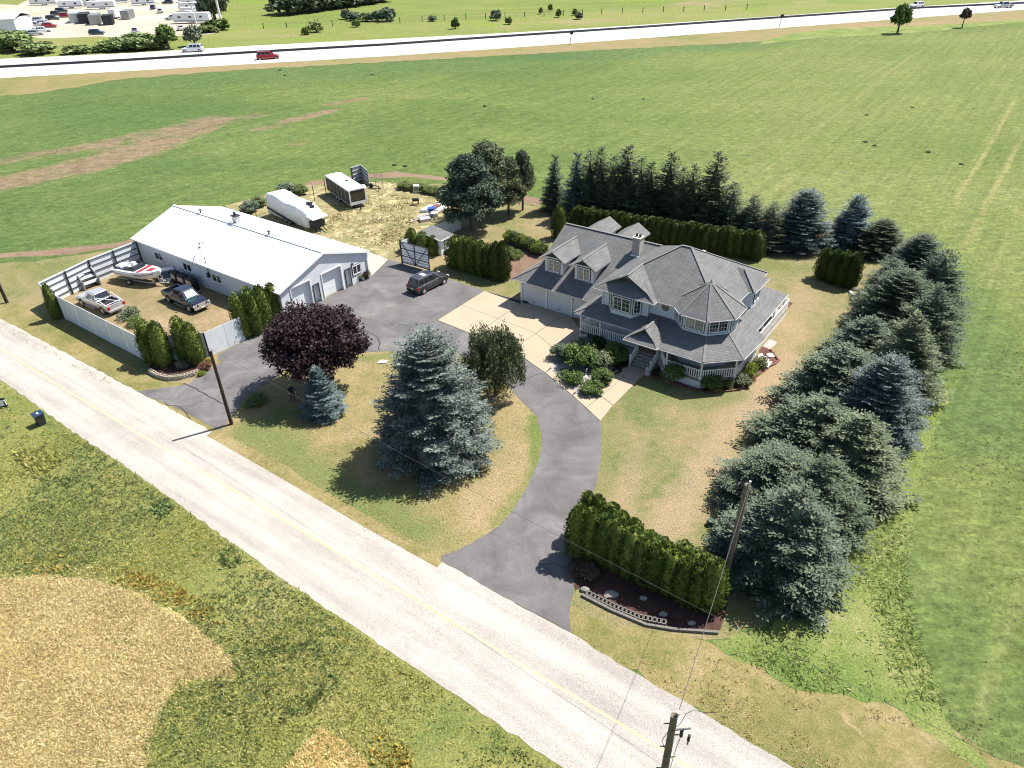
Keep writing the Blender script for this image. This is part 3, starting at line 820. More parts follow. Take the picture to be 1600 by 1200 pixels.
quad_slabs((6.29, 57.11), (8.3, 51.96), (8.98, 52.03), (7.55, 55.1), 1, 2)
# crack filler lines in the asphalt
def crack(pts, w=.05, seed=1):
    rnd = random.Random(seed)
    out = []
    for a, b in zip(pts, pts[1:]):
        A, B = Vector(a[:2]), Vector(b[:2])
        n = max(2, int((B - A).length / .5))
        for i in range(n):
            p = A.lerp(B, i / n)
            out.append((p.x + rnd.uniform(-.1, .1), p.y + rnd.uniform(-.1, .1)))
    out.append(tuple(pts[-1][:2]))
    strip('tar_crack', out, w, .0325, 'tar')
crack([(-28, 51.31), (-27.15, 50.79), (-26.23, 50.17), (-24.94, 49.07), (-23.57, 48.09)], .09, 1)
crack([(-28.6, 48.39), (-27.15, 47.88), (-26.35, 47.13), (-25.63, 46.15)], .06, 2)
crack([(-27.15, 47.88), (-26.16, 48.02), (-25.43, 48.63)], .05, 3)
crack([(-13.74, 59.88), (-12.82, 58.98), (-12.13, 57.51), (-12.06, 56.23)], .09, 4)
crack([(-11.07, 61.02), (-9.71, 60.44), (-8.83, 60.91), (-7.33, 61.48)], .07, 5)
crack([(-9.69, 60.31), (-9.64, 58.7), (-9.1, 57.48)], .06, 6)
crack([(0.93, 50.76), (1.65, 51.13), (2.66, 51.69)], .06, 7)
crack([(1.48, 30.02), (2.28, 30.25), (3.21, 29.72)], .04, 8)
crack([(-23.86, 50.16), (-23.4, 51.32)], .05, 9)
for q, r in (((-13.98, 63), .6), ((-12.01, 64.96), .5), ((-13.25, 68.38), .4)):
    rnd = random.Random(int(r * 10))
    o = sheet('worn_patch', [(q[0] + r * 1.6 * math.cos(a) * rnd.uniform(.6, 1), q[1] + r * 1.1 * math.sin(a) * rnd.uniform(.4, 1)) for a in [i * .7 for i in range(9)]], .0325, 'worn', .15, .05)
# planting beds
sheet('mulch_bed', [(3.3, 30.84), (3.33, 28.01), (3.66, 28.33), (5.53, 26.89), (8.13, 25.21), (10.18, 24.94), (11.21, 25.12), (12.15, 27.06), (11.89, 28.95), (7.77, 31.66), (4.53, 34.62)], .016, 'mulch', .8, .1, 20)
sheet('mulch_bed', [(-32.19, 54.06), (-29.84, 52.4), (-27.7, 52.31), (-26.76, 53.61), (-27.1, 55.46), (-29.96, 56.15), (-32.4, 55.7)], .016, 'mulch', .5, .05, 21)
sheet('pebble_bed', [(3.67, 53.85), (4.69, 55.35), (6.15, 55.62), (7.22, 54.78), (8.27, 52.58), (8.59, 51.23), (7.76, 49.78), (6.55, 48.41), (5.47, 48.17), (4.8, 49.52), (3.93, 50.93), (3.46, 52.27)], .062, 'pebble', .5, .06, 22, True)
sheet('mulch_bed', [(6.79, 58.04), (7.55, 55.1), (8.98, 52.03), (10.33, 52.59), (11.04, 54.61), (7.54, 57.17)], .036, 'mulch', .5, .03, 23)
sheet('mulch_bed', [(11.83, 51.59), (11.89, 50.39), (13.87, 49.52), (15.74, 48.39), (17.94, 48.77), (19.3, 48.9), (20.05, 50.23), (19.29, 51.78), (15.79, 50.91), (13.07, 52.37)], .012, 'mulch', .5, .05, 24)
sheet('red_rock_bed', [(19.77, 49.27), (20.95, 50.69), (21.62, 52.19), (22.11, 54.54), (22.57, 55.31), (23.13, 54.72), (23.33, 52.85), (22.43, 51.95), (21.16, 50.68)], .016, 'red_mulch', .4, .04, 25)
sheet('red_rock_bed', [(23.3, 57.73), (23.6, 56.76), (24.62, 58.89), (26.59, 61.36), (28.11, 63.45), (27.79, 64.03), (24.96, 60.14)], .016, 'red_mulch', .4, .04, 26)
sheet('soil_plot', [(-1.86, 76.55), (-0.2, 82.21), (1.05, 82.54), (4.69, 78.01), (3.56, 74.45), (1.35, 72.36), (0.13, 70.3), (-0.41, 72.46)], .014, 'soil', .6, .1, 27)
sheet('gravel_path', [(22.53, 55.2), (23.89, 56.75), (24.23, 55.8), (23.19, 54.72)], .014, 'pebble', .4, .06, 28)

# ------------------------------------------------------------------ house
H = thing('house', (1.146, 65.413), math.radians(-36.5), 'large white two storey house with grey shingle roofs, corner turret, wraparound porch and attached garage', 'house')
H['kind'] = 'structure'
del H['kind']

def window(parent, c, n, w, h, lights=2, grid=(2, 3), trim='green_paint', pane='glass', name='window'):
    """frame on a wall at c (x, y, z of centre), n = outward angle; panes are sub-parts"""
    R = Matrix.Rotation(n, 3, 'Z')
    def P(o, a, z):
        q = R @ Vector((o, a, 0))
        return (c[0] + q.x, c[1] + q.y, c[2] + z)
    fb = MB()
    t = .07
    for (a0, z0, a1, z1) in ((-w / 2 - t, -h / 2 - t, w / 2 + t, -h / 2 - t), (-w / 2 - t, h / 2 + t, w / 2 + t, h / 2 + t)):
        fb.bar(P(.03, a0, z0), P(.03, a1, z1), .07, .05, 0)
    for a in (-w / 2 - t, w / 2 + t):
        fb.bar(P(.03, a, -h / 2 - t), P(.03, a, h / 2 + t), .05, .07, 0)
    for a in [-w / 2 + w * i / lights for i in range(lights + 1)]:
        fb.bar(P(.055, a, -h / 2), P(.055, a, h / 2), .07, .06, 1)
    for z in (-h / 2, h / 2):
        fb.bar(P(.055, -w / 2, z), P(.055, w / 2, z), .06, .08, 1)
    f = fb.build(name, [trim, 'trim'], parent)
    for i in range(lights):
        a0, a1 = -w / 2 + w * i / lights + .04, -w / 2 + w * (i + 1) / lights - .04
        pb = MB()
        pb.face([P(.022, a0, -h / 2 + .04), P(.022, a1, -h / 2 + .04), P(.022, a1, h / 2 - .04), P(.022, a0, h / 2 - .04)])
        pb.build('pane', pane, f)
        if grid:
            gb = MB()
            for k in range(1, grid[0]):
                a = a0 + (a1 - a0) * k / grid[0]
                gb.bar(P(.034, a, -h / 2), P(.034, a, h / 2), .022, .018)
            for k in range(1, grid[1]):
                z = -h / 2 + h * k / grid[1]
                gb.bar(P(.034, a0, z), P(.034, a1, z), .018, .022)
            gb.build('muntin', 'trim', f)
    return f

def octagon(cx, cy, R, rot=PI / 8, k=8):
    return [(cx + R * math.cos(rot + 2 * PI * i / k), cy + R * math.sin(rot + 2 * PI * i / k)) for i in range(k)]

TC = (19.63, -.68)
w = MB()
w.prism([(0, 0), (8.9, 0), (8.9, 12), (0, 12)], 0, 2.85)
w.prism([(8.9, -1.9), (18.3, -1.9), (21.1, -1.9), (21.1, 8), (8.9, 8)], 0, 2.88)
w.prism([(10.65, -2.35), (15.05, -2.35), (15.05, -1.95), (18, -1.95), (21.1, -1.9), (21.1, 7.6), (10.65, 7.6)], 3.0, 5.75)
w.prism(octagon(*TC, 2.62), 0, 5.6)
w.prism([(11.2, -2.34), (11.85, -2.95), (13.8, -2.95), (14.45, -2.34)], 3.3, 5.55)
w.prism([(21.1, 3.8), (21.8, 4.2), (21.8, 6.1), (21.1, 6.5)], 3.0, 5.6)
w.face([(1.5, 11.0, 3.7), (1.5, 1.0, 3.7), (1.5, 6, 6.52)])
w.face([(10.66, .6, 3.8), (10.66, 7.6, 3.8), (10.66, 7.6, 5.6), (10.66, -2.3, 5.6), (10.66, -2.3, 3.6)])
for du in (0, 3.38):       # front and rear dormer bodies
    for sgn in (1, -1):
        f = lambda v: v if sgn == 1 else 12 - v
        pl = [(2.35 + du, f(.82)), (4.4 + du, f(.82)), (4.4 + du, f(3.6)), (2.35 + du, f(3.6))]
        if sgn == -1: pl.reverse()
        w.prism(pl, 3.4, 5.2)
        w.face([(2.3 + du, f(.84), 5.15), (4.45 + du, f(.84), 5.15), (3.38 + du, f(.84), 5.9)] if sgn == 1 else [(4.45 + du, f(.84), 5.15), (2.3 + du, f(.84), 5.15), (3.38 + du, f(.84), 5.9)])
w.build('wall', 'siding', H)

r = MB()
T_ = .13
def rp(*pts):
    r.slab(list(pts), T_)
rp((-.45, -.8, 2.7), (9.3, -.8, 2.7), (10.7, 1.0, 3.74), (12.1, 6, 6.62), (1.4, 6, 6.62), (1.4, 1.05, 3.77))
rp((12.1, 6, 6.62), (12.1, 12.8, 2.7), (-.45, 12.8, 2.7), (1.4, 10.95, 3.77), (1.4, 6, 6.62))
rp((-.45, 12.8, 2.7), (-.45, -.8, 2.7), (1.4, 1.05, 3.77), (1.4, 10.95, 3.77))
# main hipped roof
rp((15.7, -2.6, 5.5), (21.6, -2.6, 5.5), (16.3, 2.7, 8.55), (15.4, 2.7, 8.55), (13, .22, 7.13))
rp((10.1, 8, 5.5), (10.1, -3.2, 5.5), (11.0, -2.5, 6.02), (13, -2.5, 7.15), (13, .22, 7.15), (15.4, 2.7, 8.55))
rp((21.6, -2.6, 5.5), (21.6, 8, 5.5), (16.3, 2.7, 8.55))
rp((21.6, 8, 5.5), (10.1, 8, 5.5), (15.4, 2.7, 8.55), (16.3, 2.7, 8.55))
rp((10.12, -3.2, 5.49), (15.9, -3.2, 5.49), (14.25, -1.7, 6.5), (11.75, -1.7, 6.5))
rp((15.9, -3.2, 5.5), (15.9, -2.6, 5.5), (13.02, .22, 7.14), (13.02, -2.7, 7.14), (14.95, -2.7, 6.04))
# right wing of the upper roof
rp((21.62, 3.4, 5.5), (22.15, 3.4, 5.5), (20.45, 5.15, 6.62), (19.65, 5.15, 6.62))
rp((22.15, 3.4, 5.5), (22.15, 6.9, 5.5), (20.45, 5.15, 6.62))
rp((22.15, 6.9, 5.5), (21.62, 6.9, 5.5), (19.65, 5.15, 6.62), (20.45, 5.15, 6.62))
# porch roofs
Z0, Z1 = 2.95, 3.9
rp((8.6, -3.95, Z0), (14.9, -3.95, Z0), (15.1, -1.9, Z1), (10.65, -1.9, Z1))
rp((8.6, -.6, Z0 + .02), (8.6, -3.95, Z0), (10.65, -1.9, Z1), (10.65, 1.3, Z1))
rp((14.7, -5.55, Z0), (17.6, -5.55, Z0), (18.5, -3.1, Z1), (17.2, -1.9, Z1 + .03), (15.1, -1.9, Z1 + .03), (14.7, -4.0, Z0 + .1))
rp((17.6, -5.55, Z0), (21.65, -5.55, Z0), (20.75, -3.1, Z1), (18.5, -3.1, Z1))
rp((21.65, -5.55, Z0), (24.1, -3.25, Z0), (22.1, -1.65, Z1), (20.75, -3.1, Z1))
rp((24.1, -3.25, Z0), (24.35, 1.2, Z0), (22.1, 1.2, Z1), (22.1, -1.65, Z1))
rp((24.35, 1.2, Z0 - .02), (23.3, 1.9, Z0 - .02), (21.1, 1.2, Z1 - .02), (22.1, 1.2, Z1 - .02))
rp((23.3, 1.25, Z0 - .03), (23.3, 10.1, Z0 - .03), (21.1, 8.6, Z1 - .03), (21.1, 1.25, Z1 - .03))
rp((23.3, 10.1, Z0 - .03), (18, 10.1, Z0 - .03), (18, 8.0, Z1 - .03), (21.1, 8.6, Z1 - .03))
# entry porch roof
rp((17.65, -5.8, 2.99), (17.65, -5.1, 3.06), (16.15, -2.8, 4.04), (16.15, -5.0, 4.04), (17.15, -5.35, 3.36))
rp((14.65, -5.8, 2.99), (15.15, -5.35, 3.36), (16.15, -5.0, 4.04), (16.15, -2.8, 4.04), (14.65, -5.1, 3.06))
rp((14.66, -5.8, 2.98), (17.64, -5.8, 2.98), (16.75, -4.75, 3.6), (15.55, -4.75, 3.6))
# dormer roofs
for du in (0, 3.38):
    for sgn in (1, -1):
        f = lambda v: v if sgn == 1 else 12 - v
        cu = 3.38 + du
        for sd in (1, -1):
            q = [(cu, f(.35), 6.0), (cu + sd * 1.45, f(.35), 5.12), (cu + sd * 1.45, f(3.35), 5.12), (cu, f(5.0), 6.0)]
            if (sd * sgn) < 0: q.reverse()
            r.slab(q, .1)
roof = r.build('roof', 'shingle', H)
# turret roof: one face for each side of the octagon
t = MB()
oc = octagon(*TC, 3.12)
for i in range(8):
    j = (i + 1) % 8
    t.slab([(*oc[i], 5.45), (*oc[j], 5.45), (*TC, 7.55)], .08)
tr = t.build('turret_roof', 'shingle', H)
MB().tube((*TC, 7.5), (*TC, 7.72), .06, .02, 6).build('finial', 'shingle', tr)
# ridge and hip caps
for a, b in [((1.4, 6, 6.66), (12.1, 6, 6.66)), ((15.4, 2.7, 8.59), (16.3, 2.7, 8.59)), ((16.3, 2.7, 8.58), (21.6, -2.6, 5.54)), ((16.3, 2.7, 8.58), (21.6, 8, 5.54)), ((13, .22, 7.2), (13, -2.6, 7.2)), ((13, .22, 7.19), (15.4, 2.7, 8.59)),
             ((-.45, -.8, 2.74), (1.4, 1.05, 3.81)), ((20.45, 5.15, 6.66), (22.15, 3.4, 5.54)), ((21.65, -5.55, 2.98), (20.75, -3.1, 3.94)), ((24.1, -3.25, 2.98), (22.1, -1.65, 3.94)), ((8.6, -3.95, 2.98), (10.65, -1.9, 3.94)),
             ((3.38, .35, 6.03), (3.38, 5, 6.03)), ((6.76, .35, 6.03), (6.76, 5, 6.03)), ((16.15, -5, 4.07), (16.15, -2.8, 4.07))] + [((*oc[i], 5.48), (*TC, 7.58)) for i in range(8)]:
    MB().bar(a, b, .2, .02).build('ridge_cap', 'ridge', roof)
# fascia and gutters
fa = MB()
def eave(pts, dz=-.07):
    for a, b in zip(pts, pts[1:]):
        fa.bar((a[0], a[1], a[2] + dz), (b[0], b[1], b[2] + dz), .035, .075)
eave([(1.4, 12.85, 2.7), (-.48, 12.85, 2.7), (-.48, -.84, 2.7), (8.55, -.84, 2.7)])
eave([(8.57, -.6, Z0), (8.57, -3.98, Z0), (14.6, -3.98, Z0)])
eave([(17.7, -5.58, Z0), (21.68, -5.58, Z0), (24.13, -3.27, Z0), (24.38, 1.2, Z0), (23.33, 1.9, Z0), (23.33, 10.13, Z0)])
eave([(10.08, 8, 5.5), (10.08, -3.23, 5.5), (15.93, -3.23, 5.5), (15.93, -2.63, 5.5), (17.4, -2.63, 5.5)])
eave([(21.63, 1.2, 5.5), (21.63, 3.37, 5.5), (22.18, 3.37, 5.5), (22.18, 6.93, 5.5), (21.63, 6.93, 5.5), (21.63, 8.03, 5.5)])
eave([(*p, 5.43) for p in octagon(*TC, 3.15)] + [(*octagon(*TC, 3.15)[0], 5.43)], -.03)
eave([(14.62, -5.1, 3.05), (14.62, -5.83, 2.99), (17.68, -5.83, 2.99), (17.68, -5.1, 3.05)])
for du in (0, 3.38):
    cu = 3.38 + du
    eave([(cu - 1.47, .32, 5.12), (cu - 1.47, 3.35, 5.12)])
    MB().bar((cu, .33, 5.95), (cu + 1.46, .33, 5.07), .03, .1).build('rake_board', 'green_paint', H)  # unlit right rake: its shade is painted in as dark green
    MB().bar((cu, .33, 5.95), (cu - 1.46, .33, 5.07), .03, .1).build('rake_board', 'trim', H)
    MB().bar((cu + 1.47, .33, 5.06), (cu + 1.47, 3.35, 5.06), .03, .08).build('rake_board', 'steel', H)
for a, b in (((13.02, -2.72, 7.14), (14.95, -2.72, 6.04)), ((13.02, -2.72, 7.14), (11.05, -2.52, 6.04)), ((16.15, -5.03, 4.04), (17.15, -5.37, 3.36)), ((16.15, -5.03, 4.04), (15.15, -5.37, 3.36))):
    MB().bar((a[0], a[1], a[2] - .06), (b[0], b[1], b[2] - .06), .03, .1).build('rake_board', 'green_paint', H)  # front rakes facing away from the sun, shade put into the dark paint
fa.build('fascia', 'gutter', H)
# gable ends painted green
for q in ([(11.8, -1.75, 6.45), (14.2, -1.75, 6.45), (13, -1.75, 7.1)], [(15.5, -4.8, 3.55), (16.8, -4.8, 3.55), (16.15, -4.8, 4.0)], [(2.15, .78, 5.16), (4.6, .78, 5.16), (3.38, .78, 5.92)], [(5.53, .78, 5.16), (7.98, .78, 5.16), (6.76, .78, 5.92)]):
    g = MB()
    g.face(q)
    g.face([(p[0], p[1] + .02, p[2]) for p in reversed(q)])
    g.build('gable_panel', 'green_paint', H)
MB().bar((11.9, -1.8, 6.52), (14.1, -1.8, 6.52), .04, .12).build('gable_trim', 'trim', H)
for du in (0, 3.38):
    MB().bar((2.3 + du, .74, 5.2), (4.45 + du, .74, 5.2), .04, .09).build('gable_trim', 'trim', H)
    g = MB()
    g.face([(3.13 + du, .75, 5.74), (3.63 + du, .75, 5.74), (3.38 + du, .75, 5.9)])
    g.build('gable_peak', 'trim', H)
g = MB()
g.face([(12.75, -1.78, 6.94), (13.25, -1.78, 6.94), (13, -1.78, 7.08)])
g.build('gable_peak', 'trim', H)
# dormer windows, bay windows, turret windows
for du in (0, 3.38):
    window(H, (3.38 + du, .82, 4.4), -PI / 2, 1.25, 1.15, 2, (2, 3), pane='glass_pale')
    window(H, (3.38 + du, 11.18, 4.4), PI / 2, 1.25, 1.15, 2, (2, 3))
window(H, (12.82, -2.95, 4.5), -PI / 2, 1.6, 1.25, 2, (2, 3))
nb = math.atan2(-.65, -.61)
window(H, (11.52, -2.645, 4.5), math.atan2(-.65, -.61), .6, 1.2, 1, (2, 3))
window(H, (14.13, -2.645, 4.5), math.atan2(-.65, .61), .6, 1.2, 1, (2, 3))
ro = 2.62 * math.cos(PI / 8)
for k, gl in ((-3, 'glass'), (-2, 'glass_pale'), (-1, 'glass'), (0, 'glass')):
    a = k * PI / 4
    window(H, (TC[0] + ro * math.cos(a), TC[1] + ro * math.sin(a), 4.72), a, 1.55, 1.05, 2, (3, 3), pane=gl)
window(H, (21.8, 5.15, 4.6), 0, 1.3, 1.1, 2, (2, 3))
# octagonal window
oc2 = MB()
ow = octagon(0, 0, .46)
rings = [[(16.45 + p[0] * s_, y, 4.85 + p[1] * s_) for p in ow] for (s_, y) in ((1.12, -1.96), (1.12, -2.03), (.86, -2.03), (.86, -1.97))]
oc2.loft(rings, caps=False)
of = oc2.build('window', 'trim', H)
of['label'] = 'octagonal window'
MB().prism([(16.45 + p[0] * .9, 4.85 + p[1] * .9) for p in ow], 0, .01)
pb = MB()
pb.face([(16.45 + p[0] * .9, -1.975, 4.85 + p[1] * .9) for p in ow])
pb.build('pane', 'glass_pale', of)
# garage doors
for u0, u1 in ((.35, 2.95), (3.25, 5.85), (6.2, 8.75)):
    gd = MB().box(((u0 + u1) / 2, -.03, 1.1), (u1 - u0, .06, 2.2)).build('garage_door', 'garage_door', H)
    MB().box(((u0 + u1) / 2, -.08, .35), (.3, .04, .05)).build('handle', 'black', gd)
gp = MB()
for u in (.1, 3.1, 6.02, 8.85):
    gp.box((u, -.05, 1.25), (.2, .12, 2.5))
gp.box((4.5, -.05, 2.33), (8.9, .1, .2))
gp.build('door_trim', 'trim', H)
# chimney
ch = MB().prism([(9.75, 4.45), (10.5, 4.45), (10.5, 5.3), (9.75, 5.3)], 4.9, 7.4).build('chimney', 'concrete_grey', H)
MB().box((10.12, 4.87, 7.44), (.9, 1.0, .08)).build('chimney_cap', 'concrete_grey', ch)
MB().tube((9.95, 4.87, 7.45), (9.95, 4.87, 7.75), .12).tube((10.3, 4.87, 7.45), (10.3, 4.87, 7.75), .12).build('flue', 'steel_dark', ch)
MB().box((10.1, 4.38, 5.72), (.9, .12, .05), rx=.3).build('flashing', 'trim', ch)
for (u_, v_, z_) in ((6.3, 7.4, 5.85), (8.7, 7.3, 5.9), (15.4, 4.2, 7.78), (16.9, 4.0, 7.85)):
    MB().box((u_, v_, z_), (.32, .32, .18)).build('roof_vent', 'galv', roof)
# porch deck, skirt, stair, posts, rails
FZ = .85
DK = [(8.9, -3.4), (14.95, -3.4), (14.95, -3.5), (17.1, -3.5), (18.2, -5.0), (21.4, -5.0), (23.6, -2.95), (23.8, 1.25), (23.2, 1.25), (23.2, 11.6), (17, 11.6), (17, 8), (21.05, 8), (21.05, -1.9), (8.9, -1.9)]
MB().prism(DK, .72, FZ).build('porch_deck', 'wood', H, uvs=False)
ins = [(8.95, -3.34), (14.9, -3.34), (17.05, -3.44), (18.2, -4.94), (21.35, -4.94), (23.54, -2.93), (23.74, 1.2), (23.14, 1.2), (23.14, 11.5), (17.1, 11.5), (17.1, 8), (21.05, 8), (21.05, -1.9), (8.95, -1.9)]
MB().prism(ins, 0, .715).build('porch_skirt', 'siding', H)
for (u_, v_) in ((9.0, -3.3), (11.0, -3.3), (14.85, -3.35), (17.15, -3.45), (18.3, -4.9), (21.35, -4.9), (23.5, -2.93), (23.7, 1.1), (23.1, 4.2), (23.1, 7.2), (23.1, 10.0)):
    z0 = FZ if v_ > -5.2 else 0
    pm = MB().box((u_, v_, (z0 + 2.9) / 2), (.13, .13, 2.9 - z0)).box((u_, v_, z0 + .12), (.2, .2, .24)).box((u_, v_, 2.8), (.19, .19, .12))
    pm.build('porch_post', 'trim', H)
rl, bl = MB(), MB()
def rail(a, b, za=FZ, zb=FZ, bal=True):
    A, B = Vector((*a, za)), Vector((*b, zb))
    rl.bar(A + Vector((0, 0, .92)), B + Vector((0, 0, .92)), .1, .06)
    rl.bar(A + Vector((0, 0, .14)), B + Vector((0, 0, .14)), .06, .05)
    n = max(2, int((B - A).length / .19))
    if bal:
        for i in range(1, n):
            p = A.lerp(B, i / n)
            bl.bar(p + Vector((0, 0, .14)), p + Vector((0, 0, .92)), .075)
for a, b in (((9.0, -3.35), (11, -3.35)), ((11, -3.35), (14.85, -3.35)), ((17.15, -3.5), (18.2, -4.95)), ((18.2, -4.95), (21.37, -4.95)), ((21.37, -4.95), (23.55, -2.93)), ((23.55, -2.93), (23.75, .9)), ((23.15, 2.2), (23.15, 11.5)), ((8.95, -3.35), (8.95, -2)), ((23.15, 11.5), (17.1, 11.5))):
    rail(a, b)
rail((15.0, -3.45), (15.0, -4.9), FZ, .0)
rail((16.95, -3.45), (16.95, -4.9), FZ, .0)
rl.build('porch_railing', 'trim', H, uvs=False)
tag(bl.build('baluster', 'trim', H, uvs=False), kind='stuff')
for v_ in (-4.95,):
    for u_ in (15.0, 16.95):
        MB().box((u_, v_, .55), (.13, .13, 1.1)).box((u_, v_, 1.13), (.18, .18, .06)).build('newel_post', 'trim', H)
for i in range(4):
    MB().box((15.98, -3.5 - .28 * (i + .5), (FZ - .17 * i) / 2 - .085 + .0), (1.9, .28, FZ - .17 * i - .17 + .002 * i)).build('step', 'concrete_grey', H)
# side steps at the east end of the porch
for i in range(4):
    MB().box((24.0 + .28 * i, 1.75, .34 - .085 * i), (.28, 1.0, .68 - .17 * i)).build('step', 'trim', H)
# doors and windows under the porch
MB().box((9.6, -1.93, FZ + 1.02), (.95, .06, 2.04)).build('side_door', 'trim', H)
MB().box((11.0, -1.93, FZ + 1.02), (1.0, .06, 2.04)).build('side_door', 'trim', H)
window(H, (13.4, -1.9, FZ + 1.5), -PI / 2, 2.0, .95, 3, (2, 2))
fd = MB().box((16.0, -1.93, FZ + 1.05), (1.0, .06, 2.1)).build('front_door', 'brown', H)
MB().box((16.4, -1.98, FZ + 1.0), (.06, .06, .12)).build('handle', 'steel', fd)
window(H, (19.63, TC[1] - ro, FZ + 1.5), -PI / 2, 1.5, 1.0, 2, (2, 2))
window(H, (21.1, 5.5, 2.1), 0, 2.2, 1.1, 3, (2, 2))
window(H, (21.1, 2.6, 2.1), 0, 1.0, 1.1, 1, (2, 2))
# downpipes
dp = MB()
for (u_, v_) in ((6.1, -.12), (17.3, -2.05), (10.6, -2.42)):
    z0, z1 = (0, 2.6) if u_ < 9 else (3.6, 5.4)
    dp.bar((u_, v_, z0), (u_, v_, z1), .08)
dp.build('downpipe', 'trim', H)

# ------------------------------------------------------------------ workshop
S = thing('workshop', (-15.164, 72.12), math.radians(-36.2), 'long low white metal clad workshop with two garage bays beside the asphalt yard', 'workshop')
LS, WS = 25.3, 11.8
def gz(y):
    return 3.0 + 2.0 * (1 - abs(-y - 6) / 6.1)
b = MB()
b.prism([(-LS, -WS), (-.45, -WS), (-.45, -.2), (-LS, -.2)], 0, 3.0)
b.face([(-LS, -.2, 3), (-LS, -WS, 3), (-LS, -6, 4.9)])
cuts = [-WS, -10.6, -8.1, -7.85, -7.1, -6.6, -3.95, -3.5, -2.75, -.2]
op = {(-10.6, -8.1): 2.8, (-7.85, -7.1): 2.05, (-6.6, -3.95): 2.8, (-3.5, -2.75): 2.05}
for y0, y1 in zip(cuts, cuts[1:]):
    z0 = op.get((y0, y1), 0)
    ys = [y0] + ([-6.0] if y0 < -6 < y1 else []) + [y1]
    top = [(-.1, y, gz(y) - .08) for y in ys]
    b.face([(-.1, y0, z0), (-.1, y1, z0)] + list(reversed(top)))
    b.face(list(reversed([(-.44, y0, z0), (-.44, y1, z0)] + [(-.44, p[1], p[2]) for p in reversed(top)])))
    if z0:
        b.face([(-.1, y1, z0), (-.1, y0, z0), (-.44, y0, z0), (-.44, y1, z0)])
        b.face([(-.1, y0, 0), (-.1, y0, z0), (-.44, y0, z0), (-.44, y0, 0)])
        b.face([(-.1, y1, 0), (-.44, y1, 0), (-.44, y1, z0), (-.1, y1, z0)])
b.face([(-.1, -.2, 0), (-.44, -.2, 0), (-.44, -.2, 2.95), (-.1, -.2, 2.95)])
b.face([(-.1, -WS, 0), (-.1, -WS, 2.95), (-.44, -WS, 2.95), (-.44, -WS, 0)])
b.build('wall', 'metal_wall', S)
rb = MB()
rb.slab([(-LS - .3, -12.1, 2.98), (.1, -12.1, 2.98), (.1, -6, 5.0), (-LS - .3, -6, 5.0)], .1)
rb.slab([(.1, .1, 2.98), (-LS - .3, .1, 2.98), (-LS - .3, -6, 5.0), (.1, -6, 5.0)], .1)
sr = rb.build('roof', 'metal_roof', S)
MB().bar((-LS - .3, -6, 5.03), (.1, -6, 5.03), .3, .05).build('ridge_cap', 'metal_roof', sr)
MB().bar((.14, -12.1, 2.9), (.14, -6, 4.93), .06, .2).bar((.14, .1, 2.9), (.14, -6, 4.93), .06, .2).bar((-LS - .3, -12.13, 2.9), (.1, -12.13, 2.9), .05, .16).bar((-LS - .3, .13, 2.9), (.1, .13, 2.9), .05, .16).build('fascia', 'trim', S)
MB().bar((-.4, -.1, 0), (-.4, -.1, 2.9), .12).bar((-.05, -.22, 0), (-.05, -.22, 2.9), .16).build('corner_trim', 'trim', S)
for (y0, y1), h in op.items():
    nm = 'bay_door' if y1 - y0 > 1 else 'entry_door'
    d = MB().box((-.42, (y0 + y1) / 2, h / 2), (.05, y1 - y0, h)).build(nm, 'shop_door' if nm == 'bay_door' else 'trim', S)
    MB().box((-.37, y0 + .15, 1.0), (.05, .12, .06)).build('handle', 'black', d)
    fr = MB().bar((-.07, y0, 0), (-.07, y0, h), .08).bar((-.07, y1, 0), (-.07, y1, h), .08).bar((-.07, y0, h), (-.07, y1, h), .08)
    fr.build('door_frame', 'trim' if nm == 'bay_door' else 'steel_dark', S)
window(S, (-.1, -1.85, 1.55), 0, 1.1, .95, 2, (1, 1), trim='steel_dark')
for l in (21.0, 15.6, 10.4, 5.4):
    window(S, (-l, -WS, 1.75), -PI / 2, 1.5, .85, 2, (1, 1), trim='trim')
MB().box((-.02, -2.4, 2.35), (.15, .18, .2)).build('wall_lamp', 'steel_dark', S)
sch = MB().box((-14.4, -5.45, 5.05), (.7, .6, 1.4)).build('chimney', 'galv', S)
MB().box((-14.4, -5.45, 5.8), (.85, .75, .1)).tube((-14.5, -5.45, 5.85), (-14.5, -5.45, 6.2), .14).build('flue', 'steel_dark', sch)
for l in (20.4, 8.3):
    MB().tube((-l, -5.9, 4.95), (-l, -5.9, 5.4), .09).tube((-l, -5.9, 5.4), (-l, -5.9, 5.46), .2).build('roof_vent', 'steel_dark', sr)
MB().path([(-13.2, -11.2, 3.2), (-13.2, -11.2, 4.6)], .03).bar((-14.0, -10.6, 4.5), (-12.4, -11.8, 4.6), .07).bar((-13.9, -11.0, 4.52), (-13.6, -10.2, 4.52), .05).bar((-12.9, -11.8, 4.55), (-12.5, -11.1, 4.55), .05).build('aerial', 'steel_dark', S)
MB().box((-11.6, -12.0, 1.9), (.25, .2, .5)).bar((-11.6, -11.9, 1.9), (-11.6, -11.9, 3.9), .06).build('service_mast', 'steel_dark', S)

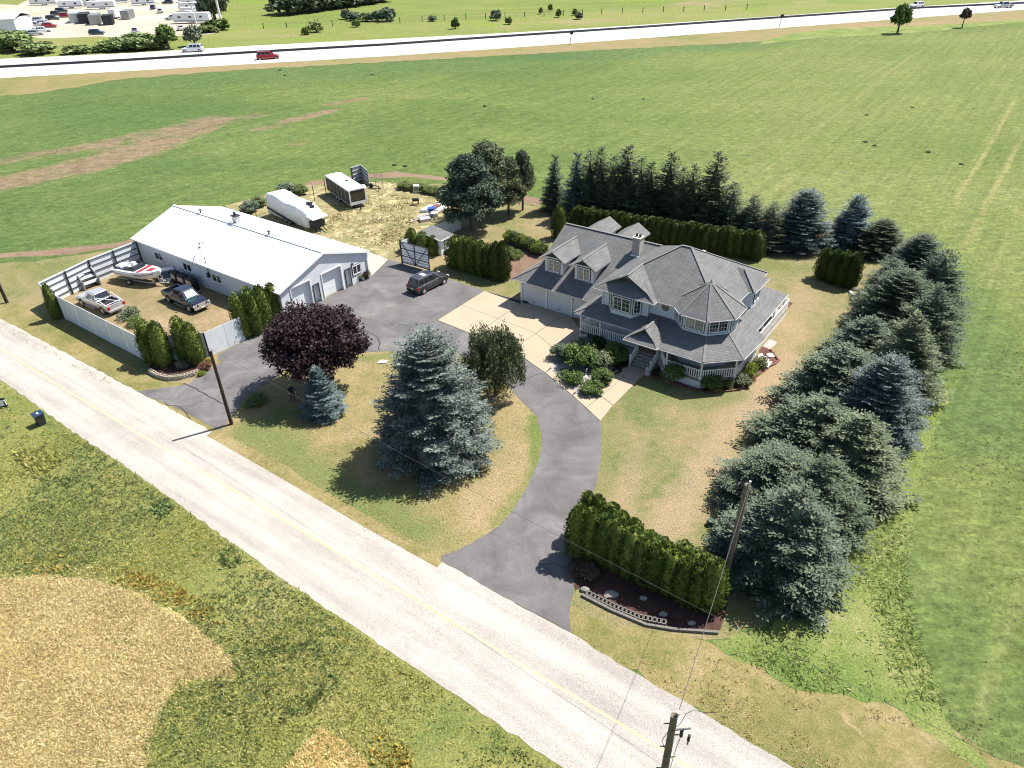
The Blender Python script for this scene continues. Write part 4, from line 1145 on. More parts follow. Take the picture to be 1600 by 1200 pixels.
# white sheet walls round the storage yard
def panel_wall(name, label, pts, h, rails=True, posts=True, pitch=2.4, inner=1, group=None, cat='fence', mat='fence_panel'):
    o0 = Vector(pts[0][:2])
    T = thing(name, (o0.x, o0.y), 0, label, cat, group)
    hs = h if isinstance(h, (list, tuple)) else [h] * len(pts)
    for i, (a, b) in enumerate(zip(pts, pts[1:])):
        A, B = Vector(a[:2]) - o0, Vector(b[:2]) - o0
        d = B - A
        n = max(1, round(d.length / pitch))
        nr = Vector((-d.y, d.x)).normalized() * inner
        for k in range(n):
            p, q = A.lerp(B, k / n), A.lerp(B, (k + 1) / n)
            h0, h1 = hs[i] + (hs[i + 1] - hs[i]) * k / n, hs[i] + (hs[i + 1] - hs[i]) * (k + 1) / n
            g_ = (q - p).normalized() * .015
            m = MB()
            ring = lambda P, hh: [(P.x - nr.x * .02, P.y - nr.y * .02, .02), (P.x + nr.x * .02, P.y + nr.y * .02, .02), (P.x + nr.x * .02, P.y + nr.y * .02, hh), (P.x - nr.x * .02, P.y - nr.y * .02, hh)]
            m.loft([ring(p + g_, h0), ring(q - g_, h1)])
            m.build('panel', mat, T)
            if posts:
                pp = p + nr * .14
                MB().box((pp.x, pp.y, h0 / 2), (.12, .12, h0 - .1), math.atan2(d.y, d.x)).build('post', 'steel_dark', T)
        if rails:
            for f in (.2, .45, .7, .93):
                a3, b3 = A + nr * .07, B + nr * .07
                MB().bar((a3.x, a3.y, hs[i] * f), (b3.x, b3.y, hs[i + 1] * f), .06, .07).build('rail', 'steel_dark', T)
    return T
panel_wall('yard_wall', 'white sheet metal wall with dark posts and rails at the back of the storage yard', [(-42.46, 77.28), (-45.53, 72.32), (-47.75, 66.65)], 2.7, pitch=2.9, inner=1)
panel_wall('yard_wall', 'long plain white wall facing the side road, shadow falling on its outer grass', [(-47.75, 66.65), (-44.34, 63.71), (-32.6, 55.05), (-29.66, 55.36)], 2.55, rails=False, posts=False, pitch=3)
panel_wall('yard_wall', 'short white wall piece between the two pairs of cedars by the planter', [(-29.66, 55.36), (-27.39, 55.81)], 2.5, rails=False, posts=False)
panel_wall('yard_gate', 'closed white metal gate between the storage yard and the asphalt apron', [(-27.27, 55.8), (-26.08, 57.34), (-24.94, 58.7)], 2.45, rails=True, posts=True, pitch=2.2, inner=1, cat='gate')

# ------------------------------------------------------------------ vegetation
def quads(name, C_, D, N, ln, wd, mat, core=None):
    """leaf quads: centres, long axes, normals, lengths, widths"""
    C_, D, N = (np.asarray(a, float) for a in (C_, D, N))
    D /= np.linalg.norm(D, axis=1, keepdims=True) + 1e-9
    S = np.cross(N, D)
    S /= np.linalg.norm(S, axis=1, keepdims=True) + 1e-9
    ln = np.broadcast_to(ln, len(C_))[:, None]
    wd = np.broadcast_to(wd, len(C_))[:, None]
    P = np.stack([C_ - D * ln * .5, C_ + S * wd * .5 + D * ln * .08, C_ + D * ln * .5, C_ - S * wd * .5 + D * ln * .08], 1).reshape(-1, 3)
    n = len(C_)
    fv = np.arange(n * 4).reshape(-1, 4)
    V = P
    F = fv
    if core is not None:
        V = np.concatenate([P, core[0]])
        F = np.concatenate([fv, core[1] + n * 4])
    me = bpy.data.meshes.new(name)
    me.vertices.add(len(V))
    me.vertices.foreach_set('co', V.ravel().astype(np.float32))
    me.loops.add(F.size)
    me.loops.foreach_set('vertex_index', F.ravel().astype(np.int32))
    me.polygons.add(len(F))
    me.polygons.foreach_set('loop_start', np.arange(0, F.size, 4, dtype=np.int32))
    me.polygons.foreach_set('loop_total', np.full(len(F), 4, np.int32))
    me.update(calc_edges=True)
    me.materials.append(M[mat])
    return me

def column_core(h, r, prof, seed, k=10, rings=9, z0=.1):
    rs = np.random.RandomState(seed)
    V, F = [], []
    for i in range(rings):
        t = i / (rings - 1)
        for j in range(k):
            a = 2 * PI * j / k
            q = r * prof(t) * rs.uniform(.88, 1.06)
            V.append((q * math.cos(a), q * math.sin(a), z0 + (h - z0) * t))
    for i in range(rings - 1):
        for j in range(k):
            F.append((i * k + j, i * k + (j + 1) % k, (i + 1) * k + (j + 1) % k, (i + 1) * k + j))
    return np.array(V), np.array(F)

def spruce_mesh(name, h, r, seed, whorls, per, leaf=(.24, .095), pw=.8, gap=0.0, twig=5.0, base=.03, mat='blue'):
    rs = np.random.RandomState(seed)
    Cs, Ds, Ns, Ls = [], [], [], []
    for wi in range(whorls):
        zf0 = base + (1 - base) * (wi + .5) / whorls
        for bi in range(max(4, int(per * (1 - .45 * zf0)))):
            zf = min(.985, max(base, zf0 + rs.uniform(-.6, .6) / whorls))
            a = rs.uniform(0, 2 * PI)
            Lb = r * (1 - zf) ** pw * rs.uniform(.78, 1.12) * (.86 + .14 * min(1, zf / .1)) + .12
            if rs.rand() < .06: Lb *= 1.14
            if rs.rand() < gap: continue
            o = np.array([math.cos(a), math.sin(a), 0])
            lat = np.array([-math.sin(a), math.cos(a), 0])
            up = -.30 + .85 * zf + rs.uniform(-.08, .08)
            cu = .22
            m = max(3, int(Lb * twig))
            for ti in range(m + 1):
                t = .22 + .78 * ti / m
                p = o * Lb * t + np.array([0, 0, zf * h + Lb * (up * t + cu * t * t)])
                bd = o + np.array([0, 0, up + 2 * cu * t])
                bd /= np.linalg.norm(bd)
                for sgn in ((-1, 1) if ti < m else (0,)):
                    ph = math.radians(rs.uniform(38, 62)) * sgn
                    td = bd * math.cos(ph) + lat * math.sin(ph) + np.array([0, 0, rs.uniform(-.22, .08)])
                    td /= np.linalg.norm(td)
                    tl = (.16 + .36 * Lb * (1.05 - t) ** .8) if sgn else .28
                    tl = min(tl, .85) * rs.uniform(.8, 1.2)
                    k = max(1, int(tl / (leaf[0] * .62)))
                    for q in range(k):
                        s_ = (q + .6) / k * tl
                        pc = p + td * s_ + rs.uniform(-.04, .04, 3)
                        dd = td + rs.uniform(-.55, .55, 3) * np.array([1, 1, .6])
                        Cs.append(pc); Ds.append(dd)
                        Ns.append(np.array([0, 0, 1]) + rs.uniform(-.75, .75, 3))
                        Ls.append(leaf[0] * rs.uniform(.75, 1.3))
    for q in range(10):   # leader
        Cs.append([rs.uniform(-.05, .05), rs.uniform(-.05, .05), h * (.95 + .05 * q / 10)])
        Ds.append([rs.uniform(-.5, .5), rs.uniform(-.5, .5), 1]); Ns.append(rs.uniform(-1, 1, 3)); Ls.append(leaf[0] * 1.1)
    Ls = np.array(Ls)
    core = column_core(h * .88, r * .5, lambda t: (1 - t) ** .9 + .02, seed, 8, 7, h * .05)
    return quads(name, Cs, Ds, Ns, Ls, Ls * leaf[1] / leaf[0], mat, core)

def trunk_mesh(name, h, r):
    mb = MB()
    rs = random.Random(int(h * 100))
    pts = [Vector((rs.uniform(-.04, .04) * i, rs.uniform(-.04, .04) * i, h * i / 6)) for i in range(7)]
    for i in range(6):
        mb.tube(pts[i], pts[i + 1], r * (1 - i / 6.6), r * (1 - (i + 1) / 6.6), 8)
    return mb.mesh(name, 'bark', uvs=False)

def cedar_mesh(name, h, r, seed, n=1500, leaf=.26, lobes=3):
    rs = np.random.RandomState(seed)
    offs = [(rs.uniform(-.28, .28) * r, rs.uniform(-.28, .28) * r, rs.uniform(.86, 1.0), rs.uniform(.66, .8)) for _ in range(lobes)]
    offs[0] = (0, 0, 1.0, .82)
    prof = lambda t: np.clip((.80 + .75 * t) * (t < .28) + (1.01 - .06 * (t - .28)) * (t >= .28), 0, 1) * np.sqrt(np.clip(1 - np.clip((t - .35) / .66, 0, 1) ** 2.3, 0, 1))
    C_, D, N, Ls = [], [], [], []
    for (ox, oy, hs, rs_) in offs:
        k = n // lobes
        t = rs.uniform(.01, 1, k)
        a = rs.uniform(0, 2 * PI, k)
        lump = 1 + .11 * np.sin(a * 5 + t * 16 + ox * 9) + .07 * np.sin(a * 9 - t * 31) + rs.uniform(-.06, .12, k)
        q = r * rs_ * prof(t) * lump
        out = np.stack([np.cos(a), np.sin(a), np.zeros(k)], 1)
        C_.append(np.stack([ox + q * np.cos(a), oy + q * np.sin(a), h * hs * t + .05], 1))
        D.append(out * .45 + np.array([0, 0, 1]) * (.8 + rs.uniform(-.2, .4, (k, 1))) + rs.uniform(-.3, .3, (k, 3)))
        N.append(out + rs.uniform(-.7, .7, (k, 3)))
        Ls.append(leaf * rs.uniform(.7, 1.3, k))
    C_, D, N, Ls = np.concatenate(C_), np.concatenate(D), np.concatenate(N), np.concatenate(Ls)
    core = column_core(h * .93, r * .72, lambda t: float(prof(np.array(t))) + .01, seed)
    return quads(name, C_, D, N, Ls, Ls * .62, 'cedar', core)

def blob_mesh(name, rx, ry, h, z0, seed, lobes=40, per=120, leaf=.2, lobe_r=.28, mat='shrub', aspect=.7, upright=0.0, lz=.8, cone=0.0):
    """rounded crown made of leafy clumps that leave gaps between them"""
    rs = np.random.RandomState(seed)
    C_, D, N, Ls = [], [], [], []
    for i in range(lobes):
        v = rs.normal(size=3)
        v /= np.linalg.norm(v)
        v[2] = v[2] if v[2] > (-.55 if not cone else -.9) else -v[2]
        q = rs.uniform(.55, .86) if i % 4 else rs.uniform(.1, .5)
        c = np.array([v[0] * rx * q, v[1] * ry * q, z0 + (h - z0) * (.5 + .5 * v[2] * q)])
        zf = (c[2] - z0) / (h - z0)
        c[:2] *= 1 + cone * (.5 - zf)
        R = lobe_r * min(rx, ry) * rs.uniform(.7, 1.25)
        u = rs.normal(size=(per, 3))
        u /= np.linalg.norm(u, axis=1, keepdims=True)
        rad = R * rs.uniform(.55, 1.08, (per, 1))
        P = c + u * rad * np.array([1, 1, lz])
        P = P[P[:, 2] > z0 * .6 + .03]
        k = len(P)
        u = u[:k]
        C_.append(P)
        D.append(rs.normal(size=(k, 3)) * .7 + u * .6 + np.array([0, 0, upright]))
        N.append(u * .8 + np.array([0, 0, .6]) + rs.normal(size=(k, 3)) * .5)
        Ls.append(leaf * rs.uniform(.65, 1.35, k))
    C_, D, N, Ls = (np.concatenate(a) for a in (C_, D, N, Ls))
    return quads(name, C_, D, N, Ls, Ls * aspect, mat)

def branchy(name, h, r, ends, seed):
    rs = random.Random(seed)
    mb = MB()
    mb.tube((0, 0, 0), (0, 0, h * .35), r, r * .8, 8)
    for (x, y, z) in ends:
        m = Vector((x * .35, y * .35, h * .35 + (z - h * .35) * .45))
        mb.tube((0, 0, h * .3), m, r * .6, r * .35, 6)
        mb.tube(m, (x, y, z), r * .35, r * .12, 5)
    return mb.mesh(name, 'bark', uvs=False)

TM = {}
TM['big'] = (spruce_mesh('spruce_crown', 12.3, 4.4, 3, 36, 16, (.22, .11), .60, twig=5.8), 12.3, 4.4)
TM['mid'] = (spruce_mesh('spruce_crown', 10, 3.3, 5, 27, 14, (.22, .11), .86, twig=6), 10, 3.3)
TM['mid2'] = (spruce_mesh('spruce_crown', 10, 3.3, 8, 26, 14, (.22, .11), .76, gap=.1, twig=6), 10, 3.3)
TM['slim'] = (spruce_mesh('spruce_crown', 10, 2.1, 11, 30, 13, (.25, .12), .78, gap=.08, twig=6), 10, 2.1)
TM['slim2'] = (spruce_mesh('spruce_crown', 10, 2.1, 14, 28, 12, (.26, .12), .66, gap=.2, twig=5.5), 10, 2.1)
TM['small'] = (spruce_mesh('spruce_crown', 5, 1.85, 17, 24, 15, (.14, .07), .85, twig=11), 5, 1.85)
TRK = trunk_mesh('trunk', 10, .22)

def conifer(key, p, mat, label, group=None, name='spruce_tree', cat='spruce tree', wide=1.0):
    """p = (x, y, height, radius)"""
    me_, h0, r0 = TM[key]
    x, y, h, r = p
    rnd = random.Random(int(x * 31 + y * 17))
    T = thing(name, (x, y), rnd.uniform(0, 6.28), label, cat, group)
    s = r / r0
    put('crown', me_, T, (0, 0, 0), 0, (s, s, h / h0), mat)
    put('trunk', TRK, T, (0, 0, 0), 0, (h / 10, h / 10, h / 10.6))
    return T

conifer('big', (-5.7, 41.12, 10.16, 4.6), 'blue', 'very large blue spruce on the golden lawn island, biggest tree in the driveway loop')
conifer('small', (-14.97, 46.46, 4.26, 1.85), 'pale_blue', 'small pale blue spruce on the lawn in front of the purple maple')

BS = [((10.18, 87.68, 8.68, 1.9), 'slim2', 'dark'), ((11.42, 87.04, 9.13, 2), 'slim', 'dark'), ((12.91, 86.52, 8.33, 2), 'slim2', 'dark'), ((14.67, 86.78, 9.35, 2.6), 'slim', 'dark'), ((16.06, 85.36, 8.36, 1.9), 'slim2', 'dark'),
      ((17.3, 85.07, 7.81, 1.9), 'slim', 'dark'), ((19.39, 84.59, 9.02, 2.4), 'slim', 'dark'), ((20.66, 83.1, 7.79, 1.8), 'slim2', 'dark'), ((21.74, 82.62, 8.2, 1.8), 'slim', 'dark'), ((24.26, 82.44, 9.51, 2.8), 'slim', 'dark'), ((25.98, 80.18, 6.79, 2), 'slim2', 'dark')]
conifer('slim', (6.04, 91.21, 7.24, 2), 'bluegreen', 'slim grey green spruce standing alone at the left end of the row behind the house')
conifer('slim', (8.61, 88.52, 8.25, 2.2), 'blue', 'narrow blue topped spruce next to the dark spruces behind the house')
for p, k, m in BS:
    conifer(k, (p[0], p[1], p[2], p[3] * 1.3), m, 'dark green spruce in the dense row behind the house hedge', 'dark spruces in a row behind the house hedge')
conifer('mid2', (28.12, 79.13, 5.61, 3), 'bluegreen', 'shorter blue green spruce at the right end of the row behind the hedge')
conifer('mid2', (29.78, 77.18, 5.5, 2.6), 'green', 'small green spruce between the hedge end and the broad silver blue spruce')
conifer('big', (33.71, 77.87, 6.55, 4), 'blue', 'broad silver blue spruce behind the lawn, right of the back hedge')
conifer('small', (39.54, 77.86, 5.76, 2.9), 'pale_blue', 'pale blue spruce with a thin leaning leader beside the broad silver blue one')
conifer('big', (41.74, 75.24, 3.93, 3.3), 'dark', 'dark olive conifer at the corner of the yard, before the long right hand row')
RW = [((41.78, 67.24, 5.27, 3.2), 'big', 'bluegreen', 'blue green spruce at the far end of the long right hand row'),
      ((37.31, 63.57, 4.25, 2.8), 'mid2', 'bluegreen', 'blue green spruce beside the four clipped cedars in the right hand row'),
      ((39.89, 60.29, 6.75, 3.2), 'mid2', 'green', 'tall green spruce on the field side near the far end of the right hand row'),
      ((35.52, 57.97, 5.53, 3.6), 'big', 'green', 'green spruce on the lawn side, third from the far end of the right hand row'),
      ((35.66, 53.28, 6.66, 3.2), 'mid2', 'green', 'green spruce overlooking the field where the right hand row bends'),
      ((30.15, 52.1, 4.21, 3.7), 'mid2', 'bluegreen', 'low blue green spruce reaching over the lawn near the porch corner'),
      ((31.08, 48, 6.96, 3.3), 'mid', 'green', 'green spruce on the field side in the middle of the right hand row'),
      ((25.48, 46.22, 5.05, 3.9), 'mid2', 'bluegreen', 'blue tinted spruce whose branches spread over the dry lawn, mid row'),
      ((26.92, 42.36, 6.53, 3.4), 'big', 'blue', 'blue spruce leaning over the bright grass on the field side of the row'),
      ((21.38, 39.99, 4.62, 4.2), 'mid2', 'green', 'large olive green spruce with a rounded top in the near half of the row'),
      ((22.75, 37.05, 5.53, 3.5), 'mid', 'green', 'green spruce low on the field side in the near half of the row'),
      ((17.23, 34.91, 4, 3.9), 'big', 'bluegreen', 'blue green spruce rising next to the utility pole at the lawn corner'),
      ((18.77, 32.65, 5.76, 3.3), 'mid2', 'green', 'olive spruce at the near end of the row, on the tall grass side'),
      ((15.63, 28.93, 6.5, 3.5), 'mid2', 'bluegreen', 'nearest spruce of the row, beside the end of the front cedar hedge'),
      ((14.63, 31.01, 3.64, 2.6), 'mid', 'bluegreen', 'smaller spruce squeezed between the leaning pole and the nearest big spruce')]
for i, (p, k, m, lb) in enumerate(RW):
    T = conifer(k, (p[0], p[1], p[2] * (1.05 if i % 2 else 1.0), p[3] * 1.13), m, lb, 'spruces in the long right hand row')
    T.scale = (1.0 + .07 * math.sin(i * 2.1), 1.0 - .07 * math.sin(i * 1.7), 1)

PN = [blob_mesh('pine_crown', 2.6, 2.6, 10, (.5, 2.0)[i], 21 + i, (120, 80)[i], 190, .36, .30, 'pine_blue', .34, upright=.3, cone=(.9, .4)[i]) for i in range(2)]
PT = branchy('trunk', 10, .2, [(1.5, .6, 5), (-1.2, 1, 6), (.4, -1.5, 7), (0, 0, 9)], 4)
for p, m, k, lb in [((-4.65, 84.96, 10, 3.7), 'pine_blue', 0, 'large blue grey pine at the end of the white wall by the garden shed'), ((-2.45, 89.98, 9.66, 3.4), 'pine', 1, 'tall dark pine behind the blue grey one at the vegetable garden'),
                    ((0.09, 90.19, 7.9, 2.2), 'pine', 0, 'thinner pine with a bare lower trunk behind the vegetable garden'), ((1.98, 91.78, 7.97, 1.6), 'dark', 1, 'narrow sparse pine at the right end of the group beyond the vegetable garden')]:
    T = thing('pine_tree', (p[0], p[1]), k * 2, lb, 'pine tree')
    put('crown', PN[k], T, sc=(p[3] / 2.6, p[3] / 2.6, p[2] / 10), mat=m)
    put('trunk', PT, T, sc=(p[2] / 10,) * 3)
mp = (-1.4, 48.33, 6.14, 2.9)
T = thing('pine_tree', (mp[0], mp[1]), .3, 'dense dark green mountain pine right behind the very large blue spruce', 'pine tree')
put('crown', blob_mesh('pine_crown', 2.9, 2.9, mp[2], .2, 31, 190, 130, .26, .13, 'pine', .3, upright=1.4, lz=3.2), T, mat='pine')
put('trunk', branchy('trunk', mp[2] * .9, .14, [(1.2, 1, 4), (-1, .5, 4.5), (0, -1.3, 4.2), (1.3, -.8, 3.4), (-1.2, -.9, 3.5)], 5), T)
ma = (-15.85, 50.24)
T = thing('maple_tree', (ma[0], ma[1]), 0, 'round purple leaved maple standing between the drive entrance and the workshop', 'maple tree')
put('crown', blob_mesh('maple_crown', 4.5, 4.2, 7.7, .8, 41, 260, 190, .20, .2, 'maple', .8), T, mat='maple')
put('trunk', branchy('trunk', 6.8, .2, [(2, 1, 5), (-2, 1.2, 4.6), (1, -2, 4.4), (-1.4, -1.6, 5), (2.6, -.6, 3.6), (0, .3, 6.2)], 6), T)

# cedars
CD = [cedar_mesh('cedar_crown', 4.5, 1.0, 51 + i, 3600, .17, 3 + i % 2) for i in range(3)]
CT = trunk_mesh('trunk', 4, .08)
def cedar(p, label, group=None, mat='cedar', i=None, slim=1.0):
    x, y, h, r = p
    rnd = random.Random(int(x * 37 + y * 11))
    T = thing('cedar_tree', (x, y), rnd.uniform(0, 6.28), label, 'cedar', group)
    put('crown', CD[rnd.randrange(3) if i is None else i], T, sc=(r, r, h / 4.5), mat=mat)
    put('trunk', CT, T, sc=(1, 1, h / 4.6))
cedar((-45.22, 63.86, 3.81, 0.65), 'narrow columnar cedar against the outside of the white wall near its far corner')
cedar((-32.19, 55.22, 4.19, 1), 'left cedar of the pair in front of the white wall, above the block edged bed')
cedar((-30.89, 54.68, 4.26, 1.05), 'right cedar of the pair in front of the white wall, above the block edged bed')
cedar((-29.28, 55.5, 4.28, 0.95), 'left cedar of the pair next to the white gate')
cedar((-28.01, 54.7, 4.05, 0.95), 'right cedar of the pair next to the white gate')
for p, n in (((-25.14, 59.35, 4.55, 1.1), 'first'), ((-24.35, 59.96, 4.75, 1.15), 'second'), ((-23.74, 61.41, 4.3, 1), 'third'), ((-23.23, 63.05, 3.69, 1), 'fourth')):
    cedar(p, n + ' of the four tall cedars in front of the workshop corner, counted from the gate')
cedar((6.16, 81.87, 4.13, 1.05), 'single tall dark cedar behind the garage roof', mat='cedar_dark')
for p in ((-11.36, 79.14, 2.7, 0.95), (-9.97, 78.01, 2.72, 1), (-8.75, 77.74, 2.33, 0.8)):
    cedar(p, 'rounded cedar between the open sheet metal gate and the garden shed', 'cedars behind the open gate')
for p in ((-5.89, 74.12, 3.71, 1.2), (-4.92, 73.4, 3.83, 1.2), (-3.97, 72.69, 3.94, 1.2), (-3.03, 72.06, 3.89, 1.1)):
    cedar(p, 'cedar in the left, lighter topped half of the clipped block by the vegetable plot', 'cedars in the clipped block by the vegetable plot, left half')
for p in ((-2.18, 71.27, 3.83, 1), (-1.41, 70.75, 4.24, 1), (-0.64, 70.56, 4.37, 1)):
    cedar(p, 'cedar in the right, darker half of the clipped block by the vegetable plot', 'cedars in the clipped block by the vegetable plot, right half', 'cedar_dark')
for p in ((33.13, 68.95, 3.41, 1), (33.71, 68, 3.65, 1), (34.4, 67.35, 3.77, 1), (35.12, 66.82, 3.84, 0.95)):
    cedar(p, 'clipped cedar in the short block at the back of the right hand lawn', 'four clipped cedars at the back of the right hand lawn', 'cedar_dark')
a0, a1 = (8.56, 83.49, 3.34, 1), (27.57, 74.37, 3.22, 1)
for i in range(24):
    t = i / 23
    cedar((a0[0] + (a1[0] - a0[0]) * t, a0[1] + (a1[1] - a0[1]) * t, (a0[2] + (a1[2] - a0[2]) * t) * random.Random(i).uniform(.95, 1.03), 1.15), 'dark cedar in the long clipped hedge behind the house', 'cedars of the long hedge behind the house', 'cedar_dark')
FR = [(3.89, 30.94, 4.04, 0.95), (4.59, 30.67, 3.98, 1), (5.29, 30.24, 3.91, 1), (5.99, 29.83, 3.78, 1), (6.7, 29.32, 3.7, 1), (7.41, 28.87, 3.53, 1), (8.09, 28.38, 3.41, 1), (8.81, 27.94, 3.24, 1), (9.51, 27.46, 3.22, 1), (10.2, 27.04, 3.25, 1), (10.86, 26.71, 3.79, 1)]
for p in FR:
    cedar((*p[:3], p[3] * .98), 'bright cedar in the road side row of the front hedge beside the asphalt drive', 'front hedge cedars, road side row')
for p in ((4.48, 32.56, 3.56, 0.8), (5.09, 32.43, 3.4, 0.8), (5.85, 31.92, 3.17, 0.85), (6.41, 31.32, 3.09, 0.8), (7.11, 30.89, 2.86, 0.8), (8.03, 30.4, 2.27, 0.85), (8.73, 29.92, 2.2, 0.8), (9.78, 29.25, 2.54, 0.85), (10.37, 28.8, 2.37, 0.8), (10.95, 28.5, 2.26, 0.8)):
    cedar(p, 'smaller cedar peeking over from the lawn side row of the front hedge', 'front hedge cedars, lawn side row')

SH = [blob_mesh('shrub_leaves', 1, 1, 1.5, .0, 61 + i, 34, 200, .13, .36, 'shrub', .65) for i in range(2)]
BALL = blob_mesh('shrub_leaves', 1, 1, 1.9, .0, 71, 60, 90, .10, .3, 'shrub', .7)
LOW = blob_mesh('shrub_leaves', 1, 1, .9, .0, 72, 24, 110, .17, .42, 'shrub', .45, upright=.4)
def shrub(p, r, h, mat, label, proto=0, group=None, name='shrub', cat='shrub'):
    me_, hh = {0: (SH[0], 1.5), 1: (SH[1], 1.5), 'ball': (BALL, 1.9), 'low': (LOW, .9)}[proto]
    o = put(name, me_, None, (p[0], p[1], 0), random.Random(int(p[0] * 7)).uniform(0, 6), (r * 1.12, r * 1.12, h / hh * 1.1), mat)
    return tag(o, label, cat, group)
shrub((6.03, 52.47), 1.4, 1.9, 'shrub', 'largest spreading green shrub in the middle of the pebble island bed', 0, name='spreading_shrub')
shrub((4.36, 54.03), .85, 1.2, 'sage', 'grey green shrub at the driveway corner of the pebble island bed', 1)
shrub((7.58, 52.4), .95, 1.5, 'pale', 'variegated cream and green shrub near the walkway in the island bed', 0)
shrub((5.81, 54.96), .7, 1.0, 'pale', 'small cream flowered plant behind the largest shrub in the island bed', 1)
shrub((4.86, 50.3), 1.0, .8, 'shrub', 'low dark creeping shrub along the concrete edge of the island bed', 'low')
shrub((5.21, 49.99), .3, .35, 'sage', 'tiny round blue grey plant among pebbles at the front of the island bed', 'ball')
shrub((7.58, 50.08), .85, 1.1, 'shrub', 'bushy green shrub beside the coiled garden hose', 1)
shrub((6.63, 48.68), .95, .8, 'shrub', 'rounded green shrub at the near tip of the island bed', 0)
shrub((9.06, 53.5), 1.15, 1.3, 'shrub', 'rounded green shrub below the porch railing, left of the steps', 0)
shrub((8.06, 55.53), .9, .9, 'cedar_dark', 'dark low shrub against the left end of the porch skirt', 'low')
shrub((7.25, 57.3), .7, 1.0, 'dark', 'dark spiky shrub at the porch corner by the garage', 1)
shrub((6.8, 55.7), .75, .9, 'sage', 'dark grey green shrub at the back of the island bed', 1)
shrub((13.48, 49.73), .98, 1.75, 'shrub', 'clipped ball shaped bush in front of the turret porch, nearest the steps', 'ball', name='ball_bush')
shrub((16.27, 48.84), 1.0, 1.3, 'shrub', 'clipped round bush in the middle of the turret porch bed', 'ball', name='ball_bush')
shrub((16.64, 48.45), .5, .7, 'lime', 'small lime green bush touching the front of the middle round bush', 'ball', name='ball_bush')
shrub((17.54, 49.07), .6, .6, 'shrub', 'low dark green plant right of the lime bush under the porch', 'low')
shrub((17.91, 48.68), .35, .7, 'pale', 'spiky pale grass clump at the bed edge under the porch', 'low')
shrub((19.92, 50.14), .68, 1.35, 'lime', 'bright lime ball bush at the far end of the turret porch bed', 'ball', name='ball_bush')
shrub((18.99, 49.3), .8, .8, 'dark', 'dark shrub in the shade before the bright lime ball bush', 1)
shrub((21.09, 51.9), .75, .8, 'pale', 'yellow green leafy hosta beside the round white stepping stone', 'low')
shrub((-37.99, 63.66), .9, .8, 'sage', 'silvery weed clump growing inside the storage yard wall', 'low', name='weed_clump', cat='weeds')
shrub((-36.57, 62.27), .8, .7, 'weed_green', 'green weed clump growing inside the storage yard wall', 'low', name='weed_clump', cat='weeds')
shrub((-29.17, 54.03), .5, .6, 'sage', 'blue grey leafy plant between the two cedar pairs', 'low', name='plant', cat='plant')
shrub((-26.95, 53.51), .5, .7, 'brown', 'small dark red shrub at the drive end of the block edged bed', 1)
shrub((-26.77, 54.14), .4, .7, 'gold', 'small golden plant beside the closed white gate', 1, name='plant', cat='plant')
shrub((-27.05, 52.69), .35, .35, 'lime', 'tiny lime plant spilling over the block edging', 'low', name='plant', cat='plant')
shrub((-21.18, 48.36), .9, .5, 'weed_green', 'leafy green weed in the shade of the maple near the drive', 'low', name='weed_clump', cat='weeds')
shrub((3.98, 29.29), .8, .5, 'bark', 'bare twiggy brown shrub at the drive end of the front hedge bed', 'low')
for i, (p, r, h, mt, lb) in enumerate([((-11.68, 78.98), 1, 1.2, 'dark', 'dark ragged bush at the hinge post of the open gate'), ((-5.25, 99.61), 1.4, .9, 'weed_green', 'weeds along the dirt track at the left of the pines'),
      ((-31.3, 100.38), 1.4, 1.5, 'sage', 'leafy bush behind the tarpaulin covered trailer'), ((-29.7, 100.54), 1.2, 1.2, 'weed_green', 'second leafy bush behind the tarpaulin covered trailer, nearer the camper'), ((-34.7, 93.84), 1.3, 1.2, 'sage', 'small bush at the fence behind the workshop roof, left one'), ((-33.95, 95.8), 1.0, 1.3, 'willow', 'small pale bush touching the left end of the covered trailer')]):
    shrub(p, r, h, mt, lb, 'low' if h < 1 else 1, name='bush', cat='bush')
for i in range(7):
    t = i / 6
    a, b_ = (-14.86, 101.99), (-8.34, 98.2)
    shrub((a[0] + (b_[0] - a[0]) * t, a[1] + (b_[1] - a[1]) * t), 1.0, .9, 'weed_green', 'low leafy bush in the row bordering the dirt track behind the storage ground', i % 2, 'low bushes along the dirt track', 'bush', 'bush')
# vegetable plot
for i in range(8):
    t = i / 7
    a, b_ = (0.17, 80.98), (3.75, 76.95)
    shrub((a[0] + (b_[0] - a[0]) * t, a[1] + (b_[1] - a[1]) * t), .75, 1.3, 'shrub' if i % 3 else 'lime', 'tall leafy vegetable plant in the staked row of the garden plot', i % 2, 'tall vegetable plants in the staked row', 'vegetable_plant', 'plant')
for j, (a, b_) in enumerate((((-0.23, 78.3), (1.23, 76.73)), ((-0.39, 77.19), (0.92, 75.66)))):
    for i in range(5):
        t = i / 4
        shrub((a[0] + (b_[0] - a[0]) * t, a[1] + (b_[1] - a[1]) * t), .45, .45, 'weed_green', 'small green crop plant in the low rows of the garden plot', 'low', 'small crops in the low garden rows', 'vegetable_plant', 'plant')
for i, p in enumerate(((-0.29, 80.81), (0.17, 80.39), (0.76, 79.58), (1.21, 79.36), (4.02, 76.57))):
    tag(MB().tube((p[0], p[1], 0), (p[0], p[1], 1.9), .03).box((p[0], p[1], 1.75), (.3, .04, .04)).build('garden_stake', 'wood', None, uvs=False), 'thin wooden stake standing in the vegetable plot', 'stake', 'stakes in the vegetable plot')

